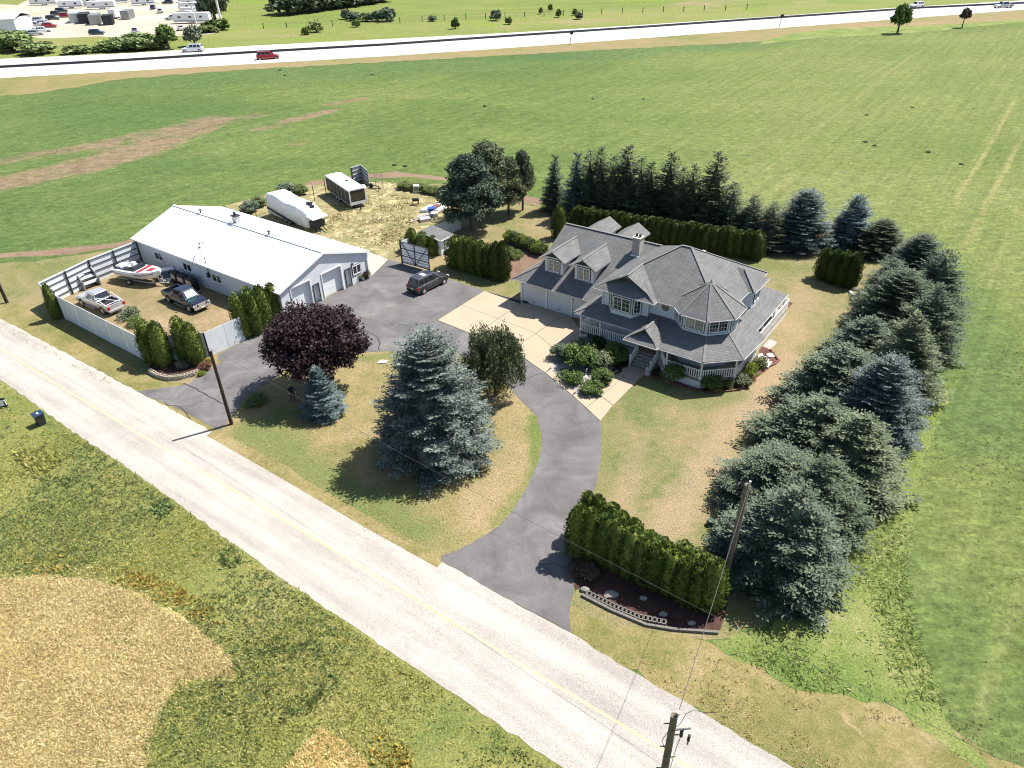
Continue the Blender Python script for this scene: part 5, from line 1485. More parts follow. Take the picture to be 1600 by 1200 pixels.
# far vegetation
FB = [blob_mesh('bush_leaves', 1, 1, 1.4, 0, 81 + i, 18, 60, .4, .45, 'willow', .6) for i in range(2)]
def far_bush(p, r, h, mat, label, group=None, name='bush', trunk=True, cat='bush', z0=0):
    T = thing(name, (p[0], p[1]), p[0] % 6, label, cat, group)
    put('crown', FB[int(abs(p[0])) % 2], T, (0, 0, z0), sc=(r, r, (h - z0) / 1.4), mat=mat)
    if trunk:
        MB().tube((0, 0, 0), (0, 0, z0 + (h - z0) * .5), .12 * r, .05 * r).build('trunk', 'bark', T, uvs=False)
for p, r, h in (((-114.3, 240.19), 5, 3.4), ((-110.88, 240.9), 6, 3.8), ((-106.71, 240.29), 4.5, 3), ((-115.89, 238.03), 4, 3), ((-120.51, 237.52), 4, 2.5), ((-128.03, 235.11), 4, 2), ((-139.82, 235.63), 5, 3), ((-151.09, 241.92), 6, 5)):
    far_bush(p, r, h, 'willow', 'pale willow shrub in the thicket between the highway and the gravel lot', 'willow shrubs between highway and lot')
far_bush((-102.15, 239.62), 3.2, 6, 'shrub', 'small round dark tree beside the highway, left of the white car', name='roadside_tree', cat='tree', z0=1.5)
far_bush((-95.55, 243.56), 2.8, 5, 'sage', 'small grey green tree beside the highway just behind the white car', name='roadside_tree', cat='tree', z0=1)
far_bush((-100.58, 279.81), 4.5, 3, 'shrub', 'clump of bushes at the foot of the tall white pole')
far_bush((-102.21, 275.33), 4, 2, 'weed_green', 'low bushes left of the tall white pole, below the parked trailer')
far_bush((-112.22, 312.06), 5, 11, 'green', 'dark green tree beside the row of parked trailers', name='lot_tree', cat='tree')
far_bush((-121.43, 343.8), 5, 9, 'green', 'second dark green tree above the row of parked trailers', name='lot_tree', cat='tree')
HB = [((-86.65, 323.5), 7, 7), ((-82.84, 327.05), 8, 8), ((-79.47, 333.02), 8, 7), ((-75.7, 339.14), 9, 8), ((-71.04, 342.9), 8, 7), ((-66.73, 349.3), 8, 6), ((-62.26, 355.94), 8, 6), ((-57.64, 362.81), 8, 5)]
for p, r, h in HB:
    far_bush(p, r, h, 'green', 'bushy dark green tree in the hedgerow across the far meadow', 'hedgerow trees across the far meadow', name='hedgerow_tree', cat='tree')
for p, r, h, m_ in (((-59.35, 302.22), 1.8, 3, 'sage'), ((-55.69, 297.78), 2.5, 2.5, 'sage'), ((-50.73, 295.03), 2.5, 2.5, 'willow'), ((-46.35, 294.23), 3, 3, 'sage'), ((-42.73, 293.57), 3.4, 4, 'sage'), ((-51.67, 279.57), 1.5, 2, 'shrub'), ((-65.52, 263.23), 1.6, 2, 'shrub'), ((-63.33, 268.85), 2.2, 3, 'willow'),
                ((-16.22, 268.63), 1.4, 3, 'shrub'), ((-2.67, 288.03), 2, 3, 'sage'), ((1.85, 276.81), 1.2, 2, 'shrub'), ((14.26, 303.79), .9, 2, 'dark'), ((20.33, 292.92), 1.2, 2.4, 'shrub'), ((27, 286.14), 1.4, 2, 'dark'), ((26.6, 297.45), 1.0, 2, 'shrub'), ((-25.76, 290.47), 1.6, 1.6, 'sage'), ((18.45, 313.29), .9, 2, 'shrub')):
    far_bush(p, r, h, m_, 'small wild bush dotted over the meadow beyond the highway', 'wild bushes in the meadow beyond the highway')
far_bush((118.27, 235.89), 2.6, 7, 'shrub', 'leafy young tree at the field edge just below the highway', name='field_tree', cat='tree', z0=1.5)
far_bush((142.27, 244.38), 1.5, 5, 'bark', 'thin almost bare tree near the right end of the highway', name='field_tree', cat='tree', z0=2)
for p in ((-54.65, 191.29), (-57.78, 198.5), (-32.56, 189.4), (28.56, 155.65), (18.33, 156.75), (78.19, 143.06), (59.35, 120.12), (59.91, 117.76), (66.55, 113.51), (67.27, 137.96), (68.35, 106.89), (-17.66, 113.42), (-16.06, 112.61), (-4.26, 152.67)):
    rr = random.Random(int(p[0] * 9)).uniform(.25, .42)
    tag(put('weed_tuft', LOW, None, (p[0], p[1], 0), p[0], (rr * 1.4, rr, rr * .6), 'dark'), 'dark weed tuft standing out in the green crop field', 'weeds', 'dark weed tufts in the crop field')

# grasses: thousands of blades joined into one object each
def inside(P, poly):
    x, y = P[:, 0], P[:, 1]
    c = np.zeros(len(P), bool)
    n = len(poly)
    for i in range(n):
        x1, y1 = poly[i][:2]
        x2, y2 = poly[(i + 1) % n][:2]
        if y1 == y2: continue
        c ^= ((y1 > y) != (y2 > y)) & (x < (x2 - x1) * (y - y1) / (y2 - y1) + x1)
    return c
def tufts(name, poly, dens, h, wd, mat, seed, blades=3, lean=.5, clump=None, layered=1, zmax=None, tilt=(0, 0)):
    rs = np.random.RandomState(seed)
    P = np.array([p[:2] for p in poly])
    lo, hi = P.min(0), P.max(0)
    n = int((hi - lo).prod() * dens)
    Q = rs.uniform(lo, hi, (n, 2))
    Q = Q[inside(Q, poly)]
    if clump:
        f = np.zeros(len(Q))
        for k in range(5):
            a = rs.uniform(0, PI)
            fr = clump * rs.uniform(.6, 2.2)
            f += np.sin(Q[:, 0] * math.cos(a) * fr + Q[:, 1] * math.sin(a) * fr + rs.uniform(0, 6))
        Q = Q[rs.rand(len(Q)) < np.clip(.5 + f * .35, .06, 1)]
    m = len(Q)
    rep = np.repeat(np.arange(m), blades)
    hh = h * rs.uniform(.5, 1.3, m)[rep] * rs.uniform(.7, 1.1, m * blades)
    D = rs.normal(size=(m * blades, 3)) * lean
    D[:, 2] = 1
    D[:, 0] += tilt[0]
    D[:, 1] += tilt[1]
    D /= np.linalg.norm(D, axis=1, keepdims=True)
    C_ = np.concatenate([Q[rep] + rs.normal(size=(m * blades, 2)) * wd * .8, np.zeros((m * blades, 1))], 1) + D * hh[:, None] * .5
    N = rs.normal(size=(m * blades, 3))
    N[:, 2] += .2
    me_ = quads(name, C_, D, N, hh, wd * rs.uniform(.6, 1.4, m * blades), mat)
    o = bpy.data.objects.new(name, me_)
    COL.objects.link(o)
    o['kind'] = 'stuff'
    return o
WH = [(-32.62, 28.38), (-32.03, 29.9), (-29.09, 30.2), (-25.37, 29.74), (-21.62, 28.14), (-18.32, 26.26), (-16.22, 24.78), (-14.99, 23.63), (-15.26, 22.88), (-17.15, 23), (-17.88, 22.28), (-18.17, 20.54), (-17.54, 18.24), (-17.4, 16.52), (-24.76, 15.87)]
tufts('wheat', WH, 150, .22, .042, 'wheat', 101, 4, 1.0, None)
WHO = [(-33.38, 29.59), (-32.58, 30.82), (-29.66, 31.25), (-25.43, 30.7), (-21.44, 29.09), (-17.91, 26.95), (-15.67, 25.25), (-14.21, 23.53), (-14.42, 22.3), (-16.72, 22.25), (-17.15, 21.66), (-17.37, 20.29), (-16.69, 18.22), (-16.53, 16.5), (-24.76, 15.87)]
tufts('wheat', WHO, 22, .22, .042, 'wheat', 131, 4, 1.0, .5)
tufts('wheat', [(-8.26, 19.26), (-9.79, 19.94), (-10.82, 18.39), (-11.26, 17.22), (-6.27, 17.1)], 130, .22, .042, 'wheat', 102, 4, 1.0)
tufts('wheat', [(-7.96, 20.22), (-9.96, 20.78), (-11.42, 18.4), (-11.85, 17.23), (-5.54, 17.08)], 25, .22, .042, 'wheat', 132, 4, 1.0, .6)
WD = [(-62, 65), (-44.9, 52.6), (-35.29, 45.43), (-27.24, 39.56), (-16.02, 30.82), (-8.83, 25.48), (-2.63, 20.97), (1.7, 17.3), (4, 12), (-6.23, 16.82), (-17.69, 16.52), (-18.17, 20.54), (-17.88, 22.28), (-17.15, 23), (-15.26, 22.88), (-14.99, 23.63), (-16.22, 24.78), (-18.32, 26.26), (-21.62, 28.14), (-25.37, 29.74), (-29.09, 30.2), (-32.03, 29.9), (-60, 30)]
tufts('wild_grass_blades', WD, 60, .17, .055, 'weed', 103, 4, 1.1, .35)
tufts('green_weeds', WD, 26, .2, .09, 'weed_green', 104, 4, 1.2, .22)
tufts('green_weeds', [(-16.11, 22.9), (-13.6, 24.78), (-10.88, 25.12), (-9.1, 23.09), (-10, 20.95), (-13.03, 20.35), (-15.82, 21.1)], 30, .5, .08, 'weed_green', 105, 4, .8, .6)
tufts('green_weeds', [(-24.84, 28.62), (-17.83, 24.9), (-15.85, 23.66), (-17.15, 23), (-18.17, 20.54), (-17.54, 18.24), (-20.88, 18.32), (-20.86, 22.29)], 7, .25, .08, 'weed', 117, 4, 1.0, .5)
tufts('golden_weeds', [(-31.27, 31.3), (-27.9, 32.53), (-24.02, 31.07), (-17.73, 27.71), (-16.55, 26.34), (-17.13, 25.92), (-21.4, 28.51), (-25.54, 30.1), (-30, 30.43)], 26, .3, .12, 'gold', 106, 3, .8, .6)
tufts('golden_weeds', [(-7.22, 19.55), (-6.02, 19.84), (-4.65, 18.54), (-5.15, 17.51), (-6.92, 17.55)], 40, .3, .12, 'gold', 107, 3, .8, .6)
tufts('tall_grass', [(10.58, 24.44), (13.68, 24.93), (17.67, 27.13), (20.71, 30.98), (24.61, 35.79), (28.54, 40.45), (28.11, 36.31), (23.89, 30.61), (22.23, 26.32), (21.31, 22.66), (21.01, 20.16), (18.68, 20.56), (14.49, 21.3), (11.99, 23.29)], 26, .42, .05, 'grass_green', 108, 4, 1.5, .5, tilt=(.3, -.3))
tufts('tall_grass', [(28.31, 40.46), (31.5, 45.14), (35.77, 49.55), (37.59, 49.96), (32.18, 43.03), (27.68, 36.32)], 12, .2, .06, 'grass_green', 109, 3, 1.3, .5)
tufts('dry_straw', [(8.62, 24.17), (11.71, 22.91), (14.39, 21.02), (18.44, 20.06), (20.77, 18.55), (20.34, 18.87), (17.6, 19.58), (13.83, 20.34), (10.19, 22.21)], 26, .12, .05, 'straw', 110, 4, .9, .8)
tufts('crop_leaves', [(27.25, 36.34), (37.33, 49.48), (61.89, 69.77), (26.35, 15.79), (20.06, 17.21), (20.94, 21.92), (23.14, 28.61)], 8, .09, .08, 'crop', 111, 4, 1.6, .25)
tufts('verge_grass', [(-22.21, 43.15), (-16.51, 38.89), (-10.18, 33.64), (-4.56, 30.47), (-4.21, 31.08), (-8.72, 35.07), (-15.55, 40.63), (-21.11, 45.13)], 26, .1, .05, 'straw', 112, 3, 1.2, .9)
tufts('verge_grass', [(3.16, 24.73), (6.31, 22.68), (12.56, 17.53), (15.19, 17.47), (12.27, 20.38), (8.46, 23.39), (4.29, 25.53)], 30, .13, .06, 'straw', 113, 3, 1.2, .9)
tufts('lawn_blades', [(-18.75, 43.81), (-10.74, 37.02), (-4.27, 32.05), (-0.62, 34.8), (1.78, 41.46), (-0.05, 46.42), (-8.65, 50.48), (-13.52, 53.76), (-17.39, 50.86)], 22, .07, .06, 'straw', 114, 3, 1.3, .6)
tufts('dry_straw', [(-51.42, 58.28), (-51.11, 63.91), (-31.71, 50.01), (-31.78, 49.54), (-50.16, 62.28)], 16, .12, .07, 'straw', 115, 3, 1.2, .8)
tufts('straw_heaps', [(-26.16, 89.71), (-24.08, 96.14), (-17.62, 100.5), (-12.25, 96.88), (-12.19, 87.66), (-13.13, 78.5), (-15.67, 80.57), (-21.1, 84.97)], 8, .22, .22, 'straw', 116, 3, 1.6, .8)
for (poly, m_, dn, hh, sd_) in (([(-34.1, 37.84), (-33.65, 39.51), (-31.37, 39.08), (-30.14, 37.05), (-31.26, 35.83), (-32.75, 36.19)], 'weed_green', 14, .3, 120), ([(-24.61, 35.91), (-24.06, 36.71), (-22.96, 35.55), (-23.53, 34.84)], 'willow', 20, .4, 121), ([(-37.47, 42.18), (-36.36, 43.69), (-33.17, 41.28), (-34.12, 39.53)], 'weed', 16, .4, 122), ([(-18.79, 31.43), (-17.92, 32.48), (-16.82, 30.85), (-17.85, 30.37)], 'weed_green', 16, .3, 123)):
    tufts('weed_patch', poly, dn * 1.6, hh, .13, m_, sd_, 4, .8, .7)

# ------------------------------------------------------------------ vehicles
def wheel(parent, x, y, r, w=.24, rim='wheel_rim', simple_=False):
    s = 1 if y > 0 else -1
    t = MB().tube((x, y - w / 2, r), (x, y + w / 2, r), r, r, 16).build('wheel', 'rubber', parent, uvs=False)
    m = MB()
    m.tube((x, y + s * (w / 2 - .03), r), (x, y + s * (w / 2 + .012), r), r * .62, r * .58, 12)
    m.tube((x, y + s * (w / 2 - .02), r), (x, y + s * (w / 2 + .03), r), r * .16, r * .16, 8)
    m.build('rim', rim, t, uvs=False)
    return t

def body_loft(parent, st, mat, name='body', bevel=.05):
    """st: (x, z0, z1, half width low, half width top)"""
    mb = MB()
    rings = []
    for (x, z0, z1, w0, w1) in st:
        zm = z0 + (z1 - z0) * .45
        rings.append([(x, -w0 * .93, z0), (x, w0 * .93, z0), (x, w0, zm), (x, w0 * .985, z0 + (z1 - z0) * .8), (x, w1, z1), (x, -w1, z1), (x, -w0 * .985, z0 + (z1 - z0) * .8), (x, -w0, zm)])
    mb.loft(rings)
    return mb.build(name, mat, parent, uvs=False, smooth=False, bevel=bevel)

def cabin(parent, xb0, xr0, xr1, xb1, zb, zr, wb, wr, mat, splits, glass='car_glass', rails=False, pillar=.07, rear_glass=True):
    """roof shell with slanted glass: rear base, rear roof, front roof, front base along x"""
    mb = MB()
    lo = [(xb0, -wb, zb), (xb1, -wb, zb), (xb1, wb, zb), (xb0, wb, zb)]
    hi = [(xr0, -wr, zr), (xr1, -wr, zr), (xr1, wr, zr), (xr0, wr, zr)]
    mb.loft([lo, hi])
    c = mb.build('cabin', mat, parent, uvs=False, bevel=.06)
    def lerp3(a, b, t):
        return tuple(a[i] + (b[i] - a[i]) * t for i in range(3))
    def panel(nm, a, b, c_, d, off):
        # a,b bottom; c_,d top; inset and pushed off the shell
        a, b, c_, d = (Vector(p) for p in (a, b, c_, d))
        n = (b - a).cross(d - a).normalized() * off
        ce = (a + b + c_ + d) / 4
        p = MB()
        p.face([tuple(q + (ce - q).normalized() * .05 + n) for q in (a, b, c_, d)])
        return p.build(nm, glass, parent, uvs=False)
    f0, f1 = .12, .86
    panel('windshield', lerp3(lo[1], hi[1], f0), lerp3(lo[2], hi[2], f0), lerp3(lo[2], hi[2], .93), lerp3(lo[1], hi[1], .93), .012)
    if rear_glass:
        panel('rear_window', lerp3(lo[3], hi[3], f0 + .05), lerp3(lo[0], hi[0], f0 + .05), lerp3(lo[0], hi[0], .9), lerp3(lo[3], hi[3], .9), .012)
    n = len(splits) - 1
    for s in (-1, 1):
        for i in range(n):
            t0, t1 = splits[i] + .012, splits[i + 1] - .012
            bl, br = (xb0 + (xb1 - xb0) * t0, s * wb, zb), (xb0 + (xb1 - xb0) * t1, s * wb, zb)
            tl, tr = (xr0 + (xr1 - xr0) * t0, s * wr, zr), (xr0 + (xr1 - xr0) * t1, s * wr, zr)
            q = [lerp3(bl, tl, f0), lerp3(br, tr, f0), lerp3(br, tr, f1), lerp3(bl, tl, f1)]
            if s == 1: q = [q[1], q[0], q[3], q[2]]
            panel('side_window', *q, .012)
    if rails:
        for s in (-1, 1):
            MB().bar((xr0 + .1, s * (wr - .08), zr + .05), (xr1 - .15, s * (wr - .08), zr + .05), .05).build('roof_rail', 'steel', parent, uvs=False)
    return c

def lamps(parent, xf, xr, zf, zr, w, hl=.22):
    for s in (-1, 1):
        MB().box((xf, s * (w - .24), zf), (.1, .34, hl * .7)).build('headlight', 'lens_clear', parent, uvs=False)
        MB().box((xr, s * (w - .14), zr), (.1, .24, hl)).build('taillight', 'lens_red', parent, uvs=False)

def suv(c, ang, paint, label, group=None, Lc=4.7, W=1.85, H=1.7, name='parked_suv', cat='suv', sunroof=False, detail=True):
    T = thing(name, c, ang, label, cat, group)
    h, w = Lc / 2, W / 2
    zb = H * .6
    body_loft(T, [(-h, .38, zb * .9, w * .86, w * .74), (-h + .12, .26, zb, w * .95, w * .84), (-h + 1, .24, zb, w, w * .88), (h - 1.5, .24, zb, w, w * .88), (h - 1.0, .24, zb * .96, w, w * .84), (h - .2, .26, zb * .83, w * .93, w * .76), (h, .34, zb * .72, w * .82, w * .66)], paint)
    cabin(T, -h + .08, -h + .42, h - 2.15, h - 1.3, zb - .02, H, w * .87, w * .70, paint, (.05, .3, .55, .84), rails=detail)
    for x in (-h + .85, h - .9):
        for s in (-1, 1):
            if detail:
                MB().tube((x, s * (w - .02), .36), (x, s * (w + .004), .36), .43, .43, 16).build('wheel_arch', 'black', T, uvs=False)
            wheel(T, x, s * (w - .1), .35)
    lamps(T, h - .1, -h + .05, zb * .72, zb * .82, w)
    if detail:
        MB().box((h - .02, 0, .48), (.08, W * .8, .2)).build('grille', 'black', T, uvs=False)
        MB().box((-h - .01, 0, .45), (.08, W * .85, .22)).build('bumper', 'black', T, uvs=False)
        MB().box((-h - .02, 0, .72), (.03, .4, .14)).build('licence_plate', 'plate', T, uvs=False)
        for s in (-1, 1):
            MB().box((h - 1.55, s * (w + .08), zb + .06), (.14, .2, .14)).build('mirror', paint, T, uvs=False)
            MB().bar((-h + .5, s * (w * .89), zb + .015), (h - 1.5, s * (w * .89), zb + .015), .03).build('window_trim', 'steel', T, uvs=False)
            for xx in (-h + 1.35, -h + 2.3):
                MB().box((xx + .55, s * w * .985, zb * .78), (.18, .03, .03)).build('door_handle', 'steel', T, uvs=False)
    if sunroof:
        MB().box((.1, 0, H + .012), (.8, .75, .02)).build('sunroof', 'car_glass', T, uvs=False)
        MB().box((-.7, 0, H + .012), (.5, .7, .02)).build('sunroof', 'lens_clear', T, uvs=False)
    return T

def pickup(c, ang, paint, label, Lc=5.7, W=1.95, H=1.85, name='pickup_truck', group=None, bed='steel_dark', load=False, shade=False, rack=False):
    T = thing(name, c, ang, label, 'pickup truck', group)
    h, w = Lc / 2, W / 2
    zb = 1.12
    xb = -h + 1.95       # front end of the bed
    body_loft(T, [(xb, .42, zb, w * .98, w * .9), (h - 1.5, .42, zb, w * .98, w * .9), (h - .3, .45, zb * .93, w * .96, w * .82), (h, .5, zb * .85, w * .88, w * .74)], paint)
    b = MB()
    for s in (-1, 1):
        b.box((-h + .98, s * (w - .09), .82), (1.94, .14, .62))
    b.box((-h + .05, 0, .82), (.1, W - .1, .62))
    b.build('bed_side', paint, T, bevel=.03)
    MB().box((-h + 1.0, 0, .58), (1.9, W - .3, .08)).box((xb - .04, 0, .85), (.06, W - .3, .55)).build('bed_floor', bed, T)
    cabin(T, xb + .02, xb + .3, h - 2.2, h - 1.45, zb - .02, H, w * .88, w * .70, paint, (.03, .33, .8))
    for x in (-h + 1.1, h - .95):
        for s in (-1, 1):
            MB().tube((x, s * (w - .03), .42), (x, s * (w + .006), .42), .48, .48, 16).build('wheel_arch', 'black', T, uvs=False)
            wheel(T, x, s * (w - .11), .40, .27)
    lamps(T, h - .05, -h + .0, .82, .85, w, .3)
    MB().box((h + .03, 0, .55), (.16, W * .92, .2)).build('bumper', 'wheel_rim', T, uvs=False)
    MB().box((-h - .06, 0, .5), (.14, W * .9, .18)).build('bumper', 'wheel_rim', T, uvs=False)
    MB().box((h + .0, 0, .82), (.08, W * .42, .26)).build('grille', 'wheel_rim', T, uvs=False)
    MB().box((h + .12, 0, .55), (.02, .35, .14)).build('licence_plate', 'plate', T, uvs=False)
    for s in (-1, 1):
        MB().box((h - 1.75, s * (w + .1), zb + .1), (.12, .22, .2)).build('mirror', paint, T, uvs=False)
        MB().bar((-h + .2, s * (w + .005), .72), (h - .4, s * (w + .005), .72), .03, .07).build('side_trim', 'steel', T, uvs=False)
        MB().bar((xb + .3, s * (w + .05), .4), (h - 1.6, s * (w + .05), .4), .12, .06).build('running_board', 'steel', T, uvs=False)
    if shade:
        a, z0, z1 = h - 1.52, zb + .12, H - .1
        p = MB()
        p.face([(a - .02 + .05, -w * .55, z0), (a + .03, w * .6, z0), (a - .5, w * .5, z1), (a - .5, -w * .48, z1)])
        p.build('sunshade', 'shade_teal', T, uvs=False)
    if rack:
        r = MB()
        for s in (-1, 1):
            r.bar((-h + .3, s * (w - .12), 1.15), (xb, s * (w - .12), 1.55), .05)
            r.bar((-h + .3, s * (w - .12), .9), (-h + .3, s * (w - .12), 1.18), .05)
        r.bar((-h + .3, -w + .12, 1.17), (-h + .3, w - .12, 1.17), .05)
        r.bar((-h + .3, -w + .2, .95), (xb, w - .3, 1.5), .05)
        r.build('bed_rack', 'trim', T, uvs=False)
        MB().box((-h + 1.2, .1, .8), (.7, .8, .35)).box((-h + .7, -.3, .75), (.4, .5, .3)).build('bed_load', 'black', T, uvs=False)
        MB().box((-h + .6, .4, .8), (.3, .3, .3)).build('crate', 'red', T, uvs=False)
    return T

_w = (-8.6, 69.14, 0.8680)
suv(_w[:2], _w[2], 'paint_grey', 'charcoal grey suv with roof rails parked on the asphalt in front of the open gate', sunroof=True)
_w = (-33.27, 66.52, -0.6583)
pickup(_w[:2], _w[2], 'paint_black', 'shiny black pickup with a teal windscreen sunshade parked on the scorched yard', Lc=5.8, shade=True)
_w = (-41.96, 66.29, 2.5712)
pickup(_w[:2], _w[2], 'paint_silver', 'white and silver pickup with a loaded open bed parked against the long white wall', rack=True)
_w = (-65.6, 216.45, 0.2685)
suv(_w[:2], _w[2], 'paint_red', 'red suv driving to the right on the near lanes of the highway', 'cars on the highway', 6.0, 2.2, 2.1, name='moving_suv')
_w = (-92.24, 232.61, -3.0713)
suv(_w[:2], _w[2], 'paint_white', 'white suv driving to the left on the far lanes of the highway', 'cars on the highway', 6.0, 2.2, 2.1, name='moving_suv')
_w = (153.59, 296.92, -2.7395)
suv(_w[:2], _w[2], 'paint_white', 'white suv on the highway near the upper right corner', 'cars on the highway', 5.4, 2.1, 2.0, name='moving_suv')
_w = (181.85, 290.13, -3.0340)
pickup(_w[:2], _w[2], 'paint_silver', 'silver pickup on the highway at the upper right edge of the photo', Lc=6.6, W=2.2, H=2.1, group='cars on the highway')

def trailer(c, ang, Lc, W, H, label, group=None, name='travel_trailer', stripe='grey', cat='trailer', win=2):
    T = thing(name, c, ang, label, cat, group)
    h = Lc / 2
    mb = MB()
    prof = [(-h, .6), (h - .25, .6), (h, 1.1), (h - .05, H - .5), (h - .4, H), (-h + .3, H), (-h, H - .4)]
    mb.loft([[(x, -W / 2, z) for x, z in prof], [(x, W / 2, z) for x, z in prof]])
    mb.build('body', 'white', T, uvs=False, bevel=.05)
    for s in (-1, 1):
        MB().box((0, s * (W / 2 + .01), 1.0), (Lc * .96, .02, .25)).build('stripe', stripe, T, uvs=False)
        for i in range(win):
            MB().box((-h + Lc * (i + .6) / win * .9, s * (W / 2 + .015), H * .62), (1.1, .03, .6)).build('window', 'car_glass', T, uvs=False)
        for x in (-.5, .4):
            wheel(T, x, s * (W / 2 - .1), .34)
    MB().bar((h - .1, .5, .5), (h + 1.1, 0, .5), .1).bar((h - .1, -.5, .5), (h + 1.1, 0, .5), .1).build('hitch', 'black', T, uvs=False)
    MB().box((0, 0, H + .12), (.8, .7, .24)).build('air_conditioner', 'trim', T, uvs=False)
    return T

# small camper with dark sides in the storage ground
a, b_ = (-25.67, 100.53), (-21.05, 93.41)
ax, ay = b_[0] - a[0], b_[1] - a[1]
CL = math.hypot(ax, ay) - .2
an = math.atan2(ay, ax)
cx, cy = (a[0] + b_[0]) / 2 - math.sin(an) * 1.2, (a[1] + b_[1]) / 2 + math.cos(an) * 1.2
T = thing('cargo_trailer', (cx, cy), an, 'dark sided trailer with white roof and dark front window at the back of the yard', 'trailer')
h_ = CL / 2
MB().prism([(-h_, -1.2), (h_, -1.2), (h_, 1.2), (-h_, 1.2)], .55, 2.5).build('body', 'steel_dark', T, bevel=.04)
rings = []
for x in (-h_ - .05, h_ + .05):
    rings.append([(x, -1.25, 2.48), (x, 1.25, 2.48), (x, 1.2, 2.58), (x, .6, 2.66), (x, -.6, 2.66), (x, -1.2, 2.58)])
MB().loft(rings).build('roof', 'trim', T, uvs=False)
MB().box((h_ + .03, 0, .75), (.06, 2.4, .4)).box((h_ + .03, -1.12, 1.5), (.06, .16, 2.0)).box((h_ + .03, 1.12, 1.5), (.06, .16, 2.0)).build('front_trim', 'trim', T)
MB().box((h_ + .03, 0, 1.65), (.06, 1.95, 1.25)).build('front_window', 'car_glass', T)
for s in (-1, 1):
    MB().bar((-h_, s * 1.22, 2.45), (h_, s * 1.22, 2.45), .05, .1).bar((-h_, s * 1.22, .6), (h_, s * 1.22, .6), .05, .12).build('side_trim', 'galv', T)
    for i in range(5):
        MB().box((-h_ + CL * (i + 1) / 6, s * 1.215, 1.5), (.05, .03, 1.8)).build('side_rib', 'galv', T)
    for x in (-.7, .15):
        wheel(T, x, s * 1.12, .36)
MB().bar((h_, .5, .5), (h_ + 1.0, 0, .5), .1).bar((h_, -.5, .5), (h_ + 1.0, 0, .5), .1).tube((h_ + .8, 0, .05), (h_ + .8, 0, .8), .05).build('hitch', 'black', T)
MB().tube((.3, .2, 2.62), (.3, .2, 2.82), .2).build('roof_vent', 'black', T)

# fifth wheel trailer wrapped in a white tarpaulin
a, b_ = (-31.61, 91.7), (-25.29, 85.87)
an = math.atan2(b_[1] - a[1], b_[0] - a[0])
TL = math.hypot(b_[0] - a[0], b_[1] - a[1])
cx, cy = (a[0] + b_[0]) / 2 - math.sin(an) * 1.25, (a[1] + b_[1]) / 2 + math.cos(an) * 1.25
T = thing('covered_trailer', (cx, cy), an, 'large trailer wrapped in wrinkled white tarpaulin, parked right behind the workshop roof', 'trailer')
rs = random.Random(5)
rings = []
for i in range(19):
    x = -TL / 2 - .2 + (TL + .4) * i / 18
    top = 3.05 + .2 * math.sin(i * .45) - (1.1 * max(0, (i - 12) / 6)) ** 1.6 * .8 - (.5 if i == 0 else 0)
    wv = 1.25 - (.1 if i in (0, 18) else 0)
    ring = []
    for k in range(16):
        t = k / 15
        th_ = PI * t
        y = wv * math.cos(th_) * (1 if .2 < t < .8 else 1.02) * 1.08
        y = max(-wv, min(wv, y))
        z = .45 + (top - .45) * min(1, math.sin(th_) * 1.9) ** .6
        ring.append((x + rs.uniform(-.03, .03), y + rs.uniform(-.05, .05), z + rs.uniform(-.07, .05)))
    rings.append(ring)
MB().loft(rings).build('tarpaulin', 'tarp', T, uvs=False, smooth=True)
sp = MB()
for i in range(9):
    x0, x1 = -TL / 2 + TL * i / 12, -TL / 2 + TL * (i + 1) / 12
    z0, z1 = 1.25 - .09 * i, 1.25 - .09 * (i + 1)
    sp.box(((x0 + x1) / 2, -1.345, (z0 + z1) / 2), (x1 - x0 + .03, .03, .28), 0, 0, 0, math.atan2(z0 - z1, x1 - x0))
sp.build('stripe', 'navy', T, uvs=False)
MB().box((TL / 2 + .6, 0, 1.9), (2.0, 2.3, .1), ry=.12).build('hatch', 'tarp', T, bevel=.02)
MB().box((TL / 2 + .5, 0, .9), (1.2, 1.7, .8)).bar((TL / 2 + .8, .6, .4), (TL / 2 + 2.2, .2, .3), .1).bar((TL / 2 + .8, -.6, .4), (TL / 2 + 2.0, -.5, .2), .1).tube((TL / 2 + .9, 0, .2), (TL / 2 + .9, 0, 1.7), .12).build('hitch_frame', 'steel_dark', T)
MB().box((TL / 2 - 1.2, .5, 2.95), (.7, .5, .25), .3).box((TL / 2 - .5, .4, 2.75), (.5, .4, .2), .9).build('roof_vent', 'black', T)
for x in (-.6, .5):
    for s in (-1, 1):
        wheel(T, x, s * 1.12, .36)

# motorboat on its trailer
_b = (-40.33, 72.24, -0.3683)
T = thing('motorboat', (_b[0], _b[1]), _b[2], 'white motorboat with a red deck stripe on a trailer in the storage yard', 'boat')
st = [(-3.0, .95, .55, 1.45), (-2.0, 1.08, .5, 1.5), (-.5, 1.15, .48, 1.52), (1.0, 1.08, .52, 1.6), (2.0, .85, .68, 1.68), (2.7, .5, .95, 1.76), (3.1, .1, 1.35, 1.82)]
rings = [[(x, 0, zk), (x, w_ * .7, zk + .22), (x, w_, zk + (zt - zk) * .72), (x, w_ * .98, zt), (x, -w_ * .98, zt), (x, -w_, zk + (zt - zk) * .72), (x, -w_ * .7, zk + .22)] for (x, w_, zk, zt) in st]
MB().loft(rings).build('hull', 'white', T, uvs=False, smooth=False, bevel=.03)
MB().prism([(-2.8, -.75), (-.4, -.85), (-.4, .85), (-2.8, .75)], 1.40, 1.53).build('cockpit', 'navy', T)
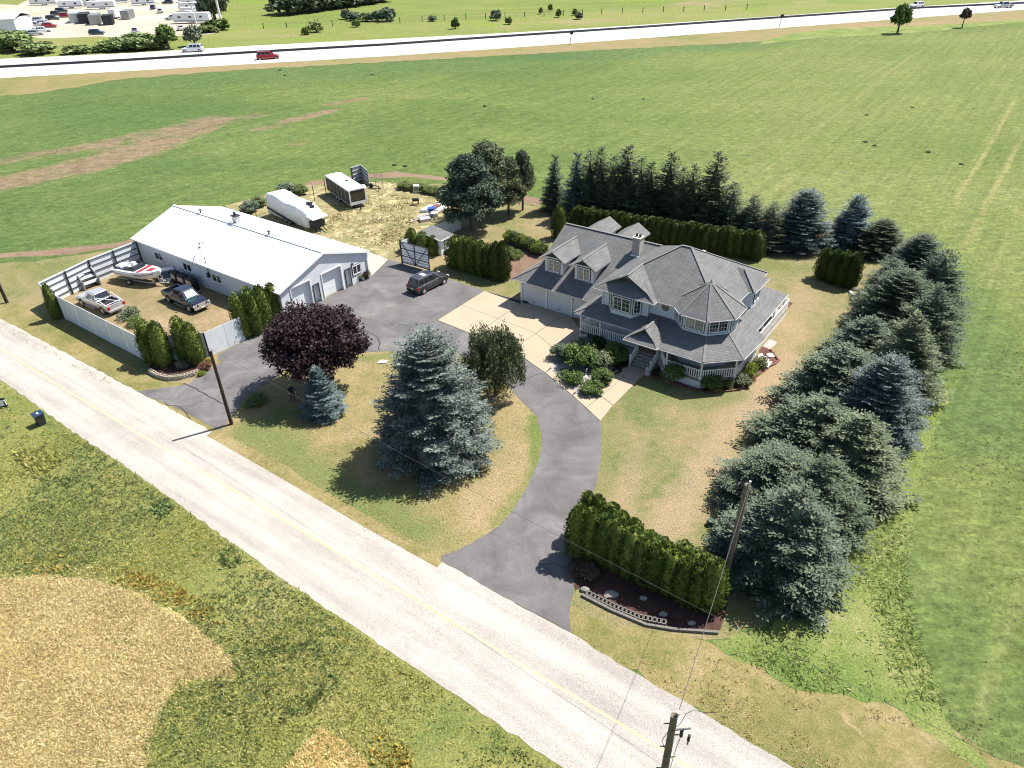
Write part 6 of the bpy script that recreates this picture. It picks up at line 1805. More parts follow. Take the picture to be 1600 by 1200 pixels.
MB().prism([(-2.6, -.5), (-1.9, -.5), (-1.9, .5), (-2.6, .5)], 1.53, 1.75).prism([(-1.2, .15), (-.7, .15), (-.7, .6), (-1.2, .6)], 1.53, 2.0).prism([(-1.2, -.6), (-.7, -.6), (-.7, -.15), (-1.2, -.15)], 1.53, 2.0).build('seat', 'white', T, bevel=.04)
ws = MB()
ws.face([(.3, -.85, 1.58), (.05, -.75, 2.05), (.05, .75, 2.05), (.3, .85, 1.58)])
ws.face([(.3, .85, 1.58), (.05, .75, 2.05), (-.9, .88, 1.95), (-1.0, .95, 1.56)])
ws.face([(-1.0, -.95, 1.56), (-.9, -.88, 1.95), (.05, -.75, 2.05), (.3, -.85, 1.58)])
ws.build('windshield', 'car_glass', T)
st_ = MB()
for x0, x1 in ((.6, 1.05),):
    st_.face([(x0, -1.0, 1.64), (x1, -.98, 1.66), (x1, .98, 1.66), (x0, 1.0, 1.64)])
st_.face([(1.5, -.45, 1.69), (2.2, -.35, 1.76), (2.2, .35, 1.76), (1.5, .45, 1.69)])
st_.build('deck_stripe', 'red', T)
for s in (-1, 1):
    MB().bar((-2.9, s * .98, 1.2), (1.2, s * 1.13, 1.3), .03, .08).bar((1.2, s * 1.13, 1.3), (2.6, s * .62, 1.5), .03, .08).build('hull_stripe', 'red', T)
MB().box((-3.15, 0, 1.35), (.35, .45, .6)).tube((-3.2, 0, .5), (-3.2, 0, 1.2), .09).build('outboard_motor', 'black', T, bevel=.05)
T2 = thing('boat_trailer', (_b[0], _b[1]), _b[2], 'galvanised boat trailer underneath the white and red motorboat', 'trailer')
MB().bar((-2.8, -.7, .42), (1.6, -.7, .42), .1).bar((-2.8, .7, .42), (1.6, .7, .42), .1).bar((1.6, .7, .42), (3.9, 0, .42), .1).bar((1.6, -.7, .42), (3.9, 0, .42), .1).bar((-.6, -1.1, .4), (-.6, 1.1, .4), .09).bar((3.1, 0, .42), (3.1, 0, 1.1), .08).build('frame', 'galv', T2)
MB().tube((3.6, 0, .1), (3.6, 0, .8), .06).build('jockey_stand', 'black', T2)
for s in (-1, 1):
    wheel(T2, -.6, s * 1.1, .32, .2)
MB().tube((2.85, -.12, 1.0), (2.85, .12, 1.0), .18).build('winch', 'black', T2)

# odds and ends in the yard
a = (-45.41, 71.19)
T = thing('stepped_frame', (a[0], a[1]), math.radians(-38), 'grey steel frame with wavy cheeks and four sloping shelves, standing in the storage yard', 'metal frame')
for s in (-1, 1):
    MB().prism([(0, s * .85 - .05), (.5, s * .85 - .05), (.5, s * .85 + .05), (0, s * .85 + .05)], 0, [.6, 1.2, 1.2, .6]).prism([(-1.2, s * .85 - .05), (0, s * .85 - .05), (0, s * .85 + .05), (-1.2, s * .85 + .05)], 0, [2.3, 1.5, 1.5, 2.3]).build('cheek', 'grey', T)
for i in range(4):
    MB().box((-1.1 + .42 * i, 0, 2.1 - .48 * i), (.5, 1.6, .05), ry=.55).build('shelf', 'grey', T)
    MB().bar((-1.25 + .42 * i, -.85, 2.25 - .48 * i), (-1.25 + .42 * i, .85, 2.25 - .48 * i), .06).build('edge_bar', 'black', T)
a = (-37.53, 72.37)
T = thing('white_hood', (a[0], a[1]), math.radians(-60), 'white box shaped truck canopy propped against the workshop wall', 'truck canopy')
m = MB()
m.loft([[(0, -.9, 0), (0, .9, 0), (-.5, .85, 1.3), (-.5, -.85, 1.3)], [(.12, -.9, 0), (.12, .9, 0), (-.38, .85, 1.3), (-.38, -.85, 1.3)]])
m.build('shell', 'white', T)
MB().box((-.12, 0, .65), (.05, 1.3, .8), ry=-.37).build('side_window', 'car_glass', T)
a = (-34.73, 70.3)
T = thing('black_canopy', (a[0], a[1] + .3), math.radians(-36.2), 'row of black rounded truck canopies standing behind the black pickup against the workshop', 'truck canopy')
for i, (x, l) in enumerate(((-1.9, 1.1), (-.5, 1.4), (1.0, 1.4))):
    ring = lambda y, s: [(x - l / 2 * s, y, 0), (x + l / 2 * s, y, 0), (x + l / 2 * s, y, 1.0), (x + l / 2 * s * .8, y, 1.35), (x - l / 2 * s * .8, y, 1.35), (x - l / 2 * s, y, 1.0)]
    MB().loft([ring(-.35, 1), ring(.35, 1)]).build('shell', 'black', T, uvs=False, bevel=.04)
    MB().box((x, -.365, .85), (l * .7, .03, .5)).build('side_window', 'galv', T, uvs=False)
# wheelie bin, mailbox, small things
a = (-37.27, 45.93)
T = thing('wheelie_bin', (a[0], a[1]), math.radians(-36), 'blue grey wheelie bin with a sticker standing at the road edge', 'bin')
MB().loft([[(-.24, -.26, .05), (.24, -.26, .05), (.24, .26, .05), (-.24, .26, .05)], [(-.31, -.33, 1.0), (.33, -.33, 1.0), (.33, .33, 1.0), (-.31, .33, 1.0)]]).build('body', 'steel_dark', T, bevel=.03)
MB().box((.02, 0, 1.05), (.74, .74, .08), ry=.05).bar((-.38, -.25, 1.02), (-.38, .25, 1.02), .05).build('lid', 'paint_blue', T, bevel=.02)
MB().box((0, -.325, .8), (.2, .02, .12), rx=.08).box((.05, 0, 1.1), (.25, .12, .01)).build('sticker', 'plate', T)
for s in (-1, 1):
    MB().tube((-.26, s * .24, .12), (-.26, s * .3, .12), .12).build('wheel', 'rubber', T, uvs=False)
a = (-42.64, 47.97)
T = thing('road_barrier', (a[0], a[1]), math.radians(22), 'white board with dark top and bottom rails at the left edge of the road', 'board')
MB().box((0, 0, .5), (2.6, .1, .6)).build('board', 'trim', T)
MB().bar((-1.3, 0, .85), (1.35, 0, .85), .12).bar((-1.3, 0, .17), (1.35, 0, .17), .12).build('rail', 'black', T)
for x in (-1.1, 1.2):
    MB().box((x, 0, .3), (.1, .1, .6)).build('leg', 'black', T)
a = (8.67, 51.84)
T = thing('garden_hose', (a[0], a[1]), 0, 'coil of dark garden hose lying on the walkway at the island bed', 'hose')
hp = MB()
for k in range(4):
    R = .62 + .05 * k
    pts = [(R * math.cos(2 * PI * i / 20), R * .9 * math.sin(2 * PI * i / 20), .1 + .035 * (k % 2)) for i in range(21)]
    hp.path(pts, .03, 5)
hp.path([(-.3, -.3, .1), (0, .1, .1), (.3, .2, .1)], .03, 5)
hp.build('coil', 'black', T, uvs=False)
a = (11.49, 50.9)
T = thing('garden_ornament', (a[0], a[1]), 0, 'pale rounded stone ornament in the mulch beside the porch steps', 'ornament')
MB().loft([[(r * math.cos(t * PI / 4), r * math.sin(t * PI / 4), z) for t in range(8)] for r, z in ((.2, 0), (.3, .15), (.28, .35), (.15, .5), (.2, .6), (.16, .8), (.05, .88))]).build('figure', 'stone', T, uvs=False, smooth=True)
a = (6.18, 50.04)
T = thing('heron_figure', (a[0], a[1]), 1, 'slim pale heron figure standing among the shrubs of the island bed', 'ornament')
MB().path([(0, 0, 0), (0, 0, .5), (.05, 0, .8), (-.05, 0, 1.1), (.02, 0, 1.3)], .035).tube((.02, 0, 1.3), (.3, 0, 1.25), .03, .008).loft([[(x, r * math.cos(t * PI / 3), .65 + r * math.sin(t * PI / 3)) for t in range(6)] for x, r in ((-.35, .02), (-.1, .13), (.12, .1), (.2, .03))]).build('figure', 'stone', T, uvs=False)
a = (22.9, 53.63)
tag(MB().prism([(a[0] + .4 * math.cos(t * PI / 7), a[1] + .38 * math.sin(t * PI / 7)) for t in range(14)], .02, .09).build('stepping_stone', 'stone', None, uvs=False), 'round white stepping stone on the red rock bed', 'stone')
def rock(p, r, label, group=None, h=.5):
    rs = random.Random(int(p[0] * 77 + p[1] * 13))
    rings = []
    for z, q in ((0, .8), (.35, 1), (.75, .75), (1, .3)):
        rings.append([(p[0] + r * q * math.cos(t * PI / 4) * rs.uniform(.75, 1.15), p[1] + r * q * .7 * math.sin(t * PI / 4) * rs.uniform(.75, 1.15), z * r * h * 1.6) for t in range(8)])
    tag(MB().loft(rings).build('rock', 'dull_stone', None, uvs=False), label, 'rock', group)
rock((3.97, 28.09), .32, 'upright pale boulder at the drive end of the block edging')
rock((5.42, 27.72), .48, 'flat pale rock lying in the mulch, largest in the front hedge bed', h=.3)
rock((7.26, 27.39), .25, 'small pale rock at the foot of the middle hedge cedars')
rock((8.18, 26.24), .28, 'grey rock near the right end of the block edging')
rock((9.63, 25.59), .26, 'pale rock below the last cedars of the front hedge')
rock((25.78, 66.3) if False else (35.31, 66.09), .4, 'pale rock beside the clipped cedars at the back of the lawn')
rock((3.92, 55.16), .35, 'white rock at the back corner of the pebble island bed')
rock((4.88, 55.56), .3, 'second white rock at the back of the pebble island bed, nearer the garage')
rock((4.35, 52.23), .3, 'white rock at the driveway side of the pebble island bed')
# edging blocks
def blocks(name, label, pts, n, r, mat, layers=1, hollow=True):
    T = thing(name, pts[0][:2], 0, label, 'garden edging')
    o0 = Vector(pts[0][:2])
    P = [Vector(p[:2]) - o0 for p in pts]
    seg = [(P[i + 1] - P[i]).length for i in range(len(P) - 1)]
    tot = sum(seg)
    rg = MB()
    k = 10
    for q0, q1, z0, z1 in ((1, 1, 0, .2), (1, .62, .2, .2), (.62, .62, .2, .02)):
        rg.loft([[(r * q0 * math.cos(2 * PI * t / k), r * q0 * math.sin(2 * PI * t / k), z0) for t in range(k)], [(r * q1 * math.cos(2 * PI * t / k), r * q1 * math.sin(2 * PI * t / k), z1) for t in range(k)]], caps=False)
    me_ = rg.mesh('block', mat, uvs=False)
    for l in range(layers):
        for i in range(n):
            d = tot * (i + .5 * (1 + (l % 2))) / n
            d = min(d, tot - 1e-3)
            for s_, a_, b_ in zip(seg, P, P[1:]):
                if d <= s_:
                    p = a_.lerp(b_, d / s_)
                    break
                d -= s_
            put('block', me_, T, (p.x, p.y, .2 * l), 0)
blocks('block_edging', 'row of hollow grey concrete blocks edging the mulch bed of the front hedge', [(4.09, 27.8), (5.52, 26.8), (6.85, 26.02), (8.21, 25.63)], 19, .19, 'kerb')
blocks('block_edging', 'curved double row of tan concrete blocks edging the bed below the two cedar pairs', [(-31.77, 53.31), (-30.63, 52.43), (-29.51, 51.98), (-28.47, 52.14), (-27.56, 52.71), (-27.28, 53.01)], 19, .17, 'block', 2)
T = thing('timber_kerb', (3.72, 27.77)[:2], 0, 'low grey kerb running below the hollow blocks to the tall grass', 'kerb')
o0 = Vector((3.72, 27.77)[:2])
for a, b_ in (((3.75, 27.72), (5.31, 26.59)), ((5.31, 26.59), (7.13, 25.53)), ((7.13, 25.53), (8.55, 25.2)), ((8.55, 25.2), (10.95, 24.92))):
    MB().bar((a[0] - o0.x, a[1] - o0.y, .1), (b_[0] - o0.x, b_[1] - o0.y, .1), .15, .15).build('kerb_piece', 'kerb', T)
T = thing('bed_edging', (19.14, 48.34)[:2], 0, 'curved brown edging stones round the porch and red rock beds', 'garden edging')
o0 = Vector((19.14, 48.34)[:2])
for pl in (((11.69, 50.79), (13.83, 49.33), (15.69, 48.21), (17.79, 48.21), (19.22, 48.62), (20.07, 49.54), (20.7, 50.6), (21.51, 51.47), (22.71, 52.14), (23.3, 52.75), (23.15, 54.61)),):
    for a, b_ in zip(pl, pl[1:]):
        MB().bar((a[0] - o0.x, a[1] - o0.y, .07), (b_[0] - o0.x, b_[1] - o0.y, .07), .16, .14).build('edging_stone', 'brown', T)
a = (35.21, 65.36)
T = thing('bed_edging', a[:2], 0, 'short stone kerb between the clipped cedars and the first big spruces', 'garden edging')
for b0, b1 in (((34.69, 65.53), (34.67, 64.52)), ((34.67, 64.52), (34.71, 63.53))):
    MB().bar((b0[0] - a[0], b0[1] - a[1], .1), (b1[0] - a[0], b1[1] - a[1], .1), .3, .2).build('edging_stone', 'stone', T)

# utility poles and wires
def pole(p, h, r, label, mat='pole_wood', lean=(0, 0), steps=False, arm=True):
    T = thing('utility_pole', (p[0], p[1]), 0, label, 'utility pole')
    top = (lean[0], lean[1], h)
    MB().tube((0, 0, 0), top, r * 1.3, r, 12).build('pole', mat, T, uvs=False)
    if arm:
        MB().tube((lean[0] + .12, lean[1], h), (lean[0] + .12, lean[1], h + .22), .05, .07, 8).build('insulator', 'galv', T, uvs=False)
    return T
LP = (-22.07, 45.33)
pole(LP, 6.65, .11, 'dark thin utility pole at the grass corner of the drive entrance', 'pole_dark')
RP = (12.1, 28.27)
T = pole(RP, 7.7, .15, 'tall wooden utility pole leaning beside the spruces at the end of the front hedge', 'pole_wood', (.2, .1))
MB().tube((.14, -.05, .2), (.34, .05, 7.6), .025, .025, 6).build('conduit', 'galv', T, uvs=False)
BP = (5.55, 14.75)
T = pole(BP, 9.0, .13, 'wooden utility pole with cut out switches at the bottom edge of the photo', 'pole_wood')
for i in range(8):
    z = 8.5 - .75 * i
    s = 1 if i % 2 else -1
    MB().bar((s * .12, 0, z), (s * .34, .02, z), .035).build('climbing_step', 'steel_dark', T, uvs=False)
MB().bar((.1, .05, 8.0), (.75, .15, 7.9), .05).build('cross_bracket', 'steel_dark', T, uvs=False)
MB().tube((.42, .1, 7.5), (.42, .1, 7.85), .07).tube((.75, .15, 7.1), (.75, .15, 7.45), .06).tube((.75, .15, 6.85), (.75, .15, 7.1), .03).build('cut_out_switch', 'black', T, uvs=False)
MB().path([(.1, .05, 8.1), (.4, .3, 8.0), (.6, .5, 8.25), (.9, .6, 8.35), (1.3, .5, 8.3), (1.75, .4, 8.5)], .012).path([(.42, .1, 7.5), (.3, .0, 7.0), (.25, 0, 6.2), (.2, 0, 5.4), (.25, .1, 4.8)], .012).path([(-.12, 0, 8.0), (-.3, 0, 7.4), (-.14, 0, 6.9)], .012).build('jumper_wire', 'steel_dark', T, uvs=False)
EP = (-52.62, 67.77)
pole(EP, 8, .13, 'brown utility pole at the left edge of the photo, beyond the side road verge', 'pole_dark')
def wire(name, a, b, sag, r, label, mat, n=24):
    pts = []
    for i in range(n + 1):
        t = i / n
        pts.append((a[0] + (b[0] - a[0]) * t, a[1] + (b[1] - a[1]) * t, a[2] + (b[2] - a[2]) * t - sag * 4 * t * (1 - t)))
    mb = MB()
    for p, q in zip(pts, pts[1:]):
        mb.tube(p, q, r, r, 4, caps=False)
    tag(mb.build(name, mat, None, uvs=False), label, 'wire')
ltop = (LP[0] + .12, LP[1], 6.85)
wire('overhead_wire', (EP[0] + .12, EP[1], 8.1), ltop, .5, .012, 'overhead wire between the left edge pole and the thin dark pole', 'wire')
wire('overhead_wire', ltop, (17.6, 14.0, 6.9), .45, .011, 'long overhead wire running from the thin dark pole across lawn and hedge beside the road', 'wire')
wire('overhead_wire', (BP[0] + .12, BP[1], 9.2), (RP[0] + .32, RP[1] + .1, 7.9), .25, .013, 'overhead wire from the bottom pole up to the leaning pole by the spruces', 'wire')
wire('overhead_wire', (BP[0] - 20, BP[1] + 15.5, 9.3), (BP[0] + 12, BP[1] - 9.3, 9.1), .4, .014, 'overhead wire passing over the road past the top of the bottom pole', 'steel_dark') if False else None

# fences of the storage ground
panel_wall('corner_fence', 'white panel fence corner with dark frames behind the camper', [(-22.86, 104.91), (-21.67, 106.33), (-20.15, 103.24)], 2.3, pitch=2.6, inner=-1)
T = thing('pipe_fence', (-20.15, 103.24)[:2], 0, 'open grey pipe fence panel continuing from the white fence corner', 'fence')
o0 = Vector((-20.15, 103.24)[:2])
e = Vector((-17.91, 101.93)[:2]) - o0
for z in (.2, .8, 1.4, 2.0):
    MB().bar((0, 0, z), (e.x, e.y, z), .05).build('rail', 'steel', T)
for t in (0, .5, 1):
    MB().bar((e.x * t, e.y * t, 0), (e.x * t, e.y * t, 2.1), .07).build('post', 'steel', T)
T = thing('wire_fence', (-32.95, 90.15)[:2], 0, 'thin wire fence with slim posts along the dirt track behind the trailers', 'fence')
o0 = Vector((-32.95, 90.15)[:2])
fp = [(-33.2, 91.33), (-29.92, 95.52), (-26.82, 97.37), (-25.69, 99.7), (-22.86, 104.91)]
for p in fp:
    MB().bar((p[0] - o0.x, p[1] - o0.y, 0), (p[0] - o0.x, p[1] - o0.y, 2.3), .08).build('post', 'steel_dark', T)
for a, b_ in zip(fp, fp[1:]):
    for z in (1.0, 2.0):
        MB().bar((a[0] - o0.x, a[1] - o0.y, z), (b_[0] - o0.x, b_[1] - o0.y, z), .025).build('wire', 'steel', T)
a, b_ = (-12.09, 75.35), (-8.78, 73.1)
d = Vector(b_[:2]) - Vector(a[:2])
T = thing('swing_gate', a[:2], math.atan2(d.y, d.x), 'tall open gate of white sheet with dark rails and a V shaped brace', 'gate')
gl = d.length
nb_ = 8
for i in range(nb_):
    MB().box((gl / 2, 0, .2 + 2.5 * (i + .5) / nb_), (gl, .03, 2.5 / nb_ - .03)).build('board', 'fence_panel', T)
fr = MB()
for z in (.2, 1.05, 1.9, 2.7):
    fr.bar((0, -.05, z), (gl, -.05, z), .06)
for x in (0, gl / 2, gl):
    fr.bar((x, -.05, .15), (x, -.05, 2.75), .08)
fr.bar((.2, -.06, 2.6), (gl / 2, -.06, .25), .06).bar((gl - .2, -.06, 2.6), (gl / 2, -.06, .25), .06)
fr.build('frame', 'steel_dark', T)
MB().bar((0, 0, 0), (0, 0, 2.9), .16).build('post', 'steel_dark', T)
panel_wall('shed_wall', 'white wall running back from the open gate to the pines beside the garden shed', [(-12.3, 77.6), (-10.3, 80.3), (-8.6, 82.4), (-5.9, 85.6)], 1.8, rails=False, posts=False, inner=-1)
# garden shed
SP = (-8.04, 77.55)
T = thing('garden_shed', SP[:2], math.radians(-36.5), 'small white garden shed with grey roof between the open gate and the cedar block', 'shed')
MB().prism([(-2.4, 0), (.3, 0), (.3, 1.9), (-2.4, 1.9)], 0, [2.25, 1.9, 1.9, 2.25]).build('wall', 'siding', T)
MB().slab([(-2.7, -.3, 2.4), (.6, -.3, 2.0), (.6, 2.1, 2.0), (-2.7, 2.1, 2.4)], .1).build('roof', 'shingle', T)
MB().bar((-2.7, -.33, 2.34), (.6, -.33, 1.94), .04, .1).bar((.63, -.3, 1.94), (.63, 2.1, 1.94), .04, .1).build('fascia', 'trim', T)
MB().box((-.5, -.02, .9), (.8, .05, 1.75)).build('shed_door', 'trim', T)
window(T, (.3, 1.0, 1.2), 0, .7, .5, 1, None)
for k, (x, y, hh) in enumerate(((-1.6, -.2, 1.5), (-1.3, -.2, 1.7), (-1.1, -.22, 1.4))):
    w_ = SP[0] + x * math.cos(-.637) - y * math.sin(-.637), SP[1] + x * math.sin(-.637) + y * math.cos(-.637)
    tag(MB().tube((w_[0], w_[1], 0), (w_[0] + .05, w_[1] + .1, hh), .025).box((w_[0], w_[1], .1), (.2, .05, .2)).build('garden_tool', 'wood', None, uvs=False), 'long handled garden tool leaning on the front of the shed', 'tool', 'garden tools leaning on the shed')
a = (-7.59, 77.62)
T = thing('garden_cart', (a[0] + .7, a[1] + .2), -.6, 'small white cart with dark wheels standing at the right side of the garden shed', 'cart')
MB().box((0, 0, .55), (1.1, .6, .35)).build('tray', 'white', T, bevel=.03)
for x in (-.35, .35):
    for y in (-.33, .33):
        MB().tube((x, y - .04, .2), (x, y + .04, .2), .2).build('wheel', 'rubber', T, uvs=False)
# heap of stored materials
rs = random.Random(9)
HP = [((-11.35, 89.2), (3.2, .3, .12), .7, 'wood', 'long grey plank on the front of the scrap heap', 'plank'), ((-11.1, 90.11), (3.0, .25, .12), .75, 'wood', 'second grey plank sloping over the scrap heap', 'plank'), ((-10.7, 91.26), (3.4, .22, .1), .8, 'trim', 'long white board across the middle of the scrap heap', 'board'),
      ((-10.08, 91.94), (1.0, .8, .6), .3, 'blue_tarp', 'blue plastic crate on top of the scrap heap', 'crate'), ((-9.54, 92.63), (1.2, .9, .6), 1.0, 'brown', 'brown box in the scrap heap under the pine', 'box'), ((-9, 93.58), (1.6, .8, .5), .6, 'white', 'white panel stack at the pine end of the scrap heap', 'panels'),
      ((-10.73, 88.7), (1.4, .9, .4), .4, 'galv', 'shiny metal sheets low at the front of the scrap heap', 'sheets'), ((-10.08, 89.81), (1.6, .5, .35), 1.2, 'black', 'black rail lying in the scrap heap', 'rail'), ((-9.61, 90.24), (.9, .7, .5), .1, 'white', 'white tub in front of the brown box', 'tub'), ((-9.11, 91.39), (1.4, .3, .3), .9, 'concrete_grey', 'grey beam at the wall side of the scrap heap', 'beam')]
for p, d_, r_, m_, lb, ct in HP:
    MBb = MB().box((p[0], p[1], d_[2] / 2 + .02), d_, r_, 0, rs.uniform(-.04, .08))
    tag(MBb.build('scrap_' + ct if ct != 'panels' else 'scrap_stack', m_, None, bevel=.02), lb, ct)
a = (-10.05, 92.67)
tag(MB().slab([(a[0] - 1.6, a[1] - .9, .35), (a[0] + .8, a[1] - 1.2, .4), (a[0] + 2.0, a[1] + .4, .5), (a[0] - .6, a[1] + .8, .45)], .32).build('sheet_stack', 'white', None, bevel=.03), 'big stack of white sheets at the back of the scrap heap', 'sheets')
a = (-12.93, 100.16)
T = thing('white_box', a[:2], 0, 'small white box with a dark window standing on the storage ground', 'box')
MB().box((0, 0, .5), (.8, .7, 1.0)).build('case', 'white', T, bevel=.04)
MB().box((0, -.36, .6), (.5, .03, .4)).build('window', 'car_glass', T)
a = (-12.49, 94.83)
T = thing('barbecue', a[:2], 0, 'black barbecue on wheels standing on the storage ground', 'barbecue')
MB().box((0, 0, .7), (.9, .5, .4)).build('hood', 'black', T, bevel=.1)
for x in (-.4, .4):
    for y in (-.2, .2):
        MB().bar((x, y, 0), (x, y, .6), .05).build('leg', 'black', T)
a = (-20.11, 101.81)
T = thing('utility_trailer', (a[0], a[1]), math.radians(-30), 'small open utility trailer with a white arched fender beside the camper', 'trailer')
MB().bar((-1.2, -.7, .5), (1.0, -.7, .5), .08).bar((-1.2, .7, .5), (1.0, .7, .5), .08).bar((1.0, .7, .5), (2.4, 0, .5), .08).bar((1.0, -.7, .5), (2.4, 0, .5), .08).bar((-1.2, -.7, .5), (-1.2, .7, .5), .08).tube((2.0, 0, 0), (2.0, 0, .9), .05).build('frame', 'steel_dark', T)
fe = MB()
fe.loft([[(-.1 + .5 * math.cos(t * PI / 6), y, .45 + .5 * math.sin(t * PI / 6)) for t in range(7)] for y in (-1.0, -.7)], closed=False, caps=False)
fe.build('fender', 'white', T)
for s in (-1, 1):
    wheel(T, -.1, s * .85, .33, .2)
# planters at the workshop door
for i, (p, r, m_, lb) in enumerate((((-16.25, 71.04), .3, 'pale', 'white flowering pot plant left of the workshop window'), ((-15.95, 71.35), .3, 'shrub', 'green pot plant below the workshop window'), ((-15.63, 71.49), .35, 'maple', 'dark leaved pot plant near the workshop corner'), ((-15.33, 71.8), .25, 'pale', 'small pale pot plant at the workshop corner'))):
    T = thing('potted_plant', p[:2], 0, lb, 'potted plant')
    MB().tube((0, 0, 0), (0, 0, .35), .2, .26, 10).build('pot', 'white' if i % 2 else 'black', T, uvs=False)
    put('leaves', LOW, T, (0, 0, .3), 0, (r * 1.3, r * 1.3, .6), m_)
a = (0.98, 65.28)
T = thing('fallen_broom', (a[0] + .6, a[1] - .3), .4, 'dark broom lying on the concrete in front of the first garage door', 'broom')
MB().tube((0, 0, .1), (1.3, .2, .1), .025).build('handle', 'steel_dark', T, uvs=False)
MB().box((0, 0, .12), (.35, .6, .12)).build('head', 'black', T, uvs=False)
a = (12.54, 33.18)
tag(MB().tube((a[0], a[1], 0), (a[0], a[1], .4), .3, .22, 10).build('green_bucket', 'green_paint', None, uvs=False), 'small dark green bucket on the lawn edge near the nearest spruces', 'bucket')
a = (-11.42, 54.1)
tag(MB().slab([(a[0] - .5, a[1] - .2, .09), (a[0] + .3, a[1] - .3, .09), (a[0] + .5, a[1] + .2, .09), (a[0] - .2, a[1] + .3, .09)], .06).build('flat_stone', 'stone', None, uvs=False), 'flat pale stone on the golden lawn between maple and large spruce', 'stone')

# person in the shade of the maple
pp = (-17.87, 48.13)
V = [(0, 0, .95), (0, 0, 1.2), (0, 0, 1.42), (0, 0, 1.52), (0, .01, 1.66), (.1, 0, .9), (.13, -.06, .5), (.13, .02, .08), (.13, -.12, .04), (-.1, 0, .9), (-.12, .12, .5), (-.13, .2, .1), (-.13, .08, .06), (.19, 0, 1.4), (.27, -.08, 1.15), (.2, -.28, 1.02), (-.19, 0, 1.4), (-.27, -.08, 1.15), (-.18, -.28, 1.02)]
E_ = [(0, 1), (1, 2), (2, 3), (3, 4), (0, 5), (5, 6), (6, 7), (7, 8), (0, 9), (9, 10), (10, 11), (11, 12), (2, 13), (13, 14), (14, 15), (2, 16), (16, 17), (17, 18)]
Rr = [.15, .14, .16, .055, .10, .095, .065, .05, .045, .095, .065, .05, .045, .07, .05, .035, .07, .05, .035]
me = bpy.data.meshes.new('person')
me.from_pydata(V, E_, [])
me.materials.append(simple('dark_clothes', (.02, .022, .035), .9, var=.2))
PO = bpy.data.objects.new('person', me)
COL.objects.link(PO)
PO.location = (pp[0], pp[1], .02)
PO.rotation_euler = (0, 0, .5)
sk = PO.modifiers.new('skin', 'SKIN')
for i, v in enumerate(me.skin_vertices[0].data):
    v.radius = (Rr[i], Rr[i] * .85)
    v.use_root = (i == 0)
PO.modifiers.new('sub', 'SUBSURF').levels = 1
tag(PO, 'person in dark clothes with fair hair standing in the shade under the purple maple', 'person')
skin_m = simple('skin', (.45, .28, .2), .6, var=.05)
hair = simple('fair_hair', (.30, .22, .10), .8, var=.2)
MB().loft([[(r * math.cos(t * PI / 4), .03 + r * math.sin(t * PI / 4), z) for t in range(8)] for r, z in ((.07, 1.6), (.115, 1.66), (.115, 1.74), (.06, 1.8))]).build('hair', hair, PO, uvs=False, smooth=True)
MB().tube((.26, -.12, 1.12), (.19, -.33, 1.02), .045, .035).tube((-.26, -.12, 1.12), (-.16, -.33, 1.02), .045, .035).build('forearm_skin', skin_m, PO, uvs=False)
MB().box((.13, -.06, .05), (.1, .26, .1)).box((-.13, .13, .05), (.1, .26, .1)).build('shoes', 'grey', PO, bevel=.02)

# ------------------------------------------------------------------ the lot beyond the highway
for p, an_, pt, lb, kind in (((-140.9, 275.53), .1, 'paint_blue', 'dark blue suv alone at the front edge of the gravel lot', 's'), ((-127.99, 276.49), 1.9, 'paint_white', 'white pickup facing the highway at the front edge of the gravel lot', 'p'), ((-114.28, 282.13), 2.0, 'paint_white', 'white suv parked in front of the long trailer on the lot', 's'),
                             ((-128.85, 313.19), 3.1, 'paint_white', 'white pickup parked at the end of the long trailer on the lot', 'p'), ((-155.55, 376.15), 3.0, 'paint_blue', 'blue car parked above the trailers on the lot', 's'),
                             ((-173.57, 292.16), .2, 'paint_white', 'leftmost white car in the cluster at the left of the lot', 's'), ((-163.12, 277.62), .3, 'paint_silver', 'front most silver car in the cluster at the left of the lot', 's'), ((-164.77, 285.75), .3, 'paint_white', 'front white car second from the right in the left cluster of the lot', 's'),
                             ((-175.6, 301.12), .2, 'paint_silver', 'silver car in the second rank of the left cluster of the lot', 's'), ((-175.58, 306.52), .2, 'paint_white', 'white car in the second rank of the left cluster of the lot', 's'), ((-180.9, 322.82), .2, 'paint_grey', 'large dark grey car behind the cluster at the left of the lot', 's'),
                             ((-187.31, 338.72), .1, 'paint_grey', 'dark car in the third rank of the lot, left of the containers', 's'), ((-191.65, 350.89), .1, 'paint_black', 'black car in the back rank of the lot, left of the containers', 's'), ((-169.28, 298.27), .2, 'paint_red', 'small dark red car at the right end of the left cluster of the lot', 's')):
    if kind == 's':
        suv(p[:2], an_, pt, lb, 'vehicles parked on the gravel lot', 5.0, 2.0, 1.8, detail=False)
    else:
        pickup(p[:2], an_, pt, lb, 6.0, 2.1, 1.95, group='vehicles parked on the gravel lot')
trailer((-116.93, 301.55)[:2], .0, 13.5, 2.6, 3.6, 'long grey and white trailer in front of the parked row on the lot', win=3)
for p, l, lb in (((-123.54, 324.32), 12, 'second trailer from the front in the parked row on the lot'), ((-130.83, 343.37), 13, 'third trailer from the front in the parked row on the lot'), ((-136.74, 361.6), 13, 'fourth trailer from the front in the parked row on the lot'), ((-145.23, 382.18), 14, 'fifth trailer from the front in the parked row on the lot'),
                 ((-212.99, 391.41), 16, 'long white trailer at the top edge of the photo above the containers'), ((-196.4, 379.52), 14, 'white motorhome at the top edge of the photo, right of the long white trailer')):
    trailer(p[:2], .05, l, 2.6, 3.3, lb, 'trailers parked on the gravel lot', stripe='blue_tarp' if l % 2 else 'grey')
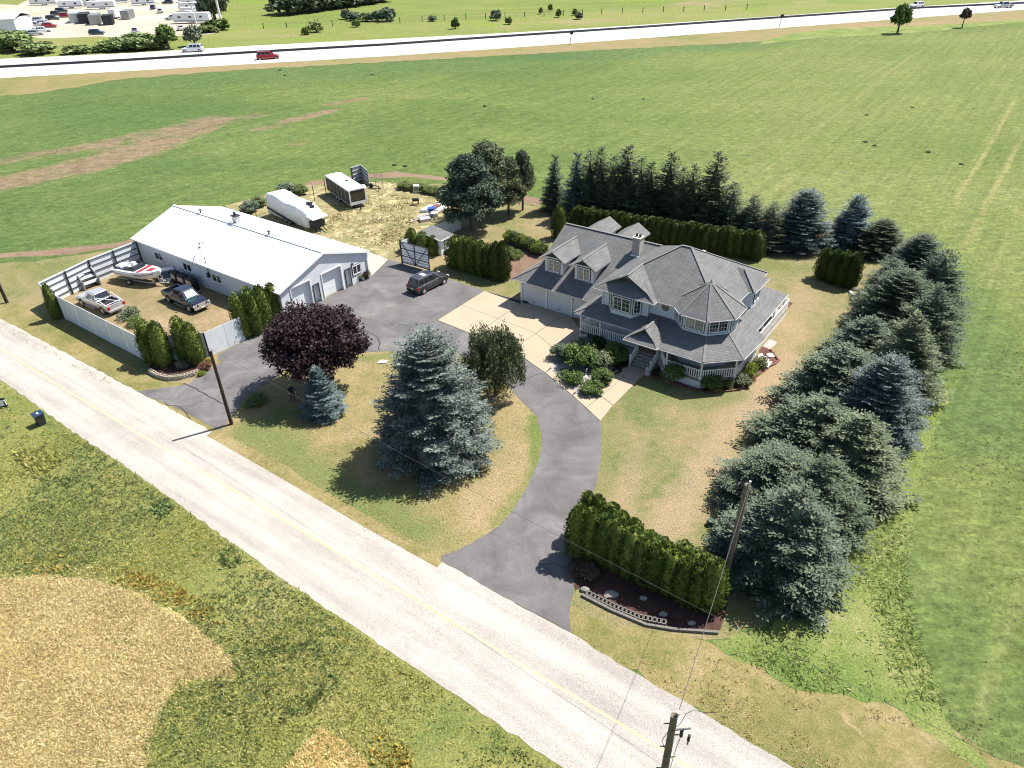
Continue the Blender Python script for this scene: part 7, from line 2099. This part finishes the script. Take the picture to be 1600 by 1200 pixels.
for i, (p, l, lb) in enumerate((((-216.68, 383.85), 12, 'white trailer at the top left of the lot behind the dark cars'), ((-195.13, 366.18), 10, 'short white trailer right behind the row of containers'), ((-178.47, 360.25), 12, 'white trailer behind the box truck on the lot'), ((-165.17, 372.84), 10, 'white trailer standing alone on the bright gravel near the top edge'),
                 ((-118.62, 313.25), 10, 'small trailer squeezed between the front two rows of the parked row'), ((-184.6, 385.22), 13, 'long trailer at the top edge between the motorhome and the gravel track'))):
    trailer(p[:2], .1 + .2 * (i % 2), l, 2.6, 3.2, lb, 'trailers parked on the gravel lot', stripe='blue_tarp' if i % 2 else 'grey')
for p, an_, pt, lb in (((-182.12, 309.52), .2, 'paint_white', 'white car at the left end of the second rank in the left cluster'), ((-183.07, 317.29), .2, 'paint_silver', 'silver car in the third rank of the left cluster of the lot'), ((-179.53, 330.79), .1, 'paint_red', 'dark red car next to the leftmost container'), ((-153.58, 355.13), 1.8, 'paint_blue', 'blue car on the gravel left of the parked trailer row'),
                       ((-144.16, 339.18), 1.9, 'paint_silver', 'silver car on the gravel just left of the parked trailer row'), ((-166.37, 276.62), .3, 'paint_grey', 'grey car at the outer left corner of the left cluster')):
    suv(p[:2], an_, pt, lb, 'vehicles parked on the gravel lot', 5.0, 2.0, 1.8, detail=False)
def container(p, an_, l, w_, h, mat, label, name='storage_container', cat='container', group=None):
    T = thing(name, p[:2], an_, label, cat, group)
    MB().box((0, 0, h / 2 + .15), (l, w_, h)).build('body', mat, T)
    rb_ = MB()
    n = int(l / .8)
    for i in range(n):
        for s in (-1, 1):
            rb_.box((-l / 2 + l * (i + .5) / n, s * (w_ / 2 + .03), h / 2 + .15), (.3, .06, h * .92))
    rb_.build('rib', mat, T)
    MB().box((-l / 2 - .03, 0, h / 2 + .15), (.06, w_ * .9, h * .9)).build('door', mat, T)
for p, m_, lb in (((-167.22, 314.41), 'galv', 'leftmost pale container in the row of four on the lot'), ((-162.35, 311.61), 'steel_dark', 'dark container second from the left in the row on the lot'), ((-155.8, 306.68), 'steel', 'grey container third from the left in the row on the lot'), ((-149.55, 303.73), 'steel_dark', 'short dark container at the right end of the row on the lot')):
    container(p, 1.9, 9 if m_ != 'steel_dark' or p[0] < -150 else 6, 3.4, 3.2, m_, lb, group='containers on the gravel lot')
container((-149.78, 321.06), 1.7, 8, 3, 3, 'steel', 'blue grey box trailer at the middle of the gravel lot')
T = thing('box_truck', (-155.52, 324.18)[:2], 1.6, 'white box truck beside the blue grey box trailer on the lot', 'truck')
MB().box((-1.5, 0, 2.1), (6, 2.5, 2.8)).build('cargo_box', 'white', T, bevel=.05)
MB().box((2.6, 0, 1.5), (2, 2.3, 1.9)).build('cab', 'white', T, bevel=.15)
MB().box((3.61, 0, 1.9), (.05, 1.9, .7)).build('windshield', 'car_glass', T)
for x in (-3, 2.5):
    for s in (-1, 1):
        wheel(T, x, s * 1.05, .45, .3)
T = thing('lot_building', (-179.73, 285.02)[:2], .1, 'white metal building at the extreme left edge beyond the highway', 'building')
MB().prism([(-14, -5), (8, -5), (8, 8), (-14, 8)], 0, 5).build('wall', 'metal_wall', T)
MB().slab([(-14.5, -5.5, 5), (8.5, -5.5, 5), (8.5, 1.5, 6.5), (-14.5, 1.5, 6.5)], .2).slab([(8.5, 8.5, 5), (-14.5, 8.5, 5), (-14.5, 1.5, 6.5), (8.5, 1.5, 6.5)], .2).build('roof', 'metal_roof', T)
for p, h, r, lb in (((-103.54, 293.78), 24, .45, 'very tall white pole rising from the bushes beside the parked trailers'), ((-105.16, 274.27), 9, .28, 'shorter white lamp pole leaning in front of the long trailer')):
    T = thing('lamp_pole', p[:2], 0, lb, 'pole')
    MB().tube((0, 0, 0), (-.6, 0, h), r, r * .6, 8).build('shaft', 'trim', T, uvs=False)
    MB().box((-.6, 0, h), (1.6, .5, .2)).build('lamp_head', 'grey', T, uvs=False)
    MB().box((0, 0, .25), (1.2, 1.2, .5)).build('footing', 'trim', T, uvs=False)
# fence posts along the far side of the highway
T = thing('field_fence', (-85.46, 283.77)[:2], 0, 'line of thin dark fence posts along the far side of the highway', 'fence')
o0 = Vector((-85.46, 283.77)[:2])
pl = [(-84.5, 280.31), (-37.27, 287.23), (-13.77, 293.73), (15.07, 295.82), (36.83, 299.39), (75.76, 301.74), (100.3, 302.98)]
wr_ = MB()
for a, b_ in zip(pl, pl[1:]):
    A, B = Vector(a[:2]) - o0, Vector(b_[:2]) - o0
    n = max(1, round((B - A).length / 8))
    for i in range(n):
        p = A.lerp(B, i / n)
        MB().bar((p.x, p.y, 0), (p.x, p.y, 1.9), .22).build('post', 'pole_dark', T, uvs=False)
    for z in (.7, 1.4):
        wr_.bar((A.x, A.y, z), (B.x, B.y, z), .03)
wr_.build('wire', 'steel', T, uvs=False)
for p, lb in (((19.09, 227.61), 'small road sign on a thin post beside the highway, middle of the photo'), ((88.44, 253.69), 'small road sign on a leaning post at the highway shoulder, right of the middle')):
    T = thing('road_sign', p[:2], 0, lb, 'road sign')
    MB().tube((0, 0, 0), (.5, 0, 3.4), .09).build('post', 'steel_dark', T, uvs=False)
    MB().box((.5, 0, 3.4), (1.0, .08, .8)).build('sign_plate', 'steel_dark', T, uvs=False)
